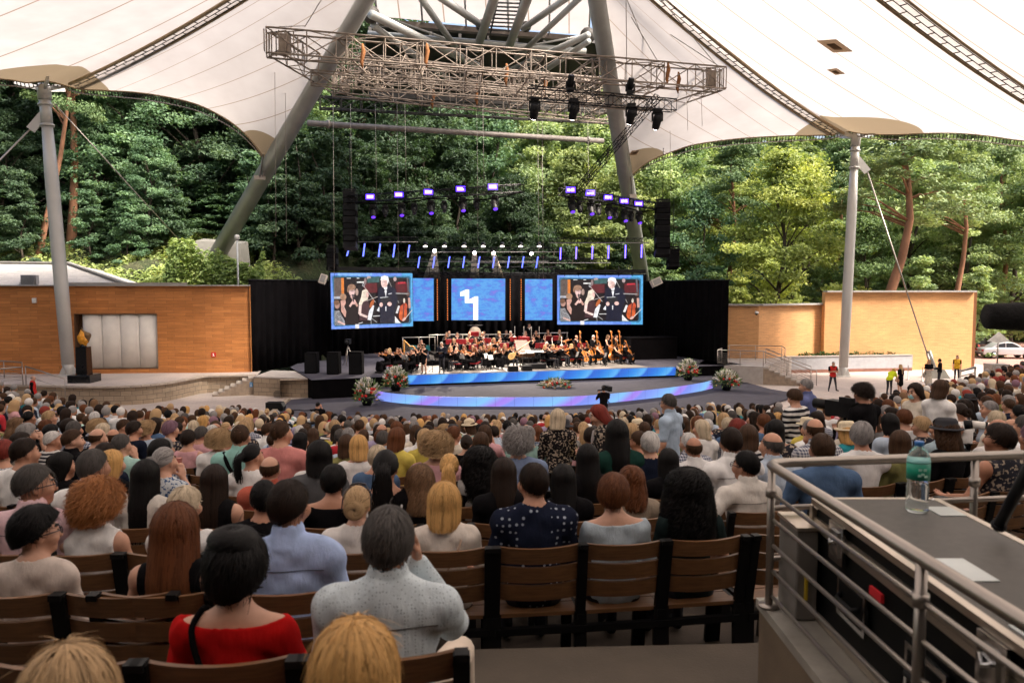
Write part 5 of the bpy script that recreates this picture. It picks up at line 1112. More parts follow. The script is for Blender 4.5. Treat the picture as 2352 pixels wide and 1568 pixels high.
    if style == 'pony':
        for i in range(170):
            ox, oz = rg.normal()*.014, rg.normal()*.012; L = rg.uniform(.18, .27); p0 = rg.uniform(0, 6); pts = []
            for j in range(8): t = j/7; pts.append(np.array((ox*(1+1.2*t)+.006*math.sin(t*7+p0), -ry-.02-.055*math.sin(min(1, t*2)*1.57)+rg.normal()*.002+ox*.3, .04+oz-L*t+.03*math.sin(t*3.1))))
            ribbon(pts, .012, float(np.clip(rg.normal(.5, .2), 0, 1)))
    me = np_mesh('hair', np.array(V), np.array(Fc), m_hair, np.array(T), smooth=True); CACHE['h', style, seed, dens] = me; return me
HC = {'black': (.006, .005, .005), 'dark brown': (.020, .011, .007), 'brown': (.06, .030, .015), 'light brown': (.17, .095, .05), 'auburn': (.13, .045, .017), 'red': (.22, .035, .025), 'ginger': (.38, .15, .05), 'blonde': (.46, .30, .155), 'pale blonde': (.58, .47, .33), 'golden': (.60, .34, .12), 'grey': (.28, .26, .25), 'white': (.66, .63, .60), 'dark grey': (.085, .076, .07), 'mauve': (.22, .12, .16)}
SKIN = [(.52, .29, .19), (.47, .25, .16), (.56, .33, .23), (.42, .21, .13)]
def person(label, loc, rz, pose_key, pose, hair, hcol, skin, tops, group=None, leg='trousers', scale=1.0, bh=.0105, hair_seed=1, hscale=1.0, name='person', hd=1.0):
    """tops: list of (name, cache key, mesh kwargs, pattern, colour)"""
    t = thing(name, label, 'person', loc, rz, group); t.scale = (scale,)*3
    link('body', body_mesh(pose_key, pose, bh, leg), t, color=skin)
    for nm, key, kw, pat, col in tops: link(nm, with_mat(top_mesh(key, pose, **kw), MATOF[pat], key), t, color=col)
    if hair:
        h = link('hair', hair_mesh(hair, hair_seed, hd, 1/hd**.6), t, color=HC[hcol]); h.matrix_local = Matrix.Translation(pose['head'].tolist()) @ Matrix(pose['hr'].tolist()).to_4x4() @ Matrix.Scale(hscale, 4)
    return t
# ================================================================== AUDIENCE
def floor_at(x, y):
    d0 = y-gx(x); k = int(math.floor((d0-ROW0+.40)/PITCHR)); return rowz(max(-1, min(k, NROW-1)))
def row_pos(k, x): return Vector((x, rowd(k)+gx(x), rowz(k))), math.atan(gslope(x))
def row_x(k, px):                     # x on a row that is seen at photo column px
    x = 0
    for _ in range(30): x = (px-CX)/F*(rowd(k)+gx(x))
    return x
# chairs ------------------------------------------------------------
m_slat, n, b = nodes_of('chair_wood'); oi = N(n, 'ShaderNodeObjectInfo'); f = noise(n, 9, 5, stretch=(.5, 6, 9)); g2_ = math_(n, 'MULTIPLY_ADD', oi.outputs['Random'], .5, .75)
c = mixc(n, oi.outputs['Color'], ramp(n, f, [(.3, (.62, .58, .52)), (.7, (1.15, 1.1, 1.0))]), 1, 'MULTIPLY'); n.links.new(mixc(n, c, mixc(n, (0, 0, 0), (1, 1, 1), g2_), .6, 'MULTIPLY'), b.inputs['Base Color']); b.inputs['Roughness'].default_value = .45; bump(n, b, f, .002, .5)
m_frame = M('chair_frame', (.006, .0055, .0055), .5, .2, var=.1, spec=.2)
def slat(mb, z, y, h, curve, w=.235, t=.022, tilt=.16):
    rows = [[], [], [], []]
    for i in range(9):
        x = -w+2*w*i/8; dy = -curve*(1-(x/w)**2)
        for r, (oy, oz) in zip(rows, ((-t/2, -h/2), (-t/2, h/2), (t/2, h/2), (t/2, -h/2))): r.append((x, y+dy+oy-oz*tilt, z+oz+.012*(x/w)**2*(1 if oz > 0 else .6)))
    vs = [p for i in range(9) for p in (rows[0][i], rows[1][i], rows[2][i], rows[3][i])]; fs = []
    for i in range(8):
        for j in range(4): a = i*4+j; b_ = i*4+(j+1) % 4; fs.append((a, b_, b_+4, a+4))
    mb.add(vs, fs+[(3, 2, 1, 0), (32, 33, 34, 35)])
def chair_shapes():
    parts = []
    for s in (-1, 1):
        mb = MB(); mb.bar((s*.25, -.20, 0), (s*.25, -.18, .44), .03, .07, up=(1, 0, 0)); mb.bar((s*.25, -.18, .42), (s*.25, -.262, .855), .03, .055, up=(1, 0, 0)); mb.bar((s*.25, .24, 0), (s*.25, .2, .42), .03, .05, up=(1, 0, 0)); mb.bar((s*.25, -.2, .40), (s*.25, .22, .40), .03, .05); mb.box((s*.25, -.265, .85), (.045, .055, .026)); parts.append(('side_frame', mb.mesh('side_frame', m_frame)))
    mb = MB(); mb.bar((-.25, 0, .385), (.25, 0, .385), .05, .03); mb.bar((-.25, -.19, .34), (.25, -.19, .34), .04, .04); parts.append(('crossbar', mb.mesh('crossbar', m_frame)))
    for z, y in ((.80, -.262), (.685, -.243), (.575, -.224)):
        mb = MB(); slat(mb, z, y+.03, .092, .035); me = mb.mesh('back_slat', m_slat); parts.append(('back_slat', me))
    mb = MB()
    for i in range(5): mb.box((0, -.15+i*.09, .432-.012*math.sin(i)), (.47, .078, .022))
    parts.append(('seat', mb.mesh('seat', m_slat))); return parts
CH_PARTS = chair_shapes(); CH_COL = {'brown': (.155, .075, .032), 'green': (.035, .06, .038)}
def one_mesh(parts):
    V, Fs, mi = [], [], []
    for nm, me in parts:
        o = len(V); V += [tuple(v.co) for v in me.vertices]; Fs += [tuple(i+o for i in p.vertices) for p in me.polygons]; mi += [1 if nm in ('side_frame', 'crossbar') else 0]*len(me.polygons)
    me = bpy.data.meshes.new('seat_chair'); me.from_pydata(V, [], Fs); me.materials.append(m_slat); me.materials.append(m_frame); me.polygons.foreach_set('material_index', mi); return me
CH_ONE = one_mesh(CH_PARTS)
CHAIRS = []                           # (object, row, px)
def chair(k, x, col='brown', parts=True):
    p, rz = row_pos(k, x)
    if parts:
        t = thing('slatted_chair', None, 'chair', p, rz)
        for nm, me in CH_PARTS: link(nm, me, t, color=CH_COL[col])
    else: t = link('slatted_chair', CH_ONE, loc=p, rot=(0, 0, rz), color=CH_COL[col]); t['category'] = 'chair'
    t['group'] = 'slatted chairs in the audience rows'; CHAIRS.append((t, k, proj(p+Vector((0, 0, .8)))[0], col)); return t
# hand-placed people of the nearest rows ------------------------------
SEATED = []                           # (object or None, row, px, short description)
TAKEN = {}
W_, CRM, BLK, NVY = (.84, .82, .80), (.66, .59, .49), (.006, .0055, .0065), (.010, .014, .03)
def sit(k, px, py, sex, hair, hcol, desc, top, yaw=0.0, arms='lap', sk=0, hs=1.0, fine=False, dx=0, leg='trousers', fixh=True, pitch=0, seed=1, rz=0):
    """top = (sleeve, neck, pattern, colour, collar)"""
    hs = max(1, hs*.94) if k > 3 else hs
    x = row_x(k, px)+dx; p, r0 = row_pos(k, x); pose = seated(sex, yaw-r0 if fine else yaw, pitch, arms); hd = p+Vector((0, 0, 1.208)); sc = 1.0
    if fixh:
        want = P(px, py, hd.y).z; sc = max(.86, min(1.10, (want-p.z)/1.208))
        if k == 0: sc = 1; p.z = want-1.208
    sl, nk, pat, col, clr = top; key = f'{sex}{arms}{sl}{nk}{int(clr)}{"f" if fine else ""}'
    yq = round(yaw/.3)*.3 if not fine else yaw
    if not fine: pose = seated(sex, yq, 0, arms)
    bk = f's{sex}{arms}{yq:.2f}' if not fine else f's{sex}{arms}{yaw-r0:.3f}{pitch}'
    t = person(None, p, r0+rz, bk, pose, hair, hcol, SKIN[sk], [('shirt' if sex == 'm' else 'top', key, dict(sleeve=sl, neck=nk, collar=clr, h=.009 if fine else .0125, fold=1.15 if fine else .6, seed=3+k), pat, col)], 'audience seated in rows', leg, sc, .0095 if fine else .0125, seed, hs, 'person', 2.2 if fine else 1.0)
    if fine and clr: seam(t, key, .945)
    SEATED.append((t, k, px, desc)); TAKEN.setdefault(k, []).append(x); return t
def strap(t, pts, r=.012, mat=None, name='bag_strap'):
    mb = MB(); q = arc([tuple(p) for p in pts], 5); mb.path(q, r, 6); return mb.build(name, mat or m_black, t)
def glasses(t, pose):
    mb = MB(); hr = Matrix(pose['hr'].tolist()); c = Vector(pose['head'].tolist()); T = lambda *q: c+hr @ Vector(q)
    for s in (-1, 1):
        mb.path([T(s*.034+.024*math.cos(a), .108, .008+.018*math.sin(a)) for a in [i*.63 for i in range(11)]], .0028, 5); mb.path([T(s*.06, .102, .014), T(s*.083, .05, .012), T(s*.088, -.01, .004)], .0032, 5)
    mb.tube(T(-.011, .11, .012), T(.011, .11, .012), .0028, n=5); return mb.build('glasses', M('spectacle_frame', (.02, .02, .03), .3, var=0), t)
LS, SS, NS = 1.95, .68, 0
sit(0, 803, 1566, 'f', 'long', 'golden', 'golden long-haired woman, largest head at the bottom edge', (SS, 'crew', 'plain', BLK, False), 0, hs=1.12, fine=True)
sit(0, 118, 1628, 'f', 'bob', 'blonde', 'blonde woman cut off by the bottom left corner', (SS, 'crew', 'plain', (.6, .3, .25), False), .3, hs=1.12, fine=True)
t = sit(1, 528, 1318, 'f', 'updo', 'black', 'woman with full black hair in a red top and black strap', (SS, 'off', 'plain', (.50, .008, .008), False), 0, 'side', 2, 1.22, True)
strap(t, [(-.13, -.045, 1.075), (-.14, -.125, 1.03), (-.09, -.175, .9), (.0, -.165, .74), (.1, -.15, .62)], .013)
strap(t, [(-.13, -.045, 1.075), (-.13, .03, 1.06), (-.10, .09, .98)], .013)
t = sit(1, 886, 1252, 'm', 'short', 'dark grey', 'grey-haired man in a pale blue dotted shirt with hand at his face', (LS, 'crew', 'fine', (.66, .74, .78), True), .05, 'face', 0, 1.12, True)
mb = MB(); mb.path([(.12, .02, .52), (.2, .3, .54), (.27, .5, .55), (.28, .53, .3), (.28, .52, .1)], [.10, .09, .075, .065, .06], 14); mb.build('cream_trousers', M('cream_cotton', (.62, .52, .42), .9), t)
t = sit(2, 62, 1238, 'f', 'pixie', 'black', 'woman with short black hair in a beige knitted jumper', (LS, 'crew', 'plain', (.62, .53, .47), False), -.85, 'lap', 2, 1.12, True); glasses(t, seated('f', -.85-math.atan(gslope(row_x(2, 62))), 0))
t = sit(2, 388, 1245, 'f', 'long', 'auburn', 'woman with very long red-brown hair and bare shoulders', (NS, 'low', 'plain', BLK, False), 0, 'side', 2, 1.28, True)
t = sit(2, 655, 1168, 'm', 'short', 'dark brown', 'dark-haired man in a light blue shirt', (LS, 'crew', 'plain', (.42, .53, .80), True), -.25, 'lap', 1, 1.08, True, seed=2)
t = sit(3, 62, 1118, 'm', 'crop', 'dark grey', 'grey man with glasses in a pink shirt turned to the right', (LS, 'crew', 'plain', (.80, .55, .58), True), -.95, 'lap', 0, 1.08, True); glasses(t, seated('m', -.95-math.atan(gslope(row_x(3, 62))), 0))
sit(3, 205, 1165, 'f', 'afro', 'ginger', 'woman with big curly ginger hair in a white top', (NS, 'crew', 'plain', W_, False), 0, 'side', 2, 1.22, True)
sit(3, 412, 1170, 'f', 'pixie', 'pale blonde', 'short-haired blonde woman in white behind the long red hair', (SS, 'wide', 'plain', W_, False), -.3, 'lap', 2, 1.05)
sit(3, 596, 1150, 'm', 'crop', 'black', 'man with cropped black hair in a black shirt', (SS, 'crew', 'plain', BLK, False), .2, 'lap', 3, 1.05)
t = sit(3, 815, 1178, 'f', 'bun', 'blonde', 'woman with blonde bun and sunglasses on her head, white tee', (SS, 'crew', 'plain', (.80, .75, .71), False), .05, 'lap', 2, 1.05, True)
mb = MB(); hz = 1.208
for s in (-1, 1): mb.path([(s*.05, .06, hz+.135), (s*.092, .0, hz+.09), (s*.098, -.06, hz+.0)], .005, 6)
mb.path([(-.05, .06, hz+.135), (0, .07, hz+.142), (.05, .06, hz+.135)], .009, 6); mb.build('sunglasses', M('spectacle_frame'), t)
t = sit(3, 1018, 1172, 'f', 'bob', 'golden', 'woman with golden bob in a cream top with a thin strap', (SS, 'crew', 'plain', (.76, .68, .60), False), -.05, 'side', 2, 1.16, True, seed=2)
strap(t, [(.12, -.07, 1.06), (.10, -.15, .97), (.04, -.175, .85), (-.04, -.165, .70)], .008, M('tan_leather', (.42, .30, .22), .6))
sit(3, 1226, 1112, 'm', 'short', 'dark brown', 'man in a navy shirt with white dots, face turned left', (LS, 'crew', 'star', (.012, .016, .035), False), .45, 'lap', 1, 1.02, True, seed=3)
sit(3, 1414, 1138, 'f', 'pixie', 'auburn', 'auburn short-haired woman in a blue-grey jumper', (LS, 'off', 'plain', (.46, .54, .60), False), -.1, 'side', 2, 1.12, True, seed=2)
t = sit(3, 1588, 1130, 'f', 'mane', 'black', 'woman with a mass of dark curls in a dark off-shoulder top', (SS, 'off', 'plain', (.012, .022, .022), False), -.1, 'side', 1, 1.15, True)
sit(4, 200, 1075, 'm', 'short', 'dark grey', 'dark grey-haired man in a white shirt', (LS, 'crew', 'plain', W_, True), -.4, 'lap', 1, 1.1, True, seed=4)
sit(4, 322, 1098, 'f', 'long', 'black', 'woman with long black hair over a white lace top', (SS, 'crew', 'plain', (.62, .58, .52), False), 0, 'lap', 1, 1.12, seed=3)
sit(4, 482, 1108, 'f', 'long', 'dark brown', 'woman with long straight dark brown hair in a black vest', (NS, 'crew', 'plain', BLK, False), 0, 'lap', 2, 1.12, seed=4)
sit(4, 760, 1108, 'f', 'pixie', 'black', 'woman with rounded short black hair in a black low-backed top', (SS, 'off', 'plain', BLK, False), 0, 'lap', 1, 1.08, seed=3)
t = sit(4, 882, 1078, 'f', 'pony', 'black', 'woman with a bare tanned back crossed by white straps', (NS, 'low', 'plain', BLK, False), 0, 'side', 1, 1.15)
for pts in ([(-.12, -.02, 1.06), (-.12, -.135, .97), (-.1, -.165, .85), (0, -.175, .80), (.1, -.165, .85), (.12, -.135, .97), (.12, -.02, 1.06)],): strap(t, pts, .008, M('white_strap', (.75, .72, .7), .7), 'strap')
sit(4, 962, 1108, 'f', 'wavy', 'light brown', 'woman with wavy light brown hair in a black top', (SS, 'off', 'plain', BLK, False), 0, 'lap', 2, 1.12, True, seed=2)
sit(5, 1030, 1075, 'f', 'pony', 'golden', 'woman with golden ponytail in a black vest', (NS, 'crew', 'plain', BLK, False), 0, 'lap', 2, 1.05)
sit(4, 1157, 1090, 'f', 'long', 'dark brown', 'woman with straight dark hair in a black long-sleeved top', (LS, 'crew', 'plain', BLK, False), 0, 'lap', 1, 1.0, seed=5)
sit(4, 1296, 1105, 'f', 'long', 'black', 'woman with long black hair and black clothes', (LS, 'crew', 'plain', BLK, False), .1, 'lap', 1, 1.12, seed=6)
sit(4, 1455, 1120, 'f', 'wavy', 'auburn', 'woman with auburn waves in a tan top', (SS, 'crew', 'plain', (.30, .24, .18), False), 0, 'lap', 2, 1.1, seed=3)
t = sit(4, 1722, 1072, 'm', 'short', 'black', 'man with glasses in a cream linen shirt, arm along the next chair', (LS, 'crew', 'plain', (.72, .67, .61), True), .75, 'back', 1, 1.0, True, seed=5); glasses(t, seated('m', .75-math.atan(gslope(row_x(4, 1722))), 0))
sit(5, 1686, 1018, 'm', 'crop', 'dark brown', 'broad man with cropped hair in a white polo', (SS, 'crew', 'plain', W_, True), .1, 'side', 1, 1.12, True, seed=2)
sit(5, 366, 1062, 'f', 'bun', 'grey', 'woman with grey bun in a blue patterned blouse', (SS, 'crew', 'print', (.55, .58, .6), False), -.3, 'up', 2, 1.05)
t = SEATED[-1][0]; mb = MB(); mb.lathe([(.026, 0), (.037, .11), (.039, .112)], 14, (.04, .17, 1.10)); mb.build('plastic_cup', M('cup_clear_red', (.6, .25, .22), .2, var=.2), t)
sit(5, 244, 1068, 'f', 'bob', 'golden', 'blonde woman in black beside the grey-haired man', (SS, 'crew', 'plain', BLK, False), -.4, 'lap', 2, 1.05, seed=4)
sit(5, 42, 1042, 'm', 'short', 'dark brown', 'dark-haired man in a white shirt at the left edge', (SS, 'crew', 'plain', W_, False), -.5, 'lap', 1, 1.05)
sit(5, 128, 1072, 'f', 'bob', 'black', 'woman with a long dark bob near the left edge', (SS, 'crew', 'plain', BLK, False), -.5, 'lap', 1, 1.0)
sit(5, 612, 1080, 'm', 'bald', 'brown', 'balding man with a brown fringe of hair', (SS, 'crew', 'plain', (.5, .12, .08), True), 0, 'lap', 2, 1.05)
sit(5, 728, 1050, 'f', 'bob', 'black', 'woman with a black bob in a grey top with bag strap', (SS, 'crew', 'plain', (.10, .10, .105), False), .1, 'lap', 2, 1.1)
sit(5, 1102, 1062, 'f', 'mane', 'black', 'woman with a long dark ponytail over a grey blouse', (SS, 'crew', 'plain', (.42, .40, .38), False), 0, 'lap', 2, .95)
sit(5, 1352, 1055, 'f', 'long', 'black', 'tall woman with long black hair in the middle of the row', (LS, 'crew', 'plain', BLK, False), 0, 'lap', 1, 1.1)
sit(5, 1540, 1062, 'f', 'long', 'black', 'woman with long black hair beside the white-haired man', (LS, 'crew', 'plain', BLK, False), 0, 'lap', 1, 1.05, seed=2)
sit(6, 1497, 1022, 'm', 'short', 'white', 'white-haired man in a dark navy jacket', (LS, 'crew', 'plain', NVY, False), 0, 'lap', 2, 1.1)
sit(6, 1190, 1020, 'm', 'afro', 'grey', 'man with frizzy grey curls in a blue shirt', (LS, 'crew', 'plain', (.2, .26, .4), False), 0, 'lap', 2, 1.05)
sit(6, 572, 1050, 'f', 'pony', 'black', 'woman with black ponytail in a white tee', (SS, 'crew', 'plain', W_, False), -.5, 'lap', 1, 1.05)
sit(6, 1420, 1000, 'f', 'long', 'black', 'woman with black hair in a dark green jacket', (LS, 'crew', 'plain', (.012, .045, .035), False), 0, 'side', 1, 1.15)
sit(7, 545, 1005, 'm', 'crop', 'brown', 'man in a mint shirt with a black bag strap', (SS, 'crew', 'plain', (.30, .56, .50), True), 0, 'lap', 2, 1.05); strap(SEATED[-1][0], [(-.14, -.06, 1.07), (-.05, -.17, .95), (.1, -.17, .75)], .02)
sit(7, 640, 995, 'm', 'crop', 'brown', 'man in a salmon pink shirt', (LS, 'crew', 'plain', (.62, .24, .22), False), -.7, 'lap', 0, 1.05)
sit(6, 1880, 990, 'm', 'bald', 'brown', 'balding man in a fine checked shirt right of the aisle', (LS, 'crew', 'check', (.62, .62, .62), True), -.2, 'lap', 0, 1.05)
sit(5, 1780, 1025, 'm', 'bald', 'dark grey', 'balding grey man in a pale blue shirt by the railing', (LS, 'crew', 'plain', (.50, .58, .68), True), .2, 'lap', 0, 1.1)
sit(6, 2172, 985, 'm', 'crop', 'black', 'black-haired man in a grey-blue shirt behind the bottle', (SS, 'crew', 'plain', (.30, .38, .42), True), .3, 'side', 1, 1.05)
sit(6, 2335, 985, 'm', 'bald', 'grey', 'bald photographer in a green checked shirt with a long white lens', (LS, 'crew', 'check', (.50, .62, .55), True), .75, 'up', 0, .95)
t = SEATED[-1][0]; mb = MB(); mb.tube((-.02, .2, 1.2), (-.2, .38, 1.22), .05, .05, 14); mb.build('white_lens', M('lens_white', (.7, .66, .6), .4), t); mb = MB(); mb.tube((-.2, .38, 1.22), (-.26, .44, 1.208), .058, n=14); mb.tube((-.08, .26, 1.208), (-.1, .28, 1.21), .054, n=14); mb.box((.03, .15, 1.2), (.13, .09, .11), rz=.8); mb.build('camera_body', m_blackm, t)
sit(9, 2385, 935, 'm', 'short', 'grey', 'grey man at the right edge in a striped shirt', (SS, 'crew', 'stripe', (.6, .6, .6), False), .5, 'lap', 0)
# rows filled seat by seat -------------------------------------------
TOPS = [('a white shirt', 'plain', W_, 1), ('a cream top', 'plain', CRM, 0), ('a white tee', 'plain', (.70, .67, .64), 0), ('a black top', 'plain', BLK, 0), ('a pale blue shirt', 'plain', (.46, .54, .64), 1), ('a navy top', 'plain', NVY, 0), ('a lilac top', 'plain', (.40, .34, .48), 0), ('a white shirt', 'plain', W_, 1), ('a black top', 'plain', BLK, 0), ('a white blouse', 'plain', W_, 0), ('a grey top', 'plain', (.24, .235, .23), 0),
        ('a striped top', 'stripe', (.66, .63, .6), 0), ('a checked shirt', 'check', (.55, .56, .60), 1), ('a red top', 'plain', (.46, .03, .04), 0), ('a pink top', 'plain', (.62, .34, .36), 0), ('a teal top', 'plain', (.03, .26, .30), 0), ('a flowered top', 'floral', (.03, .03, .04), 0), ('a blue print top', 'print', (.5, .54, .58), 0), ('a denim blue shirt', 'plain', (.10, .17, .30), 1), ('a mint top', 'plain', (.36, .56, .50), 0), ('an olive top', 'plain', (.22, .21, .08), 0), ('a yellow top', 'plain', (.60, .48, .10), 0), ('a white top', 'plain', W_, 0), ('a black shirt', 'plain', BLK, 1)]
FH = [('bob', 'black'), ('pixie', 'dark brown'), ('wavy', 'dark brown'), ('long', 'brown'), ('pixie', 'grey'), ('bob', 'dark brown'), ('bob', 'blonde'), ('pixie', 'auburn'), ('bob', 'brown'), ('pixie', 'blonde'), ('wavy', 'light brown'), ('long', 'dark brown'), ('bun', 'dark brown'), ('pony', 'blonde'), ('pixie', 'dark brown'), ('bob', 'golden'), ('curly', 'blonde'), ('pixie', 'pale blonde'), ('pixie', 'red'), ('long', 'black'), ('wavy', 'brown'), ('pixie', 'grey'), ('bob', 'auburn'), ('pixie', 'mauve'), ('bob', 'pale blonde')]
MH = [('short', 'dark brown'), ('short', 'grey'), ('short', 'grey'), ('crop', 'brown'), ('short', 'white'), ('crop', 'black'), ('bald', 'brown'), ('crop', 'grey'), ('short', 'dark grey'), ('short', 'brown')]
HN = {'bob': 'bobbed', 'pixie': 'short', 'wavy': 'wavy', 'long': 'long', 'bun': 'bunned', 'pony': 'ponytailed', 'curly': 'curly', 'short': 'short', 'bald': 'balding', 'crop': 'cropped'}
far = []; NIND = 0; m_hat = M('straw_hat', (.62, .52, .36), .9, var=.15, scale=30); m_hat2 = M('dark_hat', (.03, .03, .035), .9)
blocked = [(1270, 1310, 9.6), (1390, 1420, 9), (1520, 1570, 10.5)]
for k in range(4, NROW-1):
    xs = []; x = -.5*PITCHR*.0+((k % 2)*.26)-26
    while x < 26: xs.append(x); x += .525+rnd.uniform(-.015, .015)
    for x in xs:
        d0 = rowd(k); p, r0 = row_pos(k, x); px, py = proj(p+Vector((0, 0, 1.2)))
        if p.y < 1 or px < (-330 if k > 5 else -50) or px > (2620 if k > 5 else 2400): continue
        if (d0 > 21.5 and (x < -11 or x > 8.6)): continue
        if x > 8 and k > 19: continue
        if k < 6 and (px < 1700): continue
        if k >= 6 and any(abs(x-q) < .42 for q in TAKEN.get(k, [])): continue
        if k < 6 and any(abs(x-q) < .5 for q in TAKEN.get(k, [])): continue
        if rnd.random() < (.2 if k < 12 else .2): 
            if k < 13: TAKEN.setdefault((k, 'e'), []).append(x)
            continue
        if abs(px-1540) < 34 and 9.0 < p.y < 10.7 or abs(px-1285) < 34 and 8.4 < p.y < 9.7: continue
        sex = 'f' if rnd.random() < .6 else 'm'; hair, hc = rnd.choice(FH if sex == 'f' else MH); nm, pat, col, clr = rnd.choice(TOPS); sl = rnd.choice([SS, SS, LS, NS] if sex == 'f' else [SS, LS])
        if sex == 'm' and nm in ('a cream top', 'a white blouse', 'a flowered top', 'a teal top'): nm, pat, col, clr = TOPS[0]
        if clr and sl == NS: sl = SS
        j = rnd.uniform(.85, 1.1); col = tuple(min(.85, c*j) for c in col)
        if p.y < 15.6 and NIND < 262 and -50 < px < 2400:
            NIND += 1; yaw = rnd.choice([-.6, -.3, 0, 0, 0, .3, .6])-(.3 if px < 400 else 0)
            sit(k, px, py, sex, hair, hc, f'{HN[hair]} {hc + " " if hair != "bald" else ""}{"woman" if sex == "f" else "man"} in {nm}', (sl, 'crew' if sex == 'm' else rnd.choice(['crew', 'wide']), pat, col, bool(clr) and sex == 'm'), yaw, 'up' if NIND % 17 == 3 else 'face' if NIND % 29 == 4 else rnd.choice(['lap', 'side']), rnd.randrange(4), rnd.uniform(1, 1.03), fixh=False, seed=1, rz=rnd.uniform(-.22, .22))
            s = SEATED[-1][0]; s.scale = (rnd.uniform(.92, 1.03),)*3; s.location.x += rnd.uniform(-.04, .04); s.rotation_euler.y = rnd.uniform(-.06, .06); s.rotation_euler.x = rnd.uniform(-.07, .05)
            if NIND % 21 == 6: mb = MB(); mb.lathe([(.155, .045), (.15, .055), (.1, .062), (.098, .12), (.08, .145), (.02, .15)], 18, (0, .0, 1.21)); mb.build('hat', m_hat if NIND % 2 else m_hat2, s); SEATED[-1] = (s, k, px, SEATED[-1][3]+' and brimmed hat')
        else: far.append((p, r0, sex, hair, hc, col if pat == 'plain' else tuple(c*.8 for c in col)))
# labels: look first, then the seat counted along its row
rows_ = {}
for t, k, px, desc in SEATED: rows_.setdefault(k, []).append((px, t, desc))
for k, l in rows_.items():
    l.sort(key=lambda q: q[0])
    for i, (px, t, desc) in enumerate(l):
        if any(desc == d for q in SEATED for d in [q[3]] if q[0] is not t) or desc.startswith(tuple(HN.values())): lab = f'{desc}, {ordn(i)} from left, {ordn(k)} row up' if k else desc
        else: lab = desc
        if len(lab.split()) > 16: lab = f'{desc}, {ordn(i)} in row {ordn(k)}'
        if len(lab.split()) > 16: lab = desc
        t['label'] = lab
# chairs under them, and the empty ones --------------------------------
for k, l in list(TAKEN.items()):
    if isinstance(k, tuple): continue
    for x in l:
        p, r0 = row_pos(k, x); px = proj(p+Vector((0, 0, .8)))[0]
        if k <= 9: chair(k, x, 'brown', k <= 7)
        elif k <= 13 and len(CHAIRS) < 296: chair(k, x, 'green' if k > 11 and px > 560 else 'brown', False)
for px in (640,): chair(3, row_x(3, px))
chair(1, row_x(1, 200)); chair(2, row_x(2, 205)+.2)
for px in (1790, 1900): chair(3, row_x(3, px)-.02)
for k, l in list(TAKEN.items()):
    if isinstance(k, tuple):
        for x in l:
            if k[0] <= 10 and len(CHAIRS) < 299: chair(k[0], x, 'brown', k[0] <= 6)
rows_ = {}
for t, k, px, col in CHAIRS: rows_.setdefault(k, []).append((px, t, col))
for k, l in rows_.items():
    l.sort(key=lambda q: q[0])
    for i, (px, t, col) in enumerate(l): t['label'] = f'{col} slatted chair on black frame, {ordn(i)} from left, {ordn(k)} row from bottom'
# the rest of the front rows: one crowd mesh ----------------------------
def coarse(sex, hair):
    p = seated(sex, 0, 0, 'lap'); lo, hi = bbox(p); lo[2] = .5; S_ = SDF(lo, hi, .03); head(S_, p, False); [arm(S_, p, t) for t in 'lr']; b_ = S_.mesh()
    S_ = SDF(lo, hi, .032); torso(S_, p, .016); [arm(S_, p, t, .016, SS if sex == 'f' else LS) for t in 'lr']; S_.ell(p['neck']+A3(0, .02, .05), (.08, .09, .07), 0, None, 'cut'); c_ = S_.mesh()
    S_ = SDF(lo, hi+A3(0, 0, .05), .022); h = p['head']
    if hair == 'bald': S_.ell(h+A3(0, -.03, -.01), (.084, .09, .05), 0)
    else:
        e = {'curly': .028, 'pixie': .014, 'wavy': .016}.get(hair, .006); S_.ell(h+A3(0, -.018, .03), (.084+e, .104+e, .105+e), 0)
        if hair in ('bob', 'wavy', 'long', 'curly'): S_.cone(h+A3(0, -.035, 0), h+A3(0, -.06, {'bob': -.10, 'curly': -.1, 'wavy': -.2, 'long': -.34}[hair]), .09+e, .085+e*1.5, .03)
        if hair in ('bun', 'pony'): S_.ell(h+A3(0, -.15, .0), (.05, .045, .05), .01)
    S_.ell(h+A3(0, .10, -.03), (.075, .085, .10), 0, None, 'cut'); d_ = S_.mesh(); return b_, c_, d_
CO = {}; V = []; Fc = []; Cc = []; o_ = 0; CV = []; CF = []; CCc = []; oc = 0
chv = np.array([v.co[:] for v in CH_ONE.vertices]); chf = np.array([list(q.vertices)[:4] for q in CH_ONE.polygons])
for p, r0, sex, hair, hc, col in far:
    if (sex, hair) not in CO: CO[sex, hair] = coarse(sex, hair)
    sk = np.array(rnd.choice(SKIN)); ca, sa = math.cos(r0+rnd.uniform(-.25, .25)), 0; a = r0+rnd.uniform(-.3, .3); ca, sa = math.cos(a), math.sin(a); sc = rnd.uniform(.90, 1.02); jx = rnd.uniform(-.05, .05)
    for (v, f), c in zip(CO[sex, hair], (sk, np.array(col), np.array(HC[hc]))):
        q = v*sc; q = np.stack([q[:, 0]*ca-q[:, 1]*sa+p.x+jx, q[:, 0]*sa+q[:, 1]*ca+p.y, q[:, 2]+p.z], 1); V.append(q); Fc.append(f+o_); o_ += len(v); Cc.append(np.tile(np.append(c*(.9+.2*nr.random(1)), 1), (len(v), 1)))
    ca, sa = math.cos(r0), math.sin(r0); q = np.stack([chv[:, 0]*ca-chv[:, 1]*sa+p.x, chv[:, 0]*sa+chv[:, 1]*ca+p.y, chv[:, 2]+p.z], 1); CV.append(q); CF.append(chf+oc); oc += len(chv)
m_crowd, n, b = nodes_of('crowd_colours'); at = N(n, 'ShaderNodeAttribute', attribute_name='col'); n.links.new(at.outputs['Color'], b.inputs['Base Color']); b.inputs['Roughness'].default_value = .8; b.inputs['Specular IOR Level'].default_value = .2
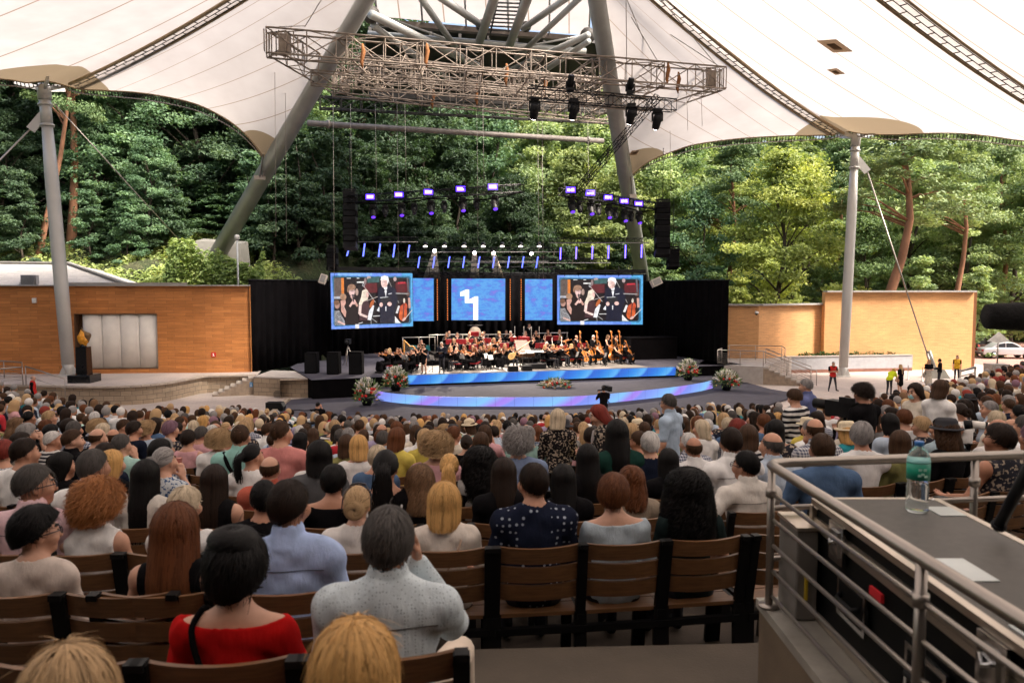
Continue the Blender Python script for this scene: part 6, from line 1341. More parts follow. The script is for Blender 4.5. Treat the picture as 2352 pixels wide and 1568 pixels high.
me = np_mesh('seated_crowd', np.concatenate(V), np.concatenate(Fc), m_crowd, smooth=True); a = me.attributes.new('col', 'FLOAT_COLOR', 'POINT'); a.data.foreach_set('color', np.concatenate(Cc).astype(np.float32).ravel())
tag(link('seated_crowd', me), 'far crowd of seated listeners filling the rows towards the stage', 'crowd', kind='stuff')
tag(link('chair_rows', np_mesh('chair_rows', np.concatenate(CV), np.concatenate(CF), m_slat), color=CH_COL['green']), 'far rows of dark green slatted chairs beneath the crowd', 'chairs', kind='stuff')
print('INDIVIDUALS', len(SEATED), 'FAR', len(far), 'CHAIRS', len(CHAIRS))
# ================================================================== STAGE GEAR
m_col, n, b = nodes_of('screen_picture'); at = N(n, 'ShaderNodeAttribute', attribute_name='col'); b.inputs['Base Color'].default_value = (.01, .01, .012, 1); b.inputs['Roughness'].default_value = .35
uvx = n.nodes.new('ShaderNodeTexCoord').outputs['Object']; px_ = math_(n, 'MULTIPLY_ADD', noise(n, 26, 2, co=uvx), .5, .75); n.links.new(at.outputs['Color'], b.inputs['Emission Color']); n.links.new(math_(n, 'MULTIPLY', math_(n, 'MULTIPLY', px_, math_(n, 'MULTIPLY_ADD', noise(n, 4.5, 4, co=uvx), 1.5, .25)), .33), b.inputs['Emission Strength'])
def screen_thing(label, bl, br, tl, name='video_screen'):
    t = thing(name, label, 'screen', bl); ex, ey = br-bl, tl-bl; W, Hh = ex.length, ey.length; ex, ey = ex.normalized(), ey.normalized(); nn = ex.cross(ey)
    mb = MB(); mb.extr([(-.04, -.04), (W+.04, -.04), (W+.04, Hh+.04), (-.04, Hh+.04)], -nn*.2, ex, ey, nn, .19); mb.build('cabinet', m_blackm, t); return t, ex, ey, nn, W, Hh
class Pic:
    def __init__(s, fx, fy): s.v = []; s.f = []; s.c = []; s.l = 0; s.fx, s.fy = fx, fy
    def poly(s, pts, col): b_ = len(s.v); s.v += [(s.fx(x), s.fy(y), s.l) for x, y in pts]; s.f.append(tuple(range(b_, b_+len(pts)))); s.c += [col]*len(pts); s.l += 1; return s
    def rect(s, x0, y0, x1, y1, col): return s.poly([(x0, y1), (x1, y1), (x1, y0), (x0, y0)], col)
    def oval(s, cx, cy, rx, ry, col, rot=0): return s.poly([(cx+rx*math.cos(a)*math.cos(rot)-ry*math.sin(a)*math.sin(rot), cy+rx*math.cos(a)*math.sin(rot)+ry*math.sin(a)*math.cos(rot)) for a in [-i*math.pi/8 for i in range(16)]], col)
    def line(s, x0, y0, x1, y1, w, col): dx, dy = x1-x0, y1-y0; l = math.hypot(dx, dy); nx, ny = -dy/l*w/2, dx/l*w/2; return s.poly([(x0-nx, y0-ny), (x0+nx, y0+ny), (x1+nx, y1+ny), (x1-nx, y1-ny)], col)
    def build(s, name, t, ex, ey, nn, step=.0016):
        me = bpy.data.meshes.new(name); me.from_pydata([ex*x+ey*y+nn*(.004+step*l) for x, y, l in s.v], [], s.f); me.materials.append(m_col); a = me.attributes.new('col', 'FLOAT_COLOR', 'POINT')
        a.data.foreach_set('color', np.array([(*c, 1) for c in s.c], dtype=np.float32).ravel()); return link(name, me, t)
def concert_picture(t, ex, ey, nn, W, Hh):
    p = Pic(lambda x: (x-415)/788*W, lambda y: (785-y)/463*Hh); DK = (.012, .008, .010); SK = (.80, .50, .44); SK2 = (.66, .36, .29)
    b_ = len(p.v); p.rect(415, 322, 1203, 785, (.16, .30, .85)); p.rect(1095, 322, 1203, 785, (.10, .42, .78)); p.rect(480, 322, 800, 345, (.22, .45, .95)); p.rect(415, 760, 900, 785, (.20, .36, .95))
    p.poly([(430, 360), (445, 343), (700, 349), (1165, 346), (1186, 360), (1180, 560), (1188, 745), (1170, 762), (800, 757), (450, 764), (432, 745), (438, 540)][::-1], (.03, .16, .28)); p.poly([(444, 372), (460, 357), (1150, 360), (1172, 372), (1166, 740), (1150, 752), (460, 754), (444, 740)][::-1], DK)
    for i in range(7): p.rect(446+i*10, 362, 451+i*10, 515, (.26, .19, .16))
    p.rect(510, 362, 535, 492, (.75, .22, .04)); p.rect(440, 515, 500, 535, (.5, .5, .55)); p.rect(720, 405, 850, 488, (.13, .02, .025)); p.rect(1030, 400, 1166, 488, (.12, .015, .02)); p.rect(655, 392, 722, 404, (.8, .78, .75)); p.rect(562, 362, 600, 368, (.8, .8, .8)); p.rect(655, 362, 680, 368, (.8, .8, .8))
    p.poly([(1055, 398), (1130, 396), (1130, 412), (1055, 414)][::-1], (.55, .03, .05)); p.oval(770, 362, 22, 16, (.45, .35, .34)); p.oval(1025, 372, 16, 20, (.5, .36, .36)); p.oval(735, 390, 12, 30, (.28, .20, .20)); p.poly([(755, 370), (870, 348), (870, 400), (755, 405)][::-1], (.05, .12, .12))
    p.line(720, 430, 830, 570, 5, (.55, .5, .48)); p.line(960, 380, 1060, 580, 5, (.45, .42, .4)); p.oval(716, 422, 11, 13, (.6, .58, .6)); p.oval(716, 422, 6, 8, DK)
    p.oval(525, 520, 30, 28, (.42, .24, .15)); p.poly([(500, 550), (545, 545), (560, 660), (540, 690), (505, 640)][::-1], SK2); p.oval(468, 585, 24, 32, (.45, .25, .2)); p.oval(462, 565, 26, 22, (.2, .1, .06)); p.poly([(440, 635), (485, 630), (535, 720), (535, 754), (442, 754)][::-1], (.3, .29, .3))
    for i in range(26): p.oval(447+(i*37) % 80, 645+(i*23) % 105, 4, 4, DK)
    p.line(470, 720, 535, 750, 14, SK); p.line(520, 590, 560, 660, 6, (.6, .45, .4))
    p.oval(650, 480, 15, 30, (.45, .3, .25)); p.poly([(570, 522), (600, 505), (632, 512), (660, 560), (670, 600), (655, 660), (662, 754), (535, 754), (548, 640), (530, 600)][::-1], (.015, .008, .008)); p.poly([(585, 515), (625, 515), (608, 545)][::-1], SK); p.oval(604, 478, 26, 38, (.86, .58, .54)); p.oval(602, 440, 38, 26, (.36, .2, .13)); p.oval(570, 462, 12, 22, (.3, .16, .10)); p.line(585, 470, 622, 472, 4, DK); p.oval(606, 503, 9, 3, (.6, .1, .1))
    p.line(580, 600, 618, 552, 19, SK); p.line(655, 600, 628, 560, 19, SK2); p.oval(620, 562, 17, 22, (.85, .5, .45)); p.line(611, 508, 617, 560, 12, (.03, .03, .035)); p.oval(611, 507, 9, 11, (.06, .06, .07))
    p.poly([(700, 470), (735, 455), (755, 470), (757, 520), (745, 560), (715, 600), (680, 620), (665, 580), (690, 520)][::-1], (.85, .72, .58)); p.oval(748, 505, 12, 24, SK); p.poly([(705, 565), (752, 545), (765, 600), (755, 720), (665, 720), (672, 640)][::-1], (.07, .03, .035)); p.line(680, 590, 672, 665, 26, (.9, .66, .6)); p.line(672, 665, 745, 692, 20, (.9, .66, .6))
    p.oval(790, 580, 16, 40, (.5, .13, .04), .5); p.line(740, 555, 850, 520, 4, (.6, .5, .45)); p.poly([(762, 640), (800, 592), (812, 600), (780, 720), (745, 715)][::-1], (.85, .85, .88)); p.poly([(835, 640), (862, 600), (862, 650)][::-1], (.8, .8, .82)); p.line(778, 715, 780, 754, 4, (.5, .5, .5)); p.line(800, 686, 880, 684, 6, (.75, .74, .74)); p.line(780, 700, 835, 740, 4, (.5, .5, .5)); p.line(660, 745, 700, 735, 6, (.8, .8, .8))
    p.poly([(850, 455), (895, 430), (960, 428), (1030, 458), (1044, 560), (1015, 612), (1004, 754), (862, 754), (868, 640), (846, 560)][::-1], (.010, .012, .03)); p.poly([(905, 438), (942, 438), (926, 530)][::-1], (.95, .93, .95)); p.poly([(905, 458), (925, 466), (944, 456), (944, 472), (925, 468), (905, 474)][::-1], DK); p.oval(912, 404, 32, 44, (.92, .66, .60)); p.oval(926, 404, 16, 40, (.80, .52, .46)); p.line(900, 400, 898, 414, 5, (.7, .42, .37)); p.poly([(875, 385), (882, 352), (915, 340), (950, 350), (957, 385), (945, 420), (940, 385), (900, 372)][::-1], (.98, .96, .97)); p.line(888, 398, 922, 396, 4, (.25, .22, .25)); p.oval(903, 428, 9, 3, (.7, .35, .35)); p.line(948, 500, 985, 494, 5, (.85, .85, .9))
    p.poly([(872, 528), (966, 524), (972, 580), (876, 590)][::-1], (.02, .02, .025)); p.line(868, 530, 948, 526, 4, (.9, .9, .9)); p.oval(878, 590, 17, 19, (.86, .56, .50)); p.oval(960, 586, 22, 18, (.86, .56, .50)); p.rect(918, 605, 928, 645, (.8, .8, .82))
    p.oval(1095, 655, 38, 62, (.60, .09, .03), -.15); p.oval(1112, 610, 26, 34, (.55, .08, .03)); p.oval(1090, 690, 40, 46, (.66, .12, .03)); p.line(1106, 560, 1090, 730, 9, (.08, .03, .03)); p.oval(1106, 560, 10, 22, (.7, .6, .5)); p.poly([(1018, 665), (1045, 600), (1062, 605), (1040, 668)][::-1], (.85, .82, .82)); p.line(1105, 725, 1186, 640, 6, (.75, .7, .66)); p.oval(1100, 722, 20, 12, SK, -.6); p.line(1155, 535, 1160, 625, 22, SK2); p.poly([(1010, 690), (1060, 745), (1075, 752), (1010, 750)][::-1], (.9, .86, .85)); p.oval(1145, 500, 20, 22, (.12, .06, .05)); p.line(1140, 360, 1150, 480, 16, (.12, .12, .14)); p.line(1020, 495, 1150, 500, 10, (.35, .33, .33))
    p.rect(625, 750, 662, 785, (.85, .82, .85)); p.build('picture', t, ex, ey, nn)
for lab, q in (('left video screen showing a singer and a man in a dinner jacket', (P(761.5, 756, 54), P(948.5, 749, 57.4), P(759, 627, 54))), ('right video screen showing a singer and a man in a dinner jacket', (P(1280, 745, 60.5), P(1476, 745, 60.5), P(1280, 632, 60.5)))):
    a = screen_thing(lab, *q); concert_picture(*a)
    t = a[0]; mb = MB(); ex, W, Hh, ey = a[1], a[4], a[5], a[2]
    for s in (.03, .97): mb.tube(ex*W*s+ey*Hh+a[3]*-.1, ex*W*s+ey*(Hh+.25)+a[3]*-.1, .03); 
    mb.bar(ex*-.2+ey*(Hh+.3)-a[3]*.1, ex*(W+.2)+ey*(Hh+.3)-a[3]*.1, .3, .25); mb.build('header_truss', m_blackm, t)
m_wall = bpy.data.materials.new('blue_screen'); m_wall.use_nodes = True; n = m_wall.node_tree; b = n.nodes['Principled BSDF']; co = n.nodes.new('ShaderNodeTexCoord').outputs['Object']
f = noise(n, 1.1, 3, co=co, stretch=(1, 1, 2.6)); g = noise(n, 6, 2, co=co); c = ramp(n, math_(n, 'ADD', math_(n, 'MULTIPLY', f, .8), math_(n, 'MULTIPLY', g, .25)), [(.38, (.20, .17, .66)), (.47, (.06, .20, .66)), (.56, (.10, .36, .74)), (.66, (.05, .22, .66)), (.74, (.20, .22, .74))])
n.links.new(c, b.inputs['Emission Color']); b.inputs['Emission Strength'].default_value = .36; b.inputs['Base Color'].default_value = (.02, .02, .03, 1)
dS = 62.3
for lab, x0, x1, y0, y1, nm in (('narrow blue patterned screen left of the centre screen', 940, 996, 639, 737, 0), ('blue patterned centre screen with white stepped figure', 1037, 1160, 640, 735, 1), ('narrow blue patterned screen right of the centre screen', 1206, 1268.5, 641, 735, 0)):
    dd = dS; t, ex, ey, nn, W, Hh = screen_thing(lab, P(x0, y1, dd), P(x1, y1, dd), P(x0, y0, dd), 'stage_screen')
    mb = MB(); mb.extr([(0, 0), (W, 0), (W, Hh), (0, Hh)], (0, 0, 0), ex, ey, nn, .004); mb.build('picture', m_wall, t)
    if nm:
        u = lambda x, y: ((x-1403)/492*W, (745-y)/380*Hh); mb = MB(); mb.extr([u(*q) for q in [(1603, 745), (1648, 745), (1648, 527), (1620, 527), (1565, 555), (1565, 465), (1535, 465), (1483, 488), (1483, 527), (1525, 520), (1525, 588), (1603, 588)]], nn*.006, ex, ey, nn, .004); mb.build('figure', emit('logo_white', (1, .97, .97), .42), t)
# warm dotted light columns beside the screens
for i, x in enumerate((1004.8, 1028, 1172, 1197)):
    d = 61.2; t = thing('light_column', f'dotted amber light column, {ordn(i)} from left between the blue screens', 'light', P(x, 736, d), 0, 'amber light columns'); mb = MB(); hh = (P(x, 640, d)-P(x, 736, d)).z; mb.box((0, .06, hh/2), (.16, .06, hh)); mb.build('case', m_blackm, t)
    mb = MB()
    for k in range(24): mb.box((0, .02, hh*(k+.5)/24), (.055, .03, .05))
    mb.build('lamps', emit('amber_lamp', (1, .25, .05), .55), t)
# ---- trusses
def truss(mb, a, c, w=.3, h=.3, bay=None, r=.025, rd=.014, up=(0, 0, 1), n=6):
    a, c = Vector(a), Vector(c); d = (c-a); L = d.length; d.normalize(); s = d.cross(Vector(up)).normalized(); u = s.cross(d).normalized(); nb = max(1, round(L/(bay or h*1.2)))
    cn = [(sx*w/2, sz*h/2) for sx, sz in ((-1, -1), (1, -1), (1, 1), (-1, 1))]; pt = lambda k, i: a+d*(L*i/nb)+s*cn[k][0]+u*cn[k][1]
    for k in range(4): mb.tube(pt(k, 0), pt(k, nb), r, n=n)
    for i in range(nb+1):
        for k in range(4): mb.tube(pt(k, i), pt((k+1) % 4, i), rd, n=4, cap=False)
    for i in range(nb):
        for k in range(4):
            p, q = (k, (k+1) % 4) if i % 2 else ((k+1) % 4, k); mb.tube(pt(p, i), pt(q, i+1), rd, n=4, cap=False)
    return mb
m_grid = M('weathered_truss', (.29, .235, .19), .6, .25, var=.35, scale=2.5); m_hoist = M('rusty_hoist', (.26, .105, .035), .8, .1, var=.3)
gd_ = thing('lighting_grid', 'large weathered beige lighting grid of box trusses hanging under the roof', 'truss grid', P(1100, 150, 46))
def gpart(mb, name, mat): return rel(mb.build(name, mat), gd_)
FL, FR = P(612, 98, 41.5), P(1658, 184, 48.2); a_ = (FR-FL).normalized()
gz = FL.z
mb = MB(); truss(mb, FL, FR, 1.0, 1.25, 2.0, .05, .03); gpart(mb, 'front_truss', m_grid)
BL, BR = P(768, 190, 47.5), P(1437, 262, 57); mb = MB(); truss(mb, BL, BR, 1.0, 1.35, 1.9, .05, .03); gpart(mb, 'rear_truss', m_grid)
ML, MR_ = FL.lerp(BL, .55), FR.lerp(BR, .42); mb = MB(); truss(mb, ML+a_*2.0, MR_-a_*1.2, .9, 1.2, 1.9, .045, .028); gpart(mb, 'middle_truss', m_grid)
mb = MB(); truss(mb, FL.lerp(BL, .28)+a_*1.2-Vector((0, 0, 1.1)), FR.lerp(BR, .25)-a_*3-Vector((0, 0, 1.1)), .6, .7, 1.2, .035, .022); gpart(mb, 'under_truss', m_grid); mb = MB(); truss(mb, FL.lerp(BL, .8)+a_*1.5+Vector((0, 0, .9)), FR.lerp(BR, .75)-a_*1.5+Vector((0, 0, .9)), .7, .8, 1.3, .04, .025); gpart(mb, 'upper_truss', m_grid)
for s in (.02, .15, .28, .42, .56, .7, .84, .985): mb = MB(); truss(mb, FL.lerp(FR, s), BL.lerp(BR, s), .9, 1.2, 1.7, .045, .028); gpart(mb, 'cross_truss', m_grid)
for end, o_ in ((FL, a_*.9), (FR, -a_*.7), (BL, a_*.6), (BR, -a_*.4)):
    mb = MB()
    for i in range(5):
        for j in (-1, 1): q = end+o_*(i/2.5); mb.tube(q+Vector((0, j*.4, -.55)), q+Vector((0, j*.4, .55)), .035, n=5)
    mb.box(end+o_, (.5, .5, .9)); gpart(mb, 'end_winch', m_grid)
for s, t_, y in ((.19, 0, -.3), (.32, 0, 0), (.5, .25, -.1), (.44, .8, -.2), (.62, .5, 0), (.86, 0, .1), (.91, .1, -.1), (.3, 1, -.3)):
    q = FL.lerp(FR, s).lerp(BL.lerp(BR, s), t_)+Vector((0, -.5, y)); mb = MB(); mb.path([q+Vector((0, 0, .5)), q+Vector((.05, 0, .1)), q+Vector((-.05, 0, -.45)), q+Vector((0, 0, -.75))], [.05, .12, .10, .03], 8); gpart(mb, 'hoist_bag', m_hoist)
m_wire = M('thin_wire', (.30, .27, .24), .5, .4, var=0)
for x, y0, y1, d in ((631, 130, 545, 46), (655, 135, 560, 47), (765, 240, 640, 49), (805, 240, 470, 50), (862, 240, 470, 50), (912, 235, 620, 53), (930, 240, 440, 49), (1095, 240, 560, 55), (1109, 240, 450, 46), (1235, 270, 640, 58), (1245, 275, 640, 58), (1350, 275, 560, 57), (1440, 240, 470, 54), (1538, 220, 450, 54), (1577, 210, 300, 50), (1610, 205, 290, 50)):
    mb = MB(); mb.tube(P(x, y0, d), P(x+3, y1, d), .014, n=5); gpart(mb, 'drop_wire', m_wire)
for a, c in (((700, 62, 41), (738, 0, 38)), ((640, 62, 41), (700, 60, 41)), ((1490, 120, 47), (1440, 0, 42)), ((1510, 140, 47), (1450, 40, 43)), ((1650, 155, 48), (1510, -10, 41)), ((1655, 155, 48), (1540, 80, 45)), ((1440, 190, 47), (1438, 0, 41))):
    mb = MB(); mb.tube(P(*a), P(*c), .022, n=5); gpart(mb, 'hanging_cable', m_wire)
t = thing('black_service_truss', 'long thin black truss spanning behind the beige lighting grid', 'truss', P(735, 240, 52)); mb = MB(); truss(mb, P(735, 236, 52), P(1405, 272, 60), .5, .75, 1.3, .05, .03); rel(mb.build('truss', m_dark), t); mb = MB(); mb.bar(P(850, 215, 54), P(1400, 250, 61), .8, .5); rel(mb.build('cable_tray', m_dark), t)
m_spotw = emit('warm_spot', (1, .92, .82), 22)
# black lighting truss with moving heads
tt = thing('lighting_truss', 'short black lighting truss hung below the right end of the grid', 'truss', P(1216, 215, 43)); mb = MB(); truss(mb, P(1216, 214, 42.5), P(1548, 243, 45.5), .55, .62, .8, .03, .018); rel(mb.build('truss', m_blackm), tt)
def spot_in(t, off, tgt, en, size):   # spot light thrown from a stage lamp
    p = t.location+off; d = (tgt-p).normalized(); L = bpy.data.lights.new('spot', 'SPOT'); L.energy = en; L.spot_size = R(size); L.spot_blend = .6; L.color = (1, .86, .72); L.shadow_soft_size = .2
    lo = bpy.data.objects.new('spot_light', L); COL.objects.link(lo); lo.location = p+d*.45; lo.rotation_euler = d.to_track_quat('-Z', 'Y').to_euler()
def moving_head(label, p, sc=1.0, up=False, lens=None, rz=0, group='black moving head lamps'):
    t = thing('moving_head_lamp', label, 'lamp', p, rz, group); t.scale = (sc,)*3; s = -1 if not up else 1
    mb = MB(); mb.box((0, 0, s*.10), (.42, .36, .2)); bo = mb.build('base', m_blackm, t); bevel(bo, .03)
    mb = MB()
    for x in (-.24, .24): mb.bar((x, 0, s*.2), (x, 0, s*.62), .07, .2, up=(0, 1, 0))
    mb.bar((-.26, 0, s*.23), (.26, 0, s*.23), .2, .08); mb.build('yoke', m_blackm, t)
    mb = MB(); c = Vector((0, 0, s*.55)); d = Vector((.10, -.45, s*.75)).normalized(); mb.path([c-d*.28, c-d*.22, c+d*.05, c+d*.42, c+d*.45], [.12, .2, .215, .185, .17], 14); mb.build('head', m_blackm, t)
    mb = MB(); mb.path([c+d*.452, c+d*.46], [.15, .15], 14); mb.build('lens', lens or M('lens_dark', (.03, .03, .05), .08, var=0), t); return t
for i, (x, y, d) in enumerate(((1228, 224, 42.6), (1318, 226, 43.5), (1450, 238, 44.6), (1510, 250, 45.2))): t = moving_head(f'black moving head hanging under the short black truss, {ordn(i)} from left', P(x, y, d), 1.12, lens=m_spotw, rz=math.pi); spot_in(t, Vector((0, 0, -.7)), S(2+4.2*i, 3.6, DZ+.9), 5600, 38)  # spots added in these dark heads to light the orchestra from in front
for i, (x, y, d) in enumerate(((1310, 212, 43.3), (1447, 218, 44.5))): moving_head(f'black moving head standing upright on the short black truss, {"left" if i == 0 else "right"} one', P(x, y, d), .9, True)
t = thing('sloping_truss', 'thin black ladder truss sloping down to the purple lights', 'truss', P(1508, 228, 45)); mb = MB(); truss(mb, P(1512, 222, 45), P(1330, 432, 48.5), .34, .34, .5, .022, .014); rel(mb.build('truss', m_blackm), t)
# purple light trusses
m_pur = emit('purple_lamp', (.06, .018, 1.0), 2.2); m_purw = emit('purple_core', (.45, .32, 1.0), 1.5); m_led = emit('blue_led', (.10, .14, 1.0), 1.5); m_led2 = emit('violet_led', (.13, .09, 1.0), 2.4)
for lab, a, c, xs in (('left', P(800, 458, 50.2), P(1200, 432, 44.6), ((850, 452), (916, 447), (984, 441), (1058, 434), (1132, 429))), ('right', P(1290, 440, 45), P(1512, 474, 54), ((1311, 436), (1356, 443), (1397, 453), (1434, 462), (1467, 468)))):
    t = thing('lighting_truss', f'{lab} black truss carrying five purple flood lights above the stage', 'truss', a); mb = MB(); truss(mb, a, c, .4, .42, .6, .024, .014); rel(mb.build('truss', m_blackm), t)
    mb = MB(); mb.path([a+Vector((0, .2, -.2)), a.lerp(c, .3)+Vector((0, .2, -.45)), a.lerp(c, .5)+Vector((0, .2, -.25)), a.lerp(c, .8)+Vector((0, .2, -.5)), c+Vector((0, .2, -.2))], .04, 6); rel(mb.build('cable', m_black), t)
    for i, (x, y) in enumerate(xs):
        s = (x-proj(a)[0])/(proj(c)[0]-proj(a)[0]); q = a.lerp(c, s); q = P(x, y, q.y-.45); f_ = thing('flood_light', f'glowing purple flood light, {ordn(i)} from left on the {lab} truss', 'lamp', q, 0, 'purple flood lights')
        mb = MB(); mb.box((0, .18, 0), (.62, .3, .42)); mb.bar((-.34, .18, 0), (-.34, .18, .4), .04, .06); mb.bar((.34, .18, 0), (.34, .18, .4), .04, .06); mb.build('housing', m_blackm, f_)
        mb = MB(); mb.box((0, .02, 0), (.52, .02, .30)); mb.build('lens', m_pur, f_); mb = MB(); mb.box((0, .0, 0), (.38, .02, .17)); mb.build('core', m_purw, f_)
        moving_head(f'dark moving head hanging below the {ordn(i)} purple light of the {lab} truss', q+Vector((.1, .45, -.42)), .85, lens=emit('violet_lens', (.12, .03, 1), .7))
        if i < 4: moving_head(f'dark moving head between {ordn(i)} and {ordn(i+1)} purple lights of the {lab} truss', q+(c-a).normalized()*(c-a).length*.085+Vector((0, .45, -.5)), .7)
# LED sticks
stk = [(798.5, 575, 588, 53, 'left upper'), (836, 559, 589, 53, 'left upper'), (871.5, 560, 590, 53.6, 'left upper'), (905, 561, 591, 54.2, 'left upper'), (938.5, 562.5, 591, 54.8, 'left upper')]+[(x, 589, 615, 60, 'lower middle') for x in (962, 996.5, 1031, 1065, 1100, 1134, 1168, 1201, 1233.5)]+[(1286, 568.5, 596, 58, 'right upper'), (1322, 567, 595, 58, 'right upper'), (1359, 565.5, 595, 58, 'right upper'), (1396, 564, 594, 57.6, 'right upper'), (1435, 562.5, 593, 57.2, 'right upper'), (1472, 561.5, 592, 56.8, 'right upper')]
cnt = {}
for x, y0, y1, d, g in stk:
    i = cnt[g] = cnt.get(g, -1)+1; a, c = P(x+2, y0, d), P(x-2 if g != 'right upper' else x+1, y1, d); t = thing('light_stick', f'vertical blue light stick, {ordn(i)} from left in the {g} row', 'lamp', c, 0, 'blue light sticks')
    mb = MB(); mb.bar(c-c+Vector((0, .06, 0)), a-c+Vector((0, .06, 0)), .12, .08, up=(0, 1, 0)); mb.build('case', m_blackm, t); mb = MB()
    for k in range(10): mb.box((a-c)*((k+.5)/10), (.085, .03, (a-c).z/13))
    mb.build('lamps', m_led2 if g == 'right upper' else m_led, t)
m_bar = M('dull_pipe', (.22, .21, .20), .5, .5, var=0)
for i, (x0, x1, y, d) in enumerate(((940, 1300, 579, 59), (930, 1260, 601, 60.5), (1080, 1400, 604, 60.5), (820, 960, 556, 54.5), (1262, 1490, 558, 58.5))):
    t = thing('light_bar', f'black truss over the stage carrying lamps, {ordn(i)} of five seen from the centre', 'truss', P(x0, y, d)); mb = MB(); truss(mb, P(x0, y-6, d), P(x1, y-6, d), .35, .3, .5, .022, .012); rel(mb.build('truss', m_blackm), t); mb = MB(); mb.tube(P(x0, y, d-.25), P(x1, y, d-.25), .03, n=6); rel(mb.build('pipe', m_bar), t)
# rigging curtain of dark trusses and cables above the screens
t = thing('screen_truss', 'dark truss bridge carrying the centre screens', 'truss', P(930, 625, 61.5)); mb = MB(); truss(mb, P(925, 622, 61.8), P(1285, 622, 62), .7, .6, .9, .035, .02); rel(mb.build('truss', m_blackm), t)
mb = MB()
for x in range(770, 1480, 31): mb.tube(P(x, 612, 60.5), P(x, 634, 60.5), .03, n=5)
rel(mb.build('hangers', m_blackm), t)
# white spots: real lamps
for i, (x, y) in enumerate(((998, 576), (1090, 580), (1133.5, 581), (1220.5, 582))):
    q = P(x, y, 58.5); t = thing('spot_lamp', f'bright white spot lamp, {ordn(i)} from left above the orchestra', 'lamp', q, 0, 'bright white spots'); tgt = S((2.5, 7, 10.5, 14.5)[i], 3.0, DZ+.6); d = (tgt-q).normalized()
    mb = MB(); mb.path([-d*.4, -d*.34, -d*.02], [.08, .13, .15], 14); mb.bar((-.26, 0, .3), (.26, 0, .3), .05, .05); mb.build('housing', m_blackm, t); mb = MB(); mb.ball(d*.0, .12, 12); mb.build('lens', m_spotw, t)
    spot_in(t, d*.3, tgt, 2600, 68)
m_beam = bpy.data.materials.new('lit_stage_haze'); m_beam.use_nodes = True; n = m_beam.node_tree; n.nodes.remove(n.nodes['Principled BSDF']); v = N(n, 'ShaderNodeVolumePrincipled'); sx_ = N(n, 'ShaderNodeSeparateXYZ'); n.links.new(n.nodes.new('ShaderNodeTexCoord').outputs['Generated'], sx_.inputs[0]); n.links.new(math_(n, 'MULTIPLY', math_(n, 'POWER', math_(n, 'MAXIMUM', sx_.outputs[2], 0), 2.2), .16), v.inputs['Density']); v.inputs['Color'].default_value = (1, .84, .62, 1); n.links.new(v.outputs[0], n.nodes['Material Output'].inputs['Volume'])
for (x, y, dx, w_, h_) in ((998, 579, -7, 22, 70), (1090, 583, 0, 12, 62), (1134, 584, 12, 13, 58)):
    a, c = P(x, y, 58.2), P(x+dx, y+h_, 57.2); mb = MB(); mb.path([a, c], [.16, w_/F*57], 16); q = mb.build('light_beam', m_beam); tag(q, f'faint cone of lit haze under a white spot, {["widest one at left", "narrow middle one", "narrow right one"][[998, 1090, 1134].index(x)]}', 'light beam', kind='stuff')
    L = bpy.data.lights.new('spot', 'SPOT'); L.energy = 6000; d = (c-a); L.spot_size = 2*math.atan(w_/F*57/d.length)*1.1; L.spot_blend = .5; L.color = (1, .86, .66); L.shadow_soft_size = .05; lo = bpy.data.objects.new('spot_light', L); COL.objects.link(lo); lo.location = a+d*.01; lo.rotation_euler = d.to_track_quat('-Z', 'Y').to_euler()
for i, x in enumerate((977, 1021, 1066, 1110, 1153.5, 1196, 1238.5)):
    q = P(x, 565, 60.5); t = thing('small_spot', f'small dim round spot, {ordn(i)} from left in the highest row', 'lamp', q, 0, 'small dim spots'); mb = MB(); mb.path([(0, .25, .2), (0, 0, .0)], [.16, .2], 12); mb.build('housing', m_blackm, t); mb = MB(); mb.ball((0, -.04, -.04), (.17, .06, .09), 10); mb.build('lens', emit('dim_spot', (1, .9, .8), 1.6), t)
# loudspeakers: line arrays
def line_array(label, x0, x1, y0, y1, d, nbox, curve, cloth=None):
    a = P((x0+x1)/2, y0, d); c = P((x0+x1)/2, y1, d); w_ = (x1-x0)/F*d; hh = (a.z-c.z)/nbox; t = thing('line_array', label, 'loudspeaker', a)
    for i in range(nbox):
        mb = MB(); an = curve*(i/nbox)**2; q = Vector((0, .35-.6*math.sin(an)*i*.06, -hh*(i+.5))); mt = Matrix.Rotation(-an, 3, 'X'); mb.box(q, (w_, .75, hh*.93), mtx=mt); o = mb.build('cabinet', m_black if i % 2 else m_blackm, t)
        mb = MB(); mb.box(q+mt @ Vector((0, -.385, 0)), (w_*.86, .02, hh*.7), mtx=mt); mb.build('grille', M('speaker_grille', (.006, .006, .007), .8, spec=.1), t)
    mb = MB(); mb.bar((-w_*.5, .3, .1), (w_*.5, .3, .1), .08, .12); mb.tube((0, .3, .1), (0, .3, 3.5), .02); mb.build('frame', m_blackm, t)
line_array('tall black line array hanging at the left of the stage', 787, 816, 438, 572, 50, 9, .35); line_array('tall black line array hanging right of the purple lights', 1508, 1540, 462, 588, 53, 9, .4); line_array('shorter black line array hanging beside the tall right one', 1535, 1561, 570, 616, 56, 5, .5); line_array('small black speaker cluster hanging left of the left screen', 750, 772, 568, 620, 54, 4, .4)
mb = MB(); q = P(742, 641, 52); t = thing('small_speaker', 'small white tilted loudspeaker above the left black drape', 'loudspeaker', q); mb.box((0, 0, 0), (.42, .3, .62), mtx=Euler((R(-15), R(18), 0)).to_matrix()); mb.build('cabinet', M('speaker_white', (.62, .55, .48), .5), t); mb = MB(); mt = Euler((R(-15), R(18), 0)).to_matrix(); mb.box(mt @ Vector((0, -.155, .0)), (.3, .02, .46), mtx=mt); mb.build('grille', M('speaker_grille_grey', (.3, .29, .28), .6), t)
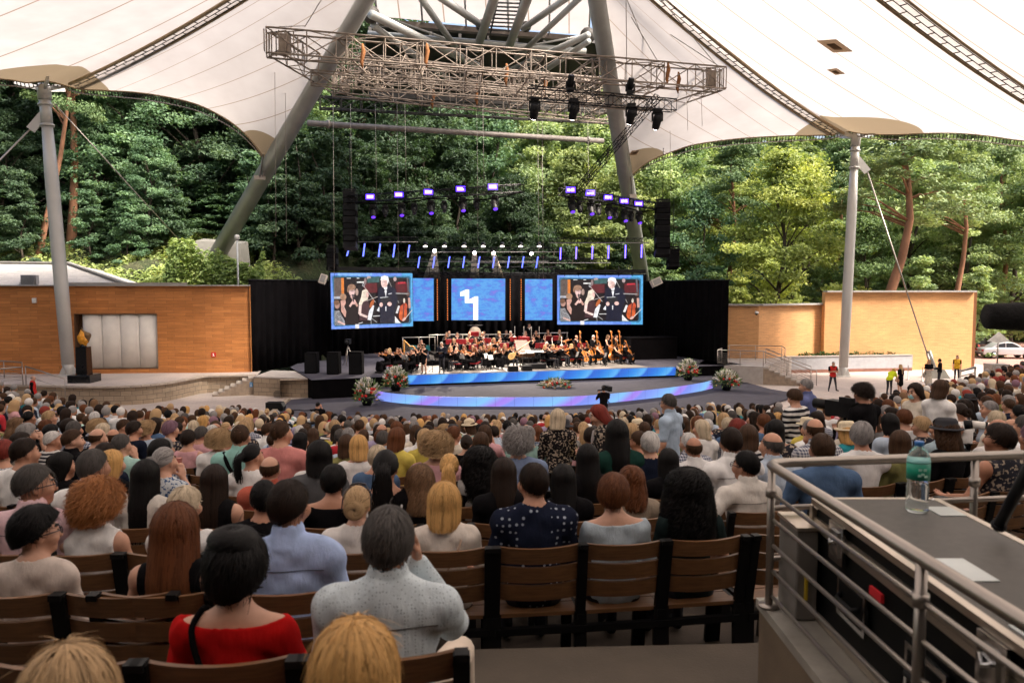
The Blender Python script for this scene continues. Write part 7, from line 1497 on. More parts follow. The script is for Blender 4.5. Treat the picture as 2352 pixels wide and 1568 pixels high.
q = P(1507, 648, 55); t = thing('small_speaker', 'small white tilted loudspeaker above the right black drape', 'loudspeaker', q); mt = Euler((R(-15), R(-22), .3)).to_matrix(); mb = MB(); mb.box((0, 0, 0), (.72, .35, .5), mtx=mt); mb.build('cabinet', M('speaker_white'), t); mb = MB(); mb.box(mt @ Vector((0, -.18, .0)), (.56, .02, .36), mtx=mt); mb.build('grille', M('speaker_grille_grey'), t)
for i, (x0, x1, y0, y1, lab) in enumerate(((750, 778, 809, 860, 'black floor loudspeaker left of the tripod camera'), (801, 831, 808, 860, 'black floor loudspeaker between tripod camera and orchestra'), (699, 727, 810, 858, 'black floor loudspeaker nearest the left drape'))):
    a = G((x0+x1)/2, y1, DZ); w_ = (x1-x0)/F*a.y; hh = (y1-y0)/F*a.y; t = thing('floor_speaker', lab, 'loudspeaker', a); mb = MB(); mb.box((0, .4, hh/2), (w_, .8, hh)); bevel(mb.build('cabinet', m_black, t), .02); mb = MB(); mb.box((0, -.01, hh*.5), (w_*.86, .03, hh*.9)); mb.build('grille', M('speaker_grille'), t)
q = G(629, 944, .12); t = thing('stage_monitor', 'black wedge monitor lying on the carpet corner at left', 'loudspeaker', q); mb = MB(); mb.extr([(-.42, 0), (.42, 0), (.48, .2), (.36, .42), (-.42, .42)], (0, 0, 0), (1, 0, 0), (0, 0, 1), (0, 1, 0), .55); mb.build('cabinet', m_blackm, t); mb = MB(); mb.path([(.45, .2, .05), (.8, .1, .02), (1.2, .3, .02), (1.5, .1, .02), (1.9, .2, .02)], .02, 5); mb.box((1.9, .2, .03), (.25, .1, .06)); mb.build('cable', m_black, t)
# flower arrangements
m_white_f = M('white_petals', (.75, .70, .64), .6, var=.12, scale=20); m_red_f = M('red_petals', (.55, .02, .015), .5, var=.25, scale=20); m_green_f = M('flower_leaves', (.13, .21, .07), .55, var=.45, scale=12); m_yel_f = M('cream_petals', (.62, .42, .18), .6, var=.2)
def bouquet(label, base, w_, h_, vase_h=.4, low=False, name='flower_arrangement'):
    t = thing(name, label, 'flowers', base, 0); rg = random.Random(int(base.x*10)); 
    if not low: mb = MB(); mb.lathe([(.22, 0), (.3, vase_h*.5), (.34, vase_h), (.3, vase_h)], 14); mb.build('pot', m_blackm, t)
    gm, wm, rm, ym = MB(), MB(), MB(), MB(); c = Vector((0, 0, vase_h if not low else .05))
    for i in range(620 if not low else 300):
        a = rg.uniform(0, 6.28); el = rg.uniform(-.25, 1.5) if not low else rg.uniform(0, 1.5); rr = rg.uniform(.35, 1); d = Vector((math.cos(a)*math.cos(el), math.sin(a)*math.cos(el)*(.8 if not low else .5), math.sin(el))); e = c+Vector((d.x*w_/2, d.y*w_/2, d.z*(h_-vase_h)))*rr; s = rg.uniform(.08, .19); x = Vector((rg.gauss(0, 1), rg.gauss(0, 1), rg.gauss(0, 1))).normalized()*s*.3
        gm.add([e-x, e+d*s*1.2, e+x, e-d*s*.5], [(0, 1, 2, 3)])
    for i in range(46 if not low else 24):   # white spikes
        a = rg.uniform(0, 6.28); el = rg.uniform(.35, 1.5); d = Vector((math.cos(a)*math.cos(el), math.sin(a)*math.cos(el)*.8, math.sin(el))); e = c+Vector((d.x*w_/2, d.y*w_/2, d.z*(h_-vase_h)))
        gm.tube(c, e*1.0, .008, n=4)
        for k in range(8): q = c.lerp(e, .62+.055*k); wm.ball(q+Vector((rg.uniform(-.03, .03), rg.uniform(-.03, .03), rg.uniform(-.02, .02))), rg.uniform(.04, .075)*(1-.05*k), 6)
    for i in range(10 if not low else 7):
        a = rg.uniform(3.4, 6.0); el = rg.uniform(-.1, .9); d = Vector((math.cos(a)*math.cos(el), math.sin(a)*math.cos(el), math.sin(el))); e = c+Vector((d.x*w_*.4, d.y*w_*.4, d.z*(h_-vase_h)*.75)); rm.ball(e, rg.uniform(.065, .09), 8)
    for i in range(22): 
        a = rg.uniform(3.2, 6.2); el = rg.uniform(-.1, 1.2); d = Vector((math.cos(a)*math.cos(el), math.sin(a)*math.cos(el), math.sin(el))); e = c+Vector((d.x*w_*.42, d.y*w_*.42, d.z*(h_-vase_h)*.8)); ym.ball(e, rg.uniform(.03, .055), 6)
    gm.build('foliage', m_green_f, t); [tag(q, kind='stuff') for q in (wm.build('white_flowers', m_white_f, t), rm.build('red_roses', m_red_f, t), ym.build('cream_flowers', m_yel_f, t))]
bouquet('tall pot of white and red flowers at the left end of the upper strip', G(909, 897, .6), 1.55, 1.35); bouquet('tall pot of white and red flowers on the carpet left of the curved strip', G(843, 930, .12), 1.6, 1.45); bouquet('tall pot of white and red flowers at the right end of the upper strip', G(1580, 873, .6), 1.6, 1.3); bouquet('tall pot of white and red flowers on the carpet right of the curved strip', G(1668, 896, .12), 1.85, 1.25); bouquet('low spray of white and red flowers lying on the forestage', G(1276, 889, .6), 2.1, .5, .05, True)
# ================================================================== ORCHESTRA
def front_d(x): return SO.y+(x-SO.x)*SA.y/SA.x
RISE = [(0, 1.2), (5.4, 1.5), (7.6, 1.8), (9.6, 2.1)]
for i, (v0, v1, z, u0, u1) in enumerate(((5.4, 7.6, 1.5, 2.2, 15.2), (7.6, 9.6, 1.8, 3.0, 14.4), (9.6, 12, 2.1, 3.6, 13.8))):
    mb = MB(); mb.prism([xy(S(u0, v0)), xy(S(u1, v0)), xy(S(u1, v1)), xy(S(u0, v1))], DZ+.007, z); tag(mb.build('riser', m_black), f'{("low", "middle", "highest")[i]} black riser step under the wind players', 'riser')
def stage_spot(px, off):              # stage point seen at column px, off metres upstage of the front edge
    x = 0
    for _ in range(20): x = (px-CX)/F*(front_d(x)+off*SN.y)
    y = front_d(x)+off*SN.y; v = (Vector((x, y, 0))-SO).dot(SN); z = [r[1] for r in RISE if v >= r[0]-.01][-1]; return Vector((x, y, z))
Z6 = lambda zx, zy: (686+zx*.25, 549+zy*.25)
Z7 = lambda zx, zy: (1176+zx*.25, 549+zy*.25)
def off_of(y): 
    tb = [(762, 10.4), (768, 8.6), (778, 7.9), (786, 6.2), (794, 4.4), (803, 3.0), (812, 1.9), (820, 1.3)]
    for (y0, o0), (y1, o1) in zip(tb[:-1], tb[1:]):
        if y <= y1: return lerp(o0, o1, max(0, (y-y0)/(y1-y0)))
    return 1.2
def violin_pose(sex): p = seated(sex, .35); p['ell'] = A3(-.24, .14, .86); p['wrl'] = A3(-.30, .40, 1.03); p['hdl'] = A3(.25, .2, .9); p['elr'] = A3(.32, .12, .88); p['wrr'] = A3(.16, .36, .96); p['hdr'] = A3(-.6, .3, .1); return p
def cello_pose(sex):
    p = seated(sex, 0); p['ell'] = A3(-.27, .10, .90); p['wrl'] = A3(-.13, .26, 1.06); p['hdl'] = A3(.7, .1, .2); p['elr'] = A3(.33, .16, .82); p['wrr'] = A3(.24, .40, .66); p['hdr'] = A3(-.3, .6, -.3)
    for s, t in ((-1, 'l'), (1, 'r')): p['kn'+t] = A3(s*.24, .42, .53); p['an'+t] = A3(s*.26, .42, .09); p['to'+t] = A3(s*.3, .54, .045)
    return p
def wind_pose(sex): p = seated(sex, 0); p['ell'] = A3(-.25, .10, .84); p['wrl'] = A3(-.05, .30, .98); p['hdl'] = A3(.4, .3, .5); p['elr'] = A3(.25, .10, .84); p['wrr'] = A3(.05, .33, .88); p['hdr'] = A3(-.4, .3, .5); return p
POSES = {}
for sx in 'mf': POSES['violin', sx] = violin_pose(sx); POSES['cello', sx] = cello_pose(sx); POSES['wind', sx] = wind_pose(sx)
POSES['bass', 'm'] = standing('m', 0, 0, 'bass'); POSES['bass', 'f'] = standing('f', 0, 0, 'bass'); POSES['stand', 'm'] = standing('m', 0, 0, 'down'); POSES['stand', 'f'] = standing('f')
m_varn = M('orange_varnish', (.50, .17, .03), .28, var=.25, scale=5); m_varnd = M('dark_varnish', (.12, .035, .012), .28, var=.25, scale=5); m_ebony = M('ebony', (.015, .012, .01), .35, var=0); m_redstand = M('red_music_desk', (.26, .012, .02), .55, var=.15); m_paper = M('sheet_paper', (.78, .76, .73), .7, var=.04); m_teal = M('teal_desk', (.02, .22, .26), .55)
m_shirt = M('white_dress_shirt', (.74, .72, .70), .7, var=.03)
def fiddle_mesh(L, mat, bow=True):     # body along +z, strings towards +y
    prof = []; k = [(0, .10), (.04, .55), (.12, .92), (.22, 1.0), (.32, .9), (.42, .64), (.52, .60), (.62, .68), (.72, .82), (.82, .84), (.92, .64), (1, .08)]
    k = arc(k, 3); out = [(w*L*.30, z*L) for z, w in k]; poly = out+[(-x, z) for x, z in out[::-1]]; mb = MB(); mb.extr(poly, (0, -.10*L, 0), (1, 0, 0), (0, 0, 1), (0, 1, 0), .17*L); mb.cur = 1
    mb.bar((0, .085*L, L*.45), (0, .055*L, L*1.72), .055*L, .03*L, up=(0, 1, 0)); mb.box((0, .10*L, L*.42), (.14*L, .02*L, .10*L)); mb.box((0, .09*L, L*.2), (.07*L, .03*L, .24*L)); [mb.box((s*.13*L, .075*L, L*.44), (.015*L, .01*L, .16*L)) for s in (-1, 1)]; mb.cur = 0
    mb.bar((0, .02*L, L*.98), (0, .03*L, L*1.72), .07*L, .06*L, up=(0, 1, 0)); mb.path([(0, .03*L, L*1.70), (0, .0, L*1.82), (0, -.06*L, L*1.86), (0, -.07*L, L*1.80)], [.045*L, .05*L, .05*L, .04*L], 8)
    for s in (-1, 1): mb.tube((s*.02*L, .02*L, 1.74*L), (s*.10*L, .02*L, 1.75*L), .012*L, n=5)
    return mb.mesh('instrument', [mat, m_ebony])
FID = {('violin', 0): fiddle_mesh(.36, m_varn), ('violin', 1): fiddle_mesh(.36, m_varnd), ('cello', 0): fiddle_mesh(.75, m_varn), ('cello', 1): fiddle_mesh(.75, m_varnd), ('double_bass', 0): fiddle_mesh(1.1, m_varn)}
MUS = []; INS = []
def held(name, me, p, rz, loc, rot, label, cat, bow=None):
    base = Matrix.Translation(p) @ Matrix.Rotation(rz, 4, 'Z'); t = thing(name, label, cat); t.matrix_world = base @ Matrix.Translation(loc) @ Euler(rot).to_matrix().to_4x4(); link('body', me, t)
    if bow:
        mb = MB(); mb.tube(bow[0], bow[1], .009, n=5); b_ = mb.build('bow', M('bow_stick', (.45, .2, .08), .4), None); bt = b_; b_.parent = t; b_.matrix_parent_inverse = (t.matrix_world).inverted(); b_.matrix_world = base
    t['group'] = 'string instruments of the orchestra' if cat in ('violin', 'cello', 'double bass') else 'instruments of the orchestra'; INS.append((t, p)); return t
BL_ = (.006, .0055, .0065)
def musician(px, py, kind, sex, face, hair, hcol, tone=0, off=None, what=None):
    """face: degrees turned from facing the audience (+ = to the photo's right)"""
    o_ = off_of(py) if off is None else off; p = stage_spot(px, o_); rz = math.pi+R(face)+stage_rot()*.5
    pose = POSES[kind if kind in ('violin', 'cello', 'wind', 'bass', 'stand') else 'wind', sex]; key = f'o{kind}{sex}'; sl = 1.95 if sex == 'm' or rnd.random() < .5 else 0
    tops = [('jacket' if sex == 'm' else 'dress', f'{key}t{sl}', dict(sleeve=sl, neck='low' if sex == 'm' else 'wide', h=.014, skirt=None if sex == 'm' else ((.12, .25) if kind not in ('bass', 'stand') else (.1, .3)), grow=.016), 'plain', BL_)]
    t = person(None, p, rz, key, pose, hair, hcol, SKIN[rnd.choice((0, 2))], tops, 'orchestra musicians', bh=.0125, scale=1.07)
    if sex == 'm': mb = MB(); nk = pose['neck']; mb.extr([(-.055, .02), (0, -.30), (.055, .02)], nk+A3(0, .10, 0), (1, 0, 0), (0, .12, 1), (0, 1, 0), .05); mb.build('shirt_front', m_shirt, t); mb = MB(); mb.extr([(-.05, .03), (0, .008), (.05, .03), (.05, -.025), (0, .0), (-.05, -.025)], nk+A3(0, .15, .01), (1, 0, 0), (0, 0, 1), (0, 1, 0), .012); mb.build('bow_tie', m_black, t)
    MUS.append((t, px, p, {'violin': 'violinist', 'cello': 'cellist', 'bass': 'double bass player', 'wind': what or 'wind player', 'stand': what or 'standing player'}[kind], sex, hair, hcol))
    if kind == 'violin': held('violin', FID['violin', tone], p, rz, (-.06, .14, 1.06), (R(-75), R(8), R(28)), None, 'violin', ((.18, .40, .98), (-.38, .42, 1.12)))
    if kind == 'cello': held('cello', FID['cello', tone], p, rz, (.02, .52, .28), (R(20), R(6), 0), None, 'cello', ((.28, .46, .62), (-.38, .52, .70)))
    if kind == 'bass': held('double_bass', FID['double_bass', 0], p, rz, (.10, .48, .18), (R(14), R(-8), R(-15)), None, 'double bass', ((.15, .42, .95), (-.5, .6, .85)))
    if kind in ('violin', 'cello', 'wind'):
        mb = MB(); ch = thing('orchestra_chair', None, 'chair', p, rz, 'orchestra chairs'); mb.box((0, -.02, .445), (.42, .42, .04)); mb.build('seat', m_redstand if rnd.random() < .4 else m_black, ch); mb = MB(); mb.box((0, -.25, .75), (.4, .03, .26)); mb.build('backrest', m_black, ch)
        for sx in (-.18, .18):
            for sy in (-.2, .17): mb = MB(); mb.tube((sx, sy, 0), (sx*.95, sy*.95, .43), .012, n=5); mb.build('leg', m_blackm, ch)
        ch['label'] = None or ''; CHO.append((ch, t))
    return t
CHO = []
def desk(px, py, kind, face=0, off=None, w_=.5):
    off = off_of(py-4)-1.0 if off is None else off; p = stage_spot(px, max(.5, off)); z = P(px, py, p.y).z-p.z; z = min(1.25, max(.75, z)); t = thing('music_stand', None, 'music stand', p, math.pi+R(face)+stage_rot()*.5, 'music stands')
    mb = MB(); mb.tube((0, 0, .02), (0, 0, z), .014, n=6); [mb.tube((0, 0, .22), (.26*math.cos(a), .26*math.sin(a), .01), .011, n=5) for a in (.5, 2.6, 4.7)]; mb.build('stem', m_blackm, t); mb = MB(); mt = Euler((R(-18), 0, 0)).to_matrix(); mb.box((0, 0, z), (w_, .02, .34), mtx=mt); mb.box((0, -.03, z-.17), (w_, .06, .015)); mb.build('desk', {'red': m_redstand, 'white': m_blackm, 'teal': m_teal}[kind], t)
    mb = MB(); mb.box((0, -.022, z+.02), (.42, .004, .29), mtx=mt)
    if kind == 'white': mb.box((0, .022, z+.02), (.44, .006, .32), mtx=mt)
    mb.build('sheet_music', m_paper, t); DESKS.append((t, px, kind))
DESKS = []
FHO = [('long', 'blonde'), ('long', 'brown'), ('wavy', 'light brown'), ('bun', 'dark brown'), ('long', 'auburn'), ('pony', 'dark brown'), ('wavy', 'blonde')]
MHO = [('short', 'dark brown'), ('bald', 'brown'), ('short', 'grey'), ('crop', 'black'), ('short', 'white'), ('bald', 'grey')]
def fh(i): return FHO[i % 7]
def mh(i): return MHO[i % 6]
vl = [(Z6(800, 1045), 'f', -80, 1), (Z6(832, 1022), 'f', -60, 0), (Z6(905, 1030), 'f', -40, 4), (Z6(1050, 1060), 'f', -75, 5), (Z6(1080, 1035), 'f', -50, 3), (Z6(1385, 1012), 'f', -45, 1), (Z6(1452, 1000), 'm', -30, 0), (Z6(1525, 1022), 'f', -60, 2), (Z6(1600, 1005), 'f', -20, 0), (Z6(1612, 1055), 'f', -120, 4), (Z6(1668, 1000), 'm', -10, 3), (Z6(1704, 1000), 'f', 10, 0), (Z6(1740, 985), 'm', 0, 2), (Z6(1895, 985), 'f', 0, 6), (Z7(342, 1000), 'm', 30, 0), (Z7(378, 1010), 'f', 45, 0), (Z7(318, 962), 'm', 25, 4), (Z7(448, 940), 'f', 35, 2), (Z7(270, 965), 'f', 20, 5)]
vl += [((rnd.uniform(x0, x1), y), rnd.choice('ffm'), f_, rnd.randrange(7)) for x0, x1, y, f_ in ((884, 900, 812, -70), (915, 930, 806, -60), (935, 955, 815, -60), (960, 975, 800, -50), (1028, 1040, 803, -40), (1045, 1060, 812, -50), (1060, 1075, 795, -30), (1085, 1095, 806, -30), (1118, 1130, 798, 0), (1140, 1150, 806, 0), (1245, 1255, 806, 30), (1262, 1275, 812, 40), (1285, 1296, 803, 35), (1130, 1142, 786, 0), (1085, 1095, 785, 0))]
for (q, sx, fc, i) in vl: h_ = fh(i) if sx == 'f' else mh(i); musician(q[0], q[1], 'violin', sx, fc, h_[0], h_[1], i % 2)
for (q, sx, fc, i, tn) in [(Z7(500, 1002), 'f', 35, 4, 0), (Z7(548, 1012), 'f', 125, 6, 1), (Z7(695, 1002), 'f', 40, 1, 0), (Z7(795, 1012), 'f', 70, 3, 0), (Z7(962, 1000), 'f', 50, 1, 0), (Z7(1045, 1012), 'f', 55, 3, 0), (Z7(640, 1015), 'm', 30, 0, 0)]: h_ = fh(i) if sx == 'f' else mh(i); musician(q[0], q[1], 'cello', sx, fc, h_[0], h_[1], tn)
for (q, sx, fc, i) in [(Z7(592, 925), 'm', 30, 1), (Z7(748, 928), 'm', 40, 4), (Z7(884, 932), 'f', 45, 2), (Z7(958, 940), 'm', 45, 0)]: h_ = fh(i) if sx == 'f' else mh(i); musician(q[0], q[1], 'bass', sx, fc, h_[0], h_[1], off=4.6+.3*(i % 2))
for (q, sx, i) in [(Z6(1360, 890), 'f', 1), (Z6(1382, 850), 'm', 1), (Z6(1456, 876), 'm', 0), (Z6(1425, 945), 'f', 6), (Z6(1570, 885), 'm', 1), (Z6(1545, 940), 'f', 0), (Z6(1690, 890), 'm', 5), (Z6(1702, 858), 'm', 3), (Z6(1700, 930), 'm', 2), (Z6(1842, 885), 'f', 6), (Z6(1850, 925), 'm', 0), (Z6(1908, 850), 'm', 3), (Z6(1948, 870), 'm', 4), (Z6(1978, 925), 'm', 1), (Z6(2085, 865), 'm', 0), (Z6(2182, 865), 'f', 3), (Z6(2290, 860), 'f', 4), (Z6(2160, 935), 'm', 3), (Z6(2262, 902), 'm', 0), (Z6(2282, 960), 'm', 4), (Z6(1125, 950), 'f', 3), (Z7(436, 860), 'm', 1), (Z7(25, 925), 'm', 4), (Z7(200, 930), 'm', 0), (Z7(310, 912), 'f', 1), (Z7(120, 862), 'm', 3), (Z7(330, 858), 'f', 4)]:
    h_ = fh(i) if sx == 'f' else mh(i); musician(q[0], q[1], 'wind', sx, rnd.uniform(-15, 15)+(8 if q[0] > 1290 else -8), h_[0], h_[1])
musician(*Z6(2118, 838), 'stand', 'm', 0, 'short', 'dark brown', what='timpanist'); 
th_ = musician(*Z6(1968, 1010), 'wind', 'm', 10, 'short', 'brown', off=2.6, what='theorbo player')
ct = {}
for t, px, p, role, sx, hair, hc in sorted(MUS, key=lambda q: q[1]): i = ct[role, sx] = ct.get((role, sx), -1)+1; t['_k'] = i
for t, px, p, role, sx, hair, hc in MUS:
    n_ = ct[role, sx]; k = t['_k']; w = 'woman' if sx == 'f' else 'man'; nm = f'{HN[hair]} {hc} haired {w}' if hair != 'bald' else f'balding {w}'
    t['label'] = f'{role} in black, {nm}, {ordn(k)} {w} {role} from left' if n_ else f'{role} in black on the stage, {nm}'; del t['_k']
    if len(t['label'].split()) > 16: t['label'] = f'{role} in black, {ordn(k)} {w} {role} from left'
for ch, t in CHO: ch['label'] = 'orchestra chair under the '+t['label'].split(', ')[-1] if 'from left' in t['label'] else 'orchestra chair under the '+t['label'].split(',')[0]
for cat in ('violin', 'cello', 'double bass'):
    l = sorted([q for q in INS if q[0]['category'] == cat], key=lambda q: proj(q[1])[0])
    for i, (t, p) in enumerate(l): t['label'] = f'{cat} played on stage, {"leftmost" if i == 0 else "rightmost" if i == len(l)-1 else ordn(i)+" from left"} of the {cat} instruments'
for q, w_ in [(Z6(1385, 940), .5), (Z6(1470, 940), .5), (Z6(1505, 940), .5), (Z6(1600, 935), .6), (Z6(1610, 870), .7), (Z6(1605, 975), .6), (Z6(1735, 930), .5), (Z6(1735, 975), .6), (Z6(1890, 955), .6), (Z6(1975, 910), .5), (Z6(2025, 965), .6), (Z6(2050, 905), .5), (Z6(2090, 920), .5), (Z6(2220, 970), .6), (Z6(2310, 900), .5), (Z7(60, 965), .6), (Z7(100, 905), .6), (Z7(255, 970), .6), (Z7(350, 900), .6), (Z7(645, 978), .65), (Z7(460, 1000), .6), (Z7(410, 900), .5)]: desk(*q, 'red', w_=w_)
for q, f_ in [(Z6(985, 1092), -60), (Z6(960, 1085), -60), (Z6(1225, 1092), -55), (Z6(1500, 1080), -50), (Z6(1720, 1075), -130), (Z6(1760, 1088), -140), (Z7(600, 1060), 60), (Z7(860, 1080), 60)]: desk(*q, 'white', f_, off=1.6)
for q in (Z6(1055, 940), Z6(1168, 945)): desk(*q, 'teal', -20, off=5.0)
ct = {}
for t, px, k in sorted(DESKS, key=lambda q: q[1]): i = ct[k] = ct.get(k, -1)+1; t['label'] = f'{dict(red="dark red music stand", white="black music stand with white sheets", teal="teal music stand")[k]} among the musicians, {ordn(i)} from left'
# harp
p = stage_spot(941, 2.8); t = thing('harp', 'tall golden harp at the left of the orchestra', 'harp', p, math.pi-.5); m_gold = M('harp_wood', (.55, .25, .05), .3, var=.15)
mb = MB(); mb.path([(.42, 0, .1), (.44, 0, 1.0), (.44, 0, 1.88)], [.045, .04, .05], 10); mb.build('column', m_gold, t); mb = MB(); mb.path([(.44, 0, 1.86), (.25, 0, 1.72), (.0, 0, 1.50), (-.2, 0, 1.52), (-.36, 0, 1.42)], [.05, .05, .05, .055, .05], 8); mb.build('neck', m_gold, t); mb = MB(); mb.path([(.38, 0, .12), (-.05, 0, .8), (-.38, 0, 1.42)], [.14, .11, .05], 10); mb.box((.35, 0, .06), (.42, .34, .12)); mb.build('soundbox', m_gold, t)
mb = MB()
for i in range(16): s = (i+.5)/16; mb.tube(Vector((.36, 0, .16)).lerp(Vector((-.36, 0, 1.38)), s), Vector((.42, 0, 1.82)).lerp(Vector((-.33, 0, 1.45)), s)-Vector((0, 0, .08*math.sin(s*3))), .004, n=4)
mb.build('strings', M('string', (.6, .55, .5), .5), t)
# percussion
q = Z6(1620, 855); p = stage_spot(q[0], 10.8); t = thing('bass_drum', 'big round bass drum with pale skin behind the wind players', 'drum', p, math.pi+.1); zc = P(q[0], q[1], p.y).z-p.z
mb = MB(); mb.path([(0, -.25, zc), (0, .24, zc)], .42, 28); mb.build('shell', M('drum_wood', (.25, .13, .06), .4), t); mb = MB(); mb.path([(0, .24, zc), (0, .26, zc)], .405, 28); mb.build('drumhead', M('drum_skin', (.62, .54, .42), .6, var=.08), t); mb = MB(); [mb.tube((s*.45, 0, 0), (s*.45, 0, zc), .03, n=6) for s in (-1, 1)]; mb.tube((-.55, 0, zc+.5), (.55, 0, zc+.5), .02, n=6); mb.build('stand', m_steel, t)
for i, q in enumerate((Z6(1790, 890), Z6(1735, 880))):
    p = stage_spot(q[0], 9.9); t = thing('timpani', f'copper kettle drum on the high riser, {("right", "left")[i]} one', 'drum', p); mb = MB(); mb.lathe([(.1, .25), (.3, .45), (.36, .72)], 20); mb.build('kettle', M('copper', (.5, .22, .1), .3, .8), t); mb = MB(); mb.lathe([(.375, .72), (.375, .76), (.36, .765)], 20); mb.build('drumhead', M('drum_skin'), t); mb = MB(); [mb.tube((.3*math.cos(a), .3*math.sin(a), 0), (.33*math.cos(a), .33*math.sin(a), .7), .02, n=5) for a in (0, 2.1, 4.2)]; mb.build('legs', m_blackm, t)
# theorbo
p, rz = th_.location, th_.rotation_euler.z; t = held('theorbo', FID['violin', 0], p, rz, (0, 0, 0), (0, 0, 0), 'pale long-necked theorbo lute slanting up to the right', 'lute'); [bpy.data.objects.remove(c) for c in list(t.children)]
A_ = stage_spot(1176, 2.3); A_ = P(*Z6(1958, 1072), p.y-.35); B_ = P(*Z6(2128, 935), p.y-.35); t.matrix_world = Matrix.Translation(A_); d = (B_-A_).normalized(); u = Vector((0, -1, 0)); s_ = d.cross(u).normalized(); mb = MB()
poly = [(-.02+.30*math.cos(a)*(1.15 if math.cos(a) > 0 else .8), .20*math.sin(a)*(1-.35*max(0, math.cos(a)))) for a in [i*math.pi/12 for i in range(24)]]; mb.extr(poly, (0, 0, 0), d, s_, u, .16); mb.build('body', M('lute_wood', (.62, .40, .16), .4, var=.1), t)
mb = MB(); mb.tube(d*.25, B_-A_, .045, .025, 8); mb.build('neck', M('lute_neck', (.52, .34, .18), .45), t); mb = MB(); mb.path([u*.165+s_*.06*math.cos(a)+d*.06*math.sin(a) for a in [i*.7 for i in range(10)]], .008, 5); mb.build('rosette', m_ebony, t)
# keyboard, podium, plexiglass screens
p = stage_spot(1205, 3.6); t = thing('harpsichord', 'harpsichord with pale keyboard beside the theorbo player', 'keyboard', p, math.pi+.2); mb = MB(); mb.box((0, 0, .78), (1.0, 1.5, .2)); mb.build('case', M('harpsichord_wood', (.2, .09, .04), .35), t); mb = MB(); mb.box((0, .72, .9), (.9, .25, .03)); mb.build('keys', m_paper, t); mb = MB(); [mb.box((sx*.42, sy*.6, .34), (.07, .07, .68)) for sx in (-1, 1) for sy in (-1, 1)]; mb.build('legs', m_ebony, t)
mb = MB(); mb.extr([(-.5, 0), (.5, 0), (.5, .9), (-.3, .9)], (0, -.2, .9), (1, 0, 0), (0, -.5, .85), (0, 1, 0), .02); mb.build('lid', M('lid_brown', (.12, .045, .018), .4), t)
p = stage_spot(1228, 2.4); t = thing('score_desk', 'wide conductor desk with white score pages', 'music stand', p, math.pi); [(mb := MB(), mb.tube((sx*.5, 0, 0), (sx*.5, 0, 1.0), .02, n=6), mb.build('leg', m_blackm, t)) for sx in (-1, 1)]; mb = MB(); mb.box((0, 0, 1.02), (1.25, .4, .03), mtx=Euler((R(-10), 0, 0)).to_matrix()); mb.build('desk', m_blackm, t); mb = MB(); mb.box((0, -.02, 1.045), (1.15, .34, .02), mtx=Euler((R(-10), 0, 0)).to_matrix()); mb.build('sheet_music', m_paper, t)
p = stage_spot(1232, 1.5); t = thing('podium', 'black conductor podium with thin rail at the stage front', 'podium', p, stage_rot()); mb = MB(); mb.box((0, .5, .16), (1.25, 1.0, .3)); bevel(mb.build('box', m_blackm, t), .02); mb = MB(); mb.path([(-.6, .95, .3), (-.6, .95, 1.15), (.6, .95, 1.15), (.6, .95, .3)], .018, 6); mb.build('rail', m_steel, t)
for i, (x, off) in enumerate(((1180, .5), (1212, .6), (1245, 1.6))): p = stage_spot(x, off); t = thing('stage_monitor', f'black wedge monitor at the stage front, {ordn(i)} from left', 'loudspeaker', p, stage_rot()); mb = MB(); mb.extr([(0, 0), (.45, 0), (.3, .32), (.05, .32)], (-.3, 0, 0), (0, 1, 0), (0, 0, 1), (1, 0, 0), .6); mb.build('cabinet', m_blackm, t); mb = MB(); mb.extr([(.0, .02), (.05, .3), (.06, .3), (.01, .02)], (-.27, -.012, 0), (0, 1, 0), (0, 0, 1), (1, 0, 0), .54); mb.build('grille', M('speaker_grille'), t)
m_plexi, n, b = nodes_of('plexiglass'); b.inputs['Base Color'].default_value = (.9, .92, .95, 1); b.inputs['Transmission Weight'].default_value = 1; b.inputs['Roughness'].default_value = .02; b.inputs['IOR'].default_value = 1.05; b.inputs['Alpha'].default_value = .35
for i, (x0, x1, y0, y1, of) in enumerate(((1182, 1203, 749, 772, 9.3), (1203, 1220, 749, 772, 9.3), (1220, 1238, 749, 772, 9.3), (1238, 1260, 749, 772, 9.3), (1268, 1290, 774, 800, 5.3), (1290, 1310, 774, 800, 5.3))):
    p = stage_spot((x0+x1)/2, of); t = thing('acoustic_screen', f'clear acoustic screen with steel post between musicians, {ordn(i)} from left', 'screen', p, stage_rot()); w_ = (x1-x0)/F*p.y; z0, z1 = .6, P(x0, y0, p.y).z-p.z
    mb = MB(); mb.box((0, 0, (z0+z1)/2), (w_*.94, .01, z1-z0)); mb.build('pane', m_plexi, t); mb = MB(); mb.tube((-w_/2, 0, 0), (-w_/2, 0, z1), .022, n=6); mb.build('post', m_steel, t)
for i, (x0, x1, y, of) in enumerate(((985, 1024, 769, 8.8), (1024, 1100, 768.5, 9.4), (1060, 1180, 769, 9.8), (923, 1000, 775, 6.6), (1200, 1305, 765.5, 10.5))):
    a, c = stage_spot(x0, of), stage_spot(x1, of); a.z = c.z = P((x0+x1)/2, y, a.y).z; t = thing('riser_rail', f'pale rail along the riser behind the musicians, {ordn(i)} of five', 'rail', a); mb = MB(); mb.tube((0, 0, 0), c-a, .022, n=8); mb.build('rail', M('pale_pipe', (.6, .58, .55), .35, .3), t); mb = MB(); [mb.tube((c-a)*s, (c-a)*s-Vector((0, 0, 1.0)), .025, n=6) for s in (.02, .5, .98)]; mb.build('posts', m_steel, t)
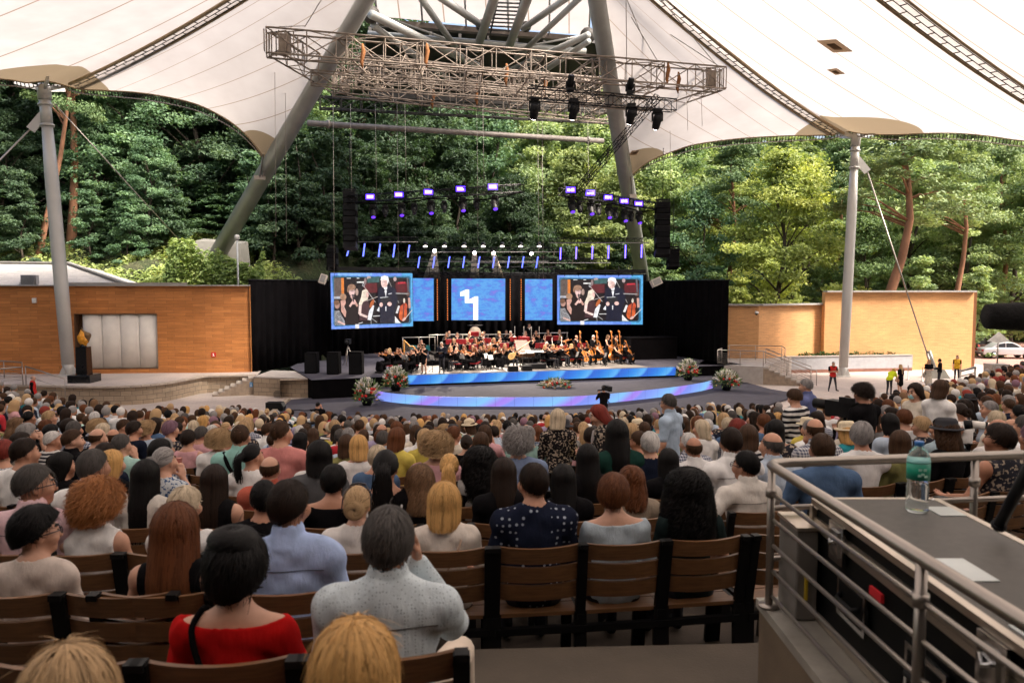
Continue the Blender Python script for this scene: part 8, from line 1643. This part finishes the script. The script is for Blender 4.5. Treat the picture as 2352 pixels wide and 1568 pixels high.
t = thing('video_camera', 'black video camera on a steel tripod left of the orchestra', 'camera', G(785, 845, DZ)+Vector((0, 2, 0))); [(mb := MB(), mb.tube((.45*math.cos(a), .45*math.sin(a), 0), (0, 0, 1.3), .025, n=6), mb.build('leg', m_steel, t)) for a in (.4, 2.5, 4.6)]; mb = MB(); mb.box((0, 0, 1.55), (.3, .7, .32)); mb.tube((0, -.35, 1.55), (0, -.7, 1.55), .1, n=12); mb.build('body', m_blackm, t)
# the two presenters
p = stage_spot(973, .8); pose = standing('f', 0, 0, 'mic'); t = person('woman in a black knee-length dress speaking into a microphone at the stage edge', p, math.pi-.35, 'presf', pose, 'curly', 'brown', SKIN[2], [('dress', 'presfd', dict(sleeve=.8, neck='low', skirt=(.52, .17), h=.011), 'plain', BL_)], leg='bare', hscale=.82, scale=1.0)
mb = MB(); mb.tube((.05, .25, 1.36), (.02, .16, 1.55), .016, n=8); mb.ball((.02, .155, 1.57), .03, 8); mc = mb.build('microphone', m_blackm, None); tag(mc, 'black hand microphone held by the woman presenter', 'microphone'); mc.matrix_world = t.matrix_basis.copy()
p = stage_spot(1014, 1.0); pose = standing('m', .4, 0, 'hold'); t = person('white-haired man in a black dinner jacket holding an open folder', p, math.pi-.1, 'presm', pose, 'short', 'white', SKIN[2], [('jacket', 'presmj', dict(sleeve=1.97, neck='low', h=.011, grow=.018, hem=.16), 'plain', (.012, .013, .022))], scale=1.06); nk = pose['neck']
mb = MB(); mb.extr([(-.06, .02), (0, -.34), (.06, .02)], nk+A3(0, .085, 0), (1, 0, 0), (0, .16, 1), (0, 1, 0), .05); mb.build('shirt_front', m_shirt, t); mb = MB(); mb.extr([(-.06, .035), (0, .01), (.06, .035), (.06, -.03), (0, .0), (-.06, -.03)], nk+A3(0, .14, .01), (1, 0, 0), (0, 0, 1), (0, 1, 0), .012); mb.build('bow_tie', m_black, t)
fo = thing('folder', 'open black folder with white pages in the man presenter\'s hands', 'folder'); fo.matrix_world = t.matrix_basis.copy(); mb = MB(); mb.box((0, .34, 1.16), (.42, .30, .02), mtx=Euler((R(25), 0, 0)).to_matrix()); mb.build('cover', m_black, fo); mb = MB(); mb.box((0, .335, 1.175), (.39, .27, .006), mtx=Euler((R(25), 0, 0)).to_matrix()); mb.build('pages', m_paper, fo)
# ================================================================== PEOPLE ON THE PLAZA AND IN THE AISLES
def stand(label, px, d, rz, pose, key, hair, hcol, sk, tops, z=None, leg='trousers', scale=1.0, hs=1.0, bh=.0105, yf=None):
    x = (px-CX)/F*d; zz = floor_at(x, d) if z is None else z; return person(label, (x, d, zz), rz, key, pose, hair, hcol, SKIN[sk], tops, None, leg, scale, bh, 1, hs)
RED = (.50, .03, .025)
pr = standing('m', 0, 0, 'folded', .0); pr['anl'] = A3(-.24, 0, .09); pr['anr'] = A3(.24, 0, .09); pr['knl'] = A3(-.17, .02, .5); pr['knr'] = A3(.17, .02, .5); pr['tol'] = A3(-.3, .12, .045); pr['tor'] = A3(.3, .12, .045)
g_ = G(1912, 898, .03); t = person('steward in a red vest with folded arms standing on the plaza', g_, math.pi+.1, 'stew', pr, 'crop', 'grey', SKIN[1], [('shirt', 'stews', dict(sleeve=.6, h=.011), 'plain', BLK), ('vest', 'stewv', dict(sleeve=0, neck='low', h=.011, grow=.026), 'plain', RED)], scale=1.02)
ps = standing('m', 0, 0, 'down'); g_ = G(78, 934, .03); t = person('steward in a red vest seen from the side at the far left', (g_[0]*.93, g_[1]*.93, .25), -1.2, 'stew2', ps, 'bald', 'grey', SKIN[2], [('shirt', 'st2s', dict(sleeve=1.9, h=.012), 'plain', BLK), ('vest', 'st2v', dict(sleeve=0, neck='crew', h=.012, grow=.026), 'plain', RED)], scale=1.0)
pb = standing('f', .3, 0, 'bend'); YEL = (.62, .72, .03)
stand('woman in a bright yellow vest bending towards a woman in black', 2048, 46.5, -.9, pb, 'bend', 'wavy', 'golden', 2, [('vest', 'bendv', dict(sleeve=.6, h=.012, grow=.02), 'plain', YEL)], z=.03)
stand('woman in a black dress with a shoulder bag beside the yellow vest', 2073, 46.8, .5, standing('f', 0, 0, 'down'), 'pl1', 'long', 'blonde', 2, [('dress', 'pl1d', dict(sleeve=.7, skirt=(.45, .17), h=.012), 'plain', BLK)], z=.03, leg='bare')
stand('woman in a black top and long pale skirt by the cable anchor', 2138, 50, math.pi-.2, standing('f', 0, 0, 'hold'), 'pl2', 'long', 'golden', 2, [('top', 'pl2t', dict(sleeve=.7, h=.012, neck='wide'), 'plain', BLK), ('skirt', 'pl2s', dict(sleeve=0, neck='off', skirt=(.12, .22), h=.013, hem=0, grow=.005), 'plain', (.5, .45, .38))], z=.03)
stand('man in a dark jacket and jeans leaning by the steel rail', 2163, 50.5, .9, standing('m', -.3, 0, 'hold'), 'pl3', 'short', 'black', 1, [('jacket', 'pl3j', dict(sleeve=1.95, h=.013), 'plain', BLK)], z=.03)
stand('steward in a yellow vest and dark trousers before the ochre wall', 2203, 53, math.pi-.6, standing('f', 0, 0, 'down'), 'pl4', 'pony', 'dark brown', 2, [('shirt', 'pl4s', dict(sleeve=.6, h=.013), 'plain', BLK), ('vest', 'pl4v', dict(sleeve=0, h=.013, grow=.026), 'plain', (.66, .38, .03))], z=.03)
stand('person in a blue jacket leaning at the right edge of the plaza', 2352, 44, .5, standing('m', 0, 0, 'hold'), 'pl5', 'short', 'brown', 2, [('jacket', 'pl5j', dict(sleeve=1.95, h=.013), 'plain', (.08, .12, .25))], z=.03)
t = stand('grey-haired man with glasses in a pale blue polo standing in the rows', 1541, 10.1, .95, standing('m', -.1, -.12, 'down', 0, fat=1.28), 'polo', 'short', 'dark grey', 0, [('polo', 'polot', dict(sleeve=.75, collar=True, h=.010, hem=.12, fold=.6), 'fine', (.40, .50, .62))], scale=.93, hs=1.05, bh=.009); glasses(t, standing('m', -.1, -.12))
stand('woman with a silver-blonde bob standing in a black flowered dress', 1283, 9.3, .1, standing('f', -.35, -.1, 'hold'), 'flw', 'bob', 'pale blonde', 2, [('dress', 'flwd', dict(sleeve=1.0, neck='crew', skirt=(.3, .2), h=.011), 'floral', (.016, .014, .016))], scale=.89, hs=1.02)
t = stand('woman with dark red hair and grey scarf in a black patterned jacket', 1402, 8.8, 1.3, standing('f', .2, -.35, 'hold', lean=.1), 'scf', 'bob', 'red', 2, [('jacket', 'scfj', dict(sleeve=1.95, neck='crew', h=.011, hem=.15, grow=.022), 'floral', (.015, .014, .016))], scale=.88, hs=1.02)
mb = MB(); mb.path([(.1, .06, 1.46), (.0, .16, 1.42), (-.1, .08, 1.46), (-.04, -.03, 1.5), (.08, -.02, 1.5), (.1, .06, 1.46)], .045, 8); mb.path([(.02, .17, 1.42), (.04, .2, 1.3), (.03, .2, 1.15)], [.05, .045, .03], 8); mb.build('scarf', M('scarf_grey', (.35, .31, .30), .9), t); mb = MB(); mb.box((.2, .28, .98), (.14, .28, .3)); mb.build('yellow_bag', M('bag_yellow', (.62, .55, .05), .6), t)
stand('woman in a broad black and white striped jumper standing in the aisle', 1832, 12.0, .6, standing('f', .2, -.3, 'hold'), 'strp', 'pixie', 'brown', 2, [('jumper', 'strpj', dict(sleeve=1.8, neck='wide', h=.012, hem=.1, grow=.03), 'bigstripe', (.70, .68, .65))], scale=.98, hs=1.05)
stand('grey-haired man in a blue shirt standing behind the striped jumper', 1858, 13.6, .9, standing('m', .1, -.1, 'down'), 'blsh', 'short', 'grey', 2, [('shirt', 'blshs', dict(sleeve=1.95, collar=True, h=.012, hem=.1), 'plain', (.11, .13, .27))], scale=1.05)
stand('cameraman in a black tee standing at a video camera in the rows', 1990, 10.2, .55, standing('m', .2, -.15, 'hold'), 'camm', 'afro', 'dark brown', 1, [('tee', 'camms', dict(sleeve=.6, h=.011, hem=.1), 'plain', BLK)], scale=1.0, hs=.88)
t = thing('video_camera', 'black video camera on a tripod in front of the cameraman', 'camera', ((1948-CX)/F*10.3, 10.3, floor_at(3.9, 10.3)), .5); [(mb := MB(), mb.tube((.35*math.cos(a), .35*math.sin(a), 0), (0, 0, 1.25), .03, n=6), mb.build('leg', m_blackm, t)) for a in (.4, 2.5, 4.6)]; mb = MB(); mb.box((0, .05, 1.42), (.16, .42, .2)); mb.tube((0, .25, 1.44), (0, .48, 1.44), .07, n=12); mb.box((-.1, -.1, 1.55), (.06, .2, .08)); mb.build('body', m_blackm, t); mb = MB(); mb.lathe([(.02, 0), (.024, .3)], 8, (0, 0, 1.1)); mb.build('head', m_blackm, t)
m_mask = M('mask_blue', (.32, .60, .66), .7)
for px, d, lab, hr_, hc_, col, key, rz in ((2110, 11.2, 'woman in a cream top with a face mask standing with a folder', 'bob', 'dark brown', CRM, 'mk1', 1.9), (2166, 10.4, 'woman in a white blouse with a blue mask standing side-on', 'bob', 'brown', W_, 'mk2', -1.1)):
    ps = standing('f', 0, -.15, 'hold'); t = stand(lab, px, d, rz, ps, key, hr_, hc_, 2, [('blouse', key+'b', dict(sleeve=1.95, h=.011, hem=.08), 'plain', col)], scale=.93, hs=1.08); mb = MB(); c = Vector(ps['head'].tolist()); mb.ball(c+Matrix(ps['hr'].tolist()) @ Vector((0, .068, -.045)), (.055, .05, .05), 10); mb.build('mask', m_mask, t)
ph = thing('folder', 'dark blue folder held by the masked woman in cream', 'folder', ((2118-CX)/F*10.9, 10.85, floor_at(5.6, 10.9)+1.05), 1.2); mb = MB(); mb.box((0, 0, 0), (.3, .02, .22), mtx=Euler((.6, 0, 0)).to_matrix()); mb.build('cover', M('folder_blue', (.02, .05, .2), .5), ph)
stand('photographer in black crouching over a camera at the left stage corner', 727, 31.5, .2, standing('m', -.5, -.1, 'camera'), 'phg', 'crop', 'black', 1, [('tee', 'phgt', dict(sleeve=.6, h=.013), 'plain', BLK)], z=.03, scale=1.0)
po = standing('m', -.2, .1, 'camera'); t = stand('camera operator in black with a shoulder camera before the curved strip', 1388, 35, .25, po, 'opr', 'crop', 'black', 1, [('tee', 'oprt', dict(sleeve=.7, h=.013, hem=.1), 'plain', BLK)], z=.12, scale=1.06)
sc_ = thing('shoulder_camera', 'black shoulder video camera on the operator in black', 'camera'); sc_.matrix_world = t.matrix_basis.copy(); mb = MB(); mb.box((.2, .05, 1.66), (.16, .6, .2)); mb.tube((.2, .35, 1.66), (.2, .6, 1.66), .075, n=10); mb.box((.08, .2, 1.72), (.14, .12, .08)); mb.tube((.2, -.25, 1.66), (-.35, -.2, 1.62), .03, n=6); mb.build('body', m_blackm, sc_); mb = MB(); mb.path([(.1, .1, 1.5), (.25, .35, 1.2), (.45, .45, .95)], .025, 6); mb.build('support_arm', m_steel, sc_)
# ================================================================== PLAZA OBJECTS
t = thing('statue', 'amber flame-like sculpture on a tall black plinth by the left mast', 'statue', G(181, 880, TZ)); gl_ = M('black_granite', (.012, .012, .013), .12, var=.2)
mb = MB(); mb.box((0, .6, .22), (1.25, 1.25, .44)); bevel(mb.build('base', gl_, t), .02); mb = MB(); mb.add([(-.32, .3, .44), (.32, .3, .44), (.32, .9, .44), (-.32, .9, .44), (-.29, .33, 1.98), (.29, .33, 1.98), (.29, .87, 1.98), (-.29, .87, 1.98)], [(3, 2, 1, 0), (4, 5, 6, 7), (0, 1, 5, 4), (1, 2, 6, 5), (2, 3, 7, 6), (3, 0, 4, 7)]); mb.build('plinth', gl_, t)
S_ = SDF((-.5, 0, 1.9), (.5, 1.2, 3.2), .02); S_.ell((-.02, .6, 2.42), (.27, .2, .34), .1); S_.cone((-.05, .6, 2.6), (-.1, .6, 2.9), .16, .05, .1); S_.cone((.1, .6, 2.3), (.05, .6, 2.05), .16, .1, .1); S_.noise(.02, 4, .6); v, f = S_.mesh(); link('amber_body', np_mesh('amber_body', v, f, M('amber', (.62, .26, .02), .25, var=.3, scale=6), smooth=True), t)
S_ = SDF((-.5, 0, 1.9), (.6, 1.2, 3.2), .02); S_.cone((.16, .66, 2.3), (.22, .66, 2.6), .14, .18, .1); S_.cone((.22, .66, 2.6), (-.02, .62, 2.88), .15, .05, .1); S_.cone((-.02, .62, 2.85), (-.06, .6, 3.02), .05, .04, .05); v, f = S_.mesh(); link('bronze_wing', np_mesh('bronze_wing', v, f, M('bronze', (.16, .10, .05), .4, .6), smooth=True), t); mb = MB(); mb.lathe([(.2, 1.98), (.12, 2.06), (.1, 2.12)], 12, (0, .6, 0)); mb.build('foot', gl_, t)
q = P(547, 649, 52.5); t = thing('lamp_post', 'slim white lamp post behind the terracotta wall near the footing', 'street lamp', q-Vector((0, 0, 1))); hh = (P(547, 552, 52.5)-q).z+1; mb = MB(); mb.tube((0, 0, 0), (0, 0, hh), .07, .05, 10); mb.build('post', M('post_white', (.55, .58, .6), .4), t); mb = MB(); mb.lathe([(.06, 0), (.16, .08), (.18, .25), (.14, .34), (.02, .38)], 12, (0, 0, hh)); mb.build('lantern', M('lamp_white'), t)
def car(label, loc, rz, col, name='parked_car'):
    t = thing(name, label, 'car', loc, rz); paint, n, b = nodes_of(name+'_paint'); b.inputs['Base Color'].default_value = (*col, 1); b.inputs['Metallic'].default_value = .35; b.inputs['Roughness'].default_value = .3; b.inputs['Coat Weight'].default_value = .6
    prof = arc([(-2.2, .35), (-2.22, .62), (-2.05, .86), (-1.5, .94), (-.6, .97), (.9, .95), (1.7, .88), (2.1, .74), (2.2, .55), (2.18, .35)], 3); roofp = arc([(-1.55, .93), (-.95, 1.32), (-.4, 1.44), (.25, 1.42), (.75, 1.2), (1.1, .95)], 3); mb = MB(); mb.smooth = True
    rows = []
    for yy, sc_ in ((-.84, .9), (-.88, 1), (-.88, 1.0), (.88, 1.0), (.88, 1), (.84, .9)): pass
    mb.extr(prof, (0, -.87, 0), (1, 0, 0), (0, 0, 1), (0, 1, 0), 1.74); bo = mb.build('body', paint, t); bevel(bo, .07, 3); mb = MB(); mb.extr(roofp, (0, -.72, 0), (1, 0, 0), (0, 0, 1), (0, 1, 0), 1.44); bevel(mb.build('cabin', paint, t), .06, 3)
    gm_ = M('car_glass', (.03, .035, .04), .08, var=0)
    for s in (-1, 1):
        for pl_ in ([(-1.15, .99), (-.85, 1.28), (-.4, 1.37), (-.35, .99)], [(-.28, .99), (-.3, 1.37), (.2, 1.36), (.62, 1.16), (.85, .99)]): mb = MB(); mb.extr(pl_, (0, s*.725, 0), (1, 0, 0), (0, 0, 1), (0, s, 0), .012); mb.build('side_window', gm_, t)
    mb = MB(); mb.add([(.83, -.62, 1.17), (.83, .62, 1.17), (1.1, .66, .97), (1.1, -.66, .97), (.36, -.58, 1.41), (.36, .58, 1.41)], [(4, 5, 1, 0), (0, 1, 2, 3)]); mb.build('windscreen', gm_, t)
    for sx in (-1.35, 1.38):
        for s in (-1, 1):
            mb = MB(); mb.path([(sx, s*.70, .32), (sx, s*.90, .32)], .32, 20); wh = mb.build('wheel', M('tyre', (.02, .02, .02), .9, var=0), t); mb = MB(); mb.path([(sx, s*.88, .32), (sx, s*.915, .32)], .2, 10); mb.build('rim', M('rim', (.5, .5, .52), .3, .8), wh)
    for s in (-1, 1): mb = MB(); mb.box((2.12, s*.62, .66), (.12, .36, .14)); mb.build('headlight', M('headlight', (.75, .75, .75), .1), t); mb = MB(); mb.box((-2.17, s*.62, .72), (.1, .3, .16)); mb.build('tail_light', M('tail_light', (.4, .02, .02), .2), t)
    mb = MB(); mb.box((2.2, 0, .42), (.08, 1.5, .16)); mb.box((-2.2, 0, .42), (.08, 1.5, .16)); mb.build('bumper', M('bumper_grey', (.1, .1, .1), .6), t)
car('silver saloon car parked beyond the ochre wall at the right edge', G(2309, 822, .04), -.12, (.55, .56, .58)); car('red car mostly hidden behind the end of the ochre wall', G(2222, 814, .04)+Vector((0, 2.5, 0)), .1, (.45, .02, .02), 'red_parked_car')
t = thing('shed', 'low dark grey shed among the trees behind the parked cars', 'shed', G(2290, 800, .04)+Vector((0, 6, 0))); mb = MB(); mb.box((0, 2, 1.5), (9, 4, 3)); mb.build('wall', M('shed_grey', (.16, .16, .17), .8, var=.2), t); mb = MB(); mb.box((0, 2, 3.1), (9.6, 4.6, .2)); mb.build('roof', M('shed_roof', (.3, .3, .31), .6), t); mb = MB(); [mb.box((x, -.03, 1.1), (1.2, .06, 2.2)) for x in (-3, 0, 3)]; mb.build('doors', m_dark, t)
t = thing('sign_stand', 'white diamond board on a post above a grey bin', 'sign', G(2297, 880, .03)); mb = MB(); mb.tube((0, .4, 0), (0, .4, 3.1), .05, n=8); mb.build('post', m_steel, t); mb = MB(); mb.extr([(-.75, 0), (0, -.12), (.75, 0), (0, .62)], (0, .33, 2.75), (1, 0, 0), (0, 0, 1), (0, 1, 0), .04); mb.build('board', M('sign_white'), t); mb = MB(); mb.add([(-.55, 0, 0), (.5, 0, 0), (.5, .9, 0), (-.55, .9, 0), (-.6, -.05, 1.25), (.6, -.05, 1.25), (.6, .95, 1.25), (-.6, .95, 1.25)], [(0, 1, 5, 4), (1, 2, 6, 5), (2, 3, 7, 6), (3, 0, 4, 7), (4, 5, 6, 7)]); mb.build('bin', M('bin_grey', (.34, .31, .28), .7, var=.25, scale=12), t)
for i, (x, y) in enumerate(((2085, 872), (2118, 876), (2262, 868), (2322, 872))): t = thing('barrier_post', f'slim steel rope barrier post on the plaza, {ordn(i)} from left', 'post', G(x, y, .03), 0, 'rope barrier posts'); mb = MB(); mb.lathe([(.16, 0), (.16, .03), (.03, .05), (.025, .95), (.04, 1.0)], 10); mb.build('post', m_steel, t)
t = thing('white_chair', 'white garden chair beside the parked red car', 'chair', G(2255, 812, .04)+Vector((0, 4, 0))); mb = MB(); mb.box((0, 0, .45), (.5, .5, .05)); mb.build('seat', M('white_plastic'), t); mb = MB(); mb.box((0, .24, .72), (.5, .05, .5)); mb.build('backrest', M('white_plastic'), t); [(mb := MB(), mb.tube((x, y, 0), (x, y, .45), .025, n=5), mb.build('leg', M('white_plastic'), t)) for x in (-.2, .2) for y in (-.2, .2)]
railing('ramp_railing', 'short white-barred steel railing sloping behind the right seats', [P(2204, 905, 40.5), P(2238, 896, 41.5)], 1.2, 5, 1.2, .06, .03, .05)
# ================================================================== FOREGROUND: railing, flight case, bottle, camera tripod
RZ = H-(1064-657)/F*3.43; ZC = 4.55+.467
c0 = P(1763, 1064, 3.40); c0.z = RZ; fr = P(2352, 1049, 3.58); fr = c0+(fr-c0)*2.2; fr.z = RZ; nrp = Vector((1.20, 0.9, RZ))
t = thing('platform_railing', 'brushed steel railing with five bars round the technical platform', 'railing', (c0.x, c0.y, ZC)); o = t.location
def rp(p): return Vector(p)-o
corner = [fr, c0+Vector((.10, .012, 0)), c0+Vector((.03, -.005, 0)), c0+Vector((.004, -.04, 0)), c0+Vector((.006, -.12, 0)), nrp]
mb = MB(); mb.path([rp(p) for p in corner], .0205, 14); mb.build('handrail', m_steel, t)
hgt = RZ-ZC
for k in range(5):
    z = ZC+hgt*(.80-.178*k); mb = MB(); mb.tube(rp((c0.x+.012, c0.y-.06, z)), rp((nrp.x, nrp.y, z)), .0085, n=8); mb.build('bar', m_steel, t)
for k in range(2):
    z = ZC+hgt*(.68-.36*k); mb = MB(); mb.tube(rp((c0.x+.02, c0.y, z)), rp((fr.x, fr.y, z)), .0125, n=8); mb.build('bar', m_steel, t)
for p in (c0+Vector((.006, -.04, 0)), Vector((1.152, 2.19, RZ)), c0.lerp(fr, .365), c0.lerp(fr, .85), Vector((1.19, 1.1, RZ))):
    mb = MB(); b_ = Vector((p.x, p.y, ZC)); mb.tube(rp(b_), rp(p), .0165, n=12); mb.tube(rp(b_), rp(b_+Vector((0, 0, .012))), .045, n=14); mb.tube(rp(b_+Vector((0, 0, hgt*.78))), rp(b_+Vector((0, 0, hgt*.84))), .0235, n=12); mb.build('post', m_steel, t)
# flight case
fx0, fx1, fy0, fy1 = 1.275, 1.78, 1.35, 3.30; fz1 = H-(1152-657)/F*3.3; fz0 = ZC+.003; fh_ = fz1-fz0
t = thing('flight_case', 'black flight case with metal edges and butterfly latches behind the railing', 'flight case', (fx0, fy1, fz0)); o = t.location
m_lam = M('black_laminate', (.005, .005, .005), .6, var=.2, bmp=.001, bscale=300, spec=.12); m_top = M('case_top_grey', (.075, .068, .06), .55, var=.12, scale=30, bmp=.001, bscale=500); m_alu = M('aluminium_edge', (.55, .48, .40), .35, .9, var=.15); m_chr = M('chrome_latch', (.62, .62, .62), .18, 1.0, var=.1)
W3, L3 = fx1-fx0, fy1-fy0
mb = MB(); mb.box((W3/2, -L3/2, fh_*.40), (W3-.01, L3-.01, fh_*.78)); mb.build('body', m_lam, t); mb = MB(); mb.box((W3/2, -L3/2, fh_*.9), (W3-.01, L3-.01, fh_*.17)); mb.build('lid', m_lam, t); mb = MB(); mb.box((W3/2, -L3/2, fh_-.004), (W3-.03, L3-.03, .012)); mb.build('lid_top', m_top, t)
mb = MB()
for x in (0, W3):
    for z in (.012, fh_*.775, fh_*.83, fh_-.008): mb.box((x, -L3/2, z), (.028 if z > fh_*.9 or z < .02 else .014, L3, .024))
for y in (0, -L3):
    for z in (.012, fh_*.775, fh_*.83, fh_-.008): mb.box((W3/2, y, z), (W3-.03, .028, .022))
for x in (0, W3):
    for y in (0, -L3): mb.box((x, y, fh_/2), (.03, .03, fh_-.05))
mb.build('metal_edging', m_alu, t)
for x in (.012, W3-.012):
    for y in (-.012, -L3+.012):
        for z in (.02, fh_-.02): mb = MB(); mb.ball((x, y, z), .026, 10); mb.build('corner_ball', m_chr, t)
for y in (-.28, -1.28):
    mb = MB(); mb.box((-.018, y, fh_*.80), (.012, .13, .15)); mb.build('latch_plate', m_chr, t); mb = MB(); mb.box((-.026, y, fh_*.80), (.012, .07, .10)); mb.path([(-.034, y-.03, fh_*.84), (-.045, y, fh_*.80), (-.034, y+.03, fh_*.84)], .008, 6); mb.build('butterfly_latch', m_chr, t)
for y, z in ((-.42, .42), (-.95, .36)): mb = MB(); mb.box((-.014, y, fh_*z), (.014, .24, .16)); hp = mb.build('handle_dish', m_chr, t); mb = MB(); mb.box((-.020, y, fh_*z), (.006, .20, .12)); mb.build('dish_inside', m_lam, hp); mb = MB(); mb.path([(-.022, y-.08, fh_*z+.01), (-.045, y-.06, fh_*z), (-.045, y+.06, fh_*z), (-.022, y+.08, fh_*z+.01)], .01, 8); mb.build('grip', m_blackm, hp)
mb = MB(); mb.box((-.018, -.62, fh_*.66), (.01, .09, .03)); mb.build('red_tape', M('red_tape', (.65, .02, .03), .5), t)
for i, (x, y, s) in enumerate(((.12, -.85, .16), (.44, -.2, .10), (.1, -1.35, .14))): mb = MB(); mb.box((x, y, fh_+.004), (s, s*1.25, .004)); mb.build('pale_label', M('label_pale', (.52, .56, .55), .35, var=.2), t)
t = thing('grey_case', 'narrow upright grey case with a yellow mark at the end of the flight case', 'case', (1.262, 3.34, ZC+.003)); mb = MB(); mb.box((-.045, -.02, .19), (.09, .22, .38)); bevel(mb.build('body', M('case_grey', (.16, .145, .13), .6, var=.2), t), .008); mb = MB(); mb.box((-.05, -.135, .14), (.012, .012, .1)); mb.build('yellow_mark', M('yellow_mark', (.6, .42, .03), .5), t); mb = MB(); mb.box((-.04, -.02, .386), (.11, .24, .014)); mb.build('lid', m_alu, t)
# bottle
q = P(2106, 1172, 3.1); t = thing('water_bottle', 'clear plastic water bottle with green label and blue cap on the flight case', 'bottle', (q.x, q.y, fz1+.004)); hb = (1172-1006)/F*3.1; rb_ = 25/F*3.1
m_pet, n, b = nodes_of('clear_plastic'); b.inputs['Base Color'].default_value = (.90, .97, .97, 1); b.inputs['Transmission Weight'].default_value = .92; b.inputs['Roughness'].default_value = .06; b.inputs['IOR'].default_value = 1.25
pr_ = [(.0, 0), (.80, .0), (.98, .03), (1, .10), (.93, .13), (1, .16), (.94, .20), (1, .24), (.94, .28), (1, .33), (.92, .38), (.90, .42), (1, .46), (1, .74), (.96, .78), (.72, .86), (.42, .91), (.36, .93), (.36, .95)]
mb = MB(); mb.lathe([(r*rb_, z*hb) for r, z in pr_], 28); mb.build('body', m_pet, t); mb = MB(); mb.lathe([(1.015*rb_, .47*hb), (1.015*rb_, .70*hb)], 28); lb = mb.build('label', M('label_green', (.01, .30, .19), .4, var=.1), t)
mb = MB(); mb.lathe([(1.018*rb_, .70*hb), (1.018*rb_, .735*hb)], 28); mb.build('label_band', M('label_teal', (.25, .60, .58), .4), t); mb = MB(); mb.lathe([(.40*rb_, .935*hb), (.42*rb_, .995*hb), (.36*rb_, 1.0*hb)], 20); mb.build('cap', M('cap_blue', (.03, .17, .50), .35, var=.05), t); mb = MB(); [mb.box((dx*rb_, -1.02*rb_*math.sqrt(max(.1, 1-dx*dx)), z*hb), (.28*rb_, .004, .03*hb)) for dx, z in ((-.3, .62), (.1, .62), (-.1, .56), (.2, .53), (-.35, .54))]; mb.build('label_print', M('label_print_pale', (.45, .72, .62), .5), t)
# camera on a tripod at the right edge
t = thing('video_camera', 'big blurred black video camera on a tripod at the right edge', 'camera', (1.98, 2.55, ZC)); o = t.location
a = P(2268, 727, 2.75); mb = MB(); mb.path([a-o, a+Vector((.12, 0, .0))-o, a+Vector((.5, -.05, 0))-o], [.044, .05, .05], 16); mb.build('lens_hood', M('foam_black', (.012, .011, .011), .95, var=.4, scale=40, bmp=.01, bscale=120), t); mb = MB(); mb.box(a+Vector((.55, -.05, 0))-o, (.4, .14, .17)); mb.build('body', m_blackm, t)
mb = MB(); b0 = P(2366, 1070, 2.6); b1 = P(2296, 1203, 2.75); mb.tube(b0-o, b1-o, .02, n=8); mb.tube(b0-o, b0+Vector((.02, 0, .5))-o, .02, n=8); mb.tube(b1-o, b1+(b1-b0)*.05-o, .026, n=8); mb.build('pan_arm', m_blackm, t); mb = MB(); q = Vector((2.02, 2.7, 0)); mb.tube(Vector((.45, .1, 0)), Vector((.45, .1, 1.1)), .03, n=8); mb.tube(Vector((.45, .1, 1.1)), a+Vector((.5, -.05, -.08))-o, .03, n=8); mb.build('column', m_blackm, t)
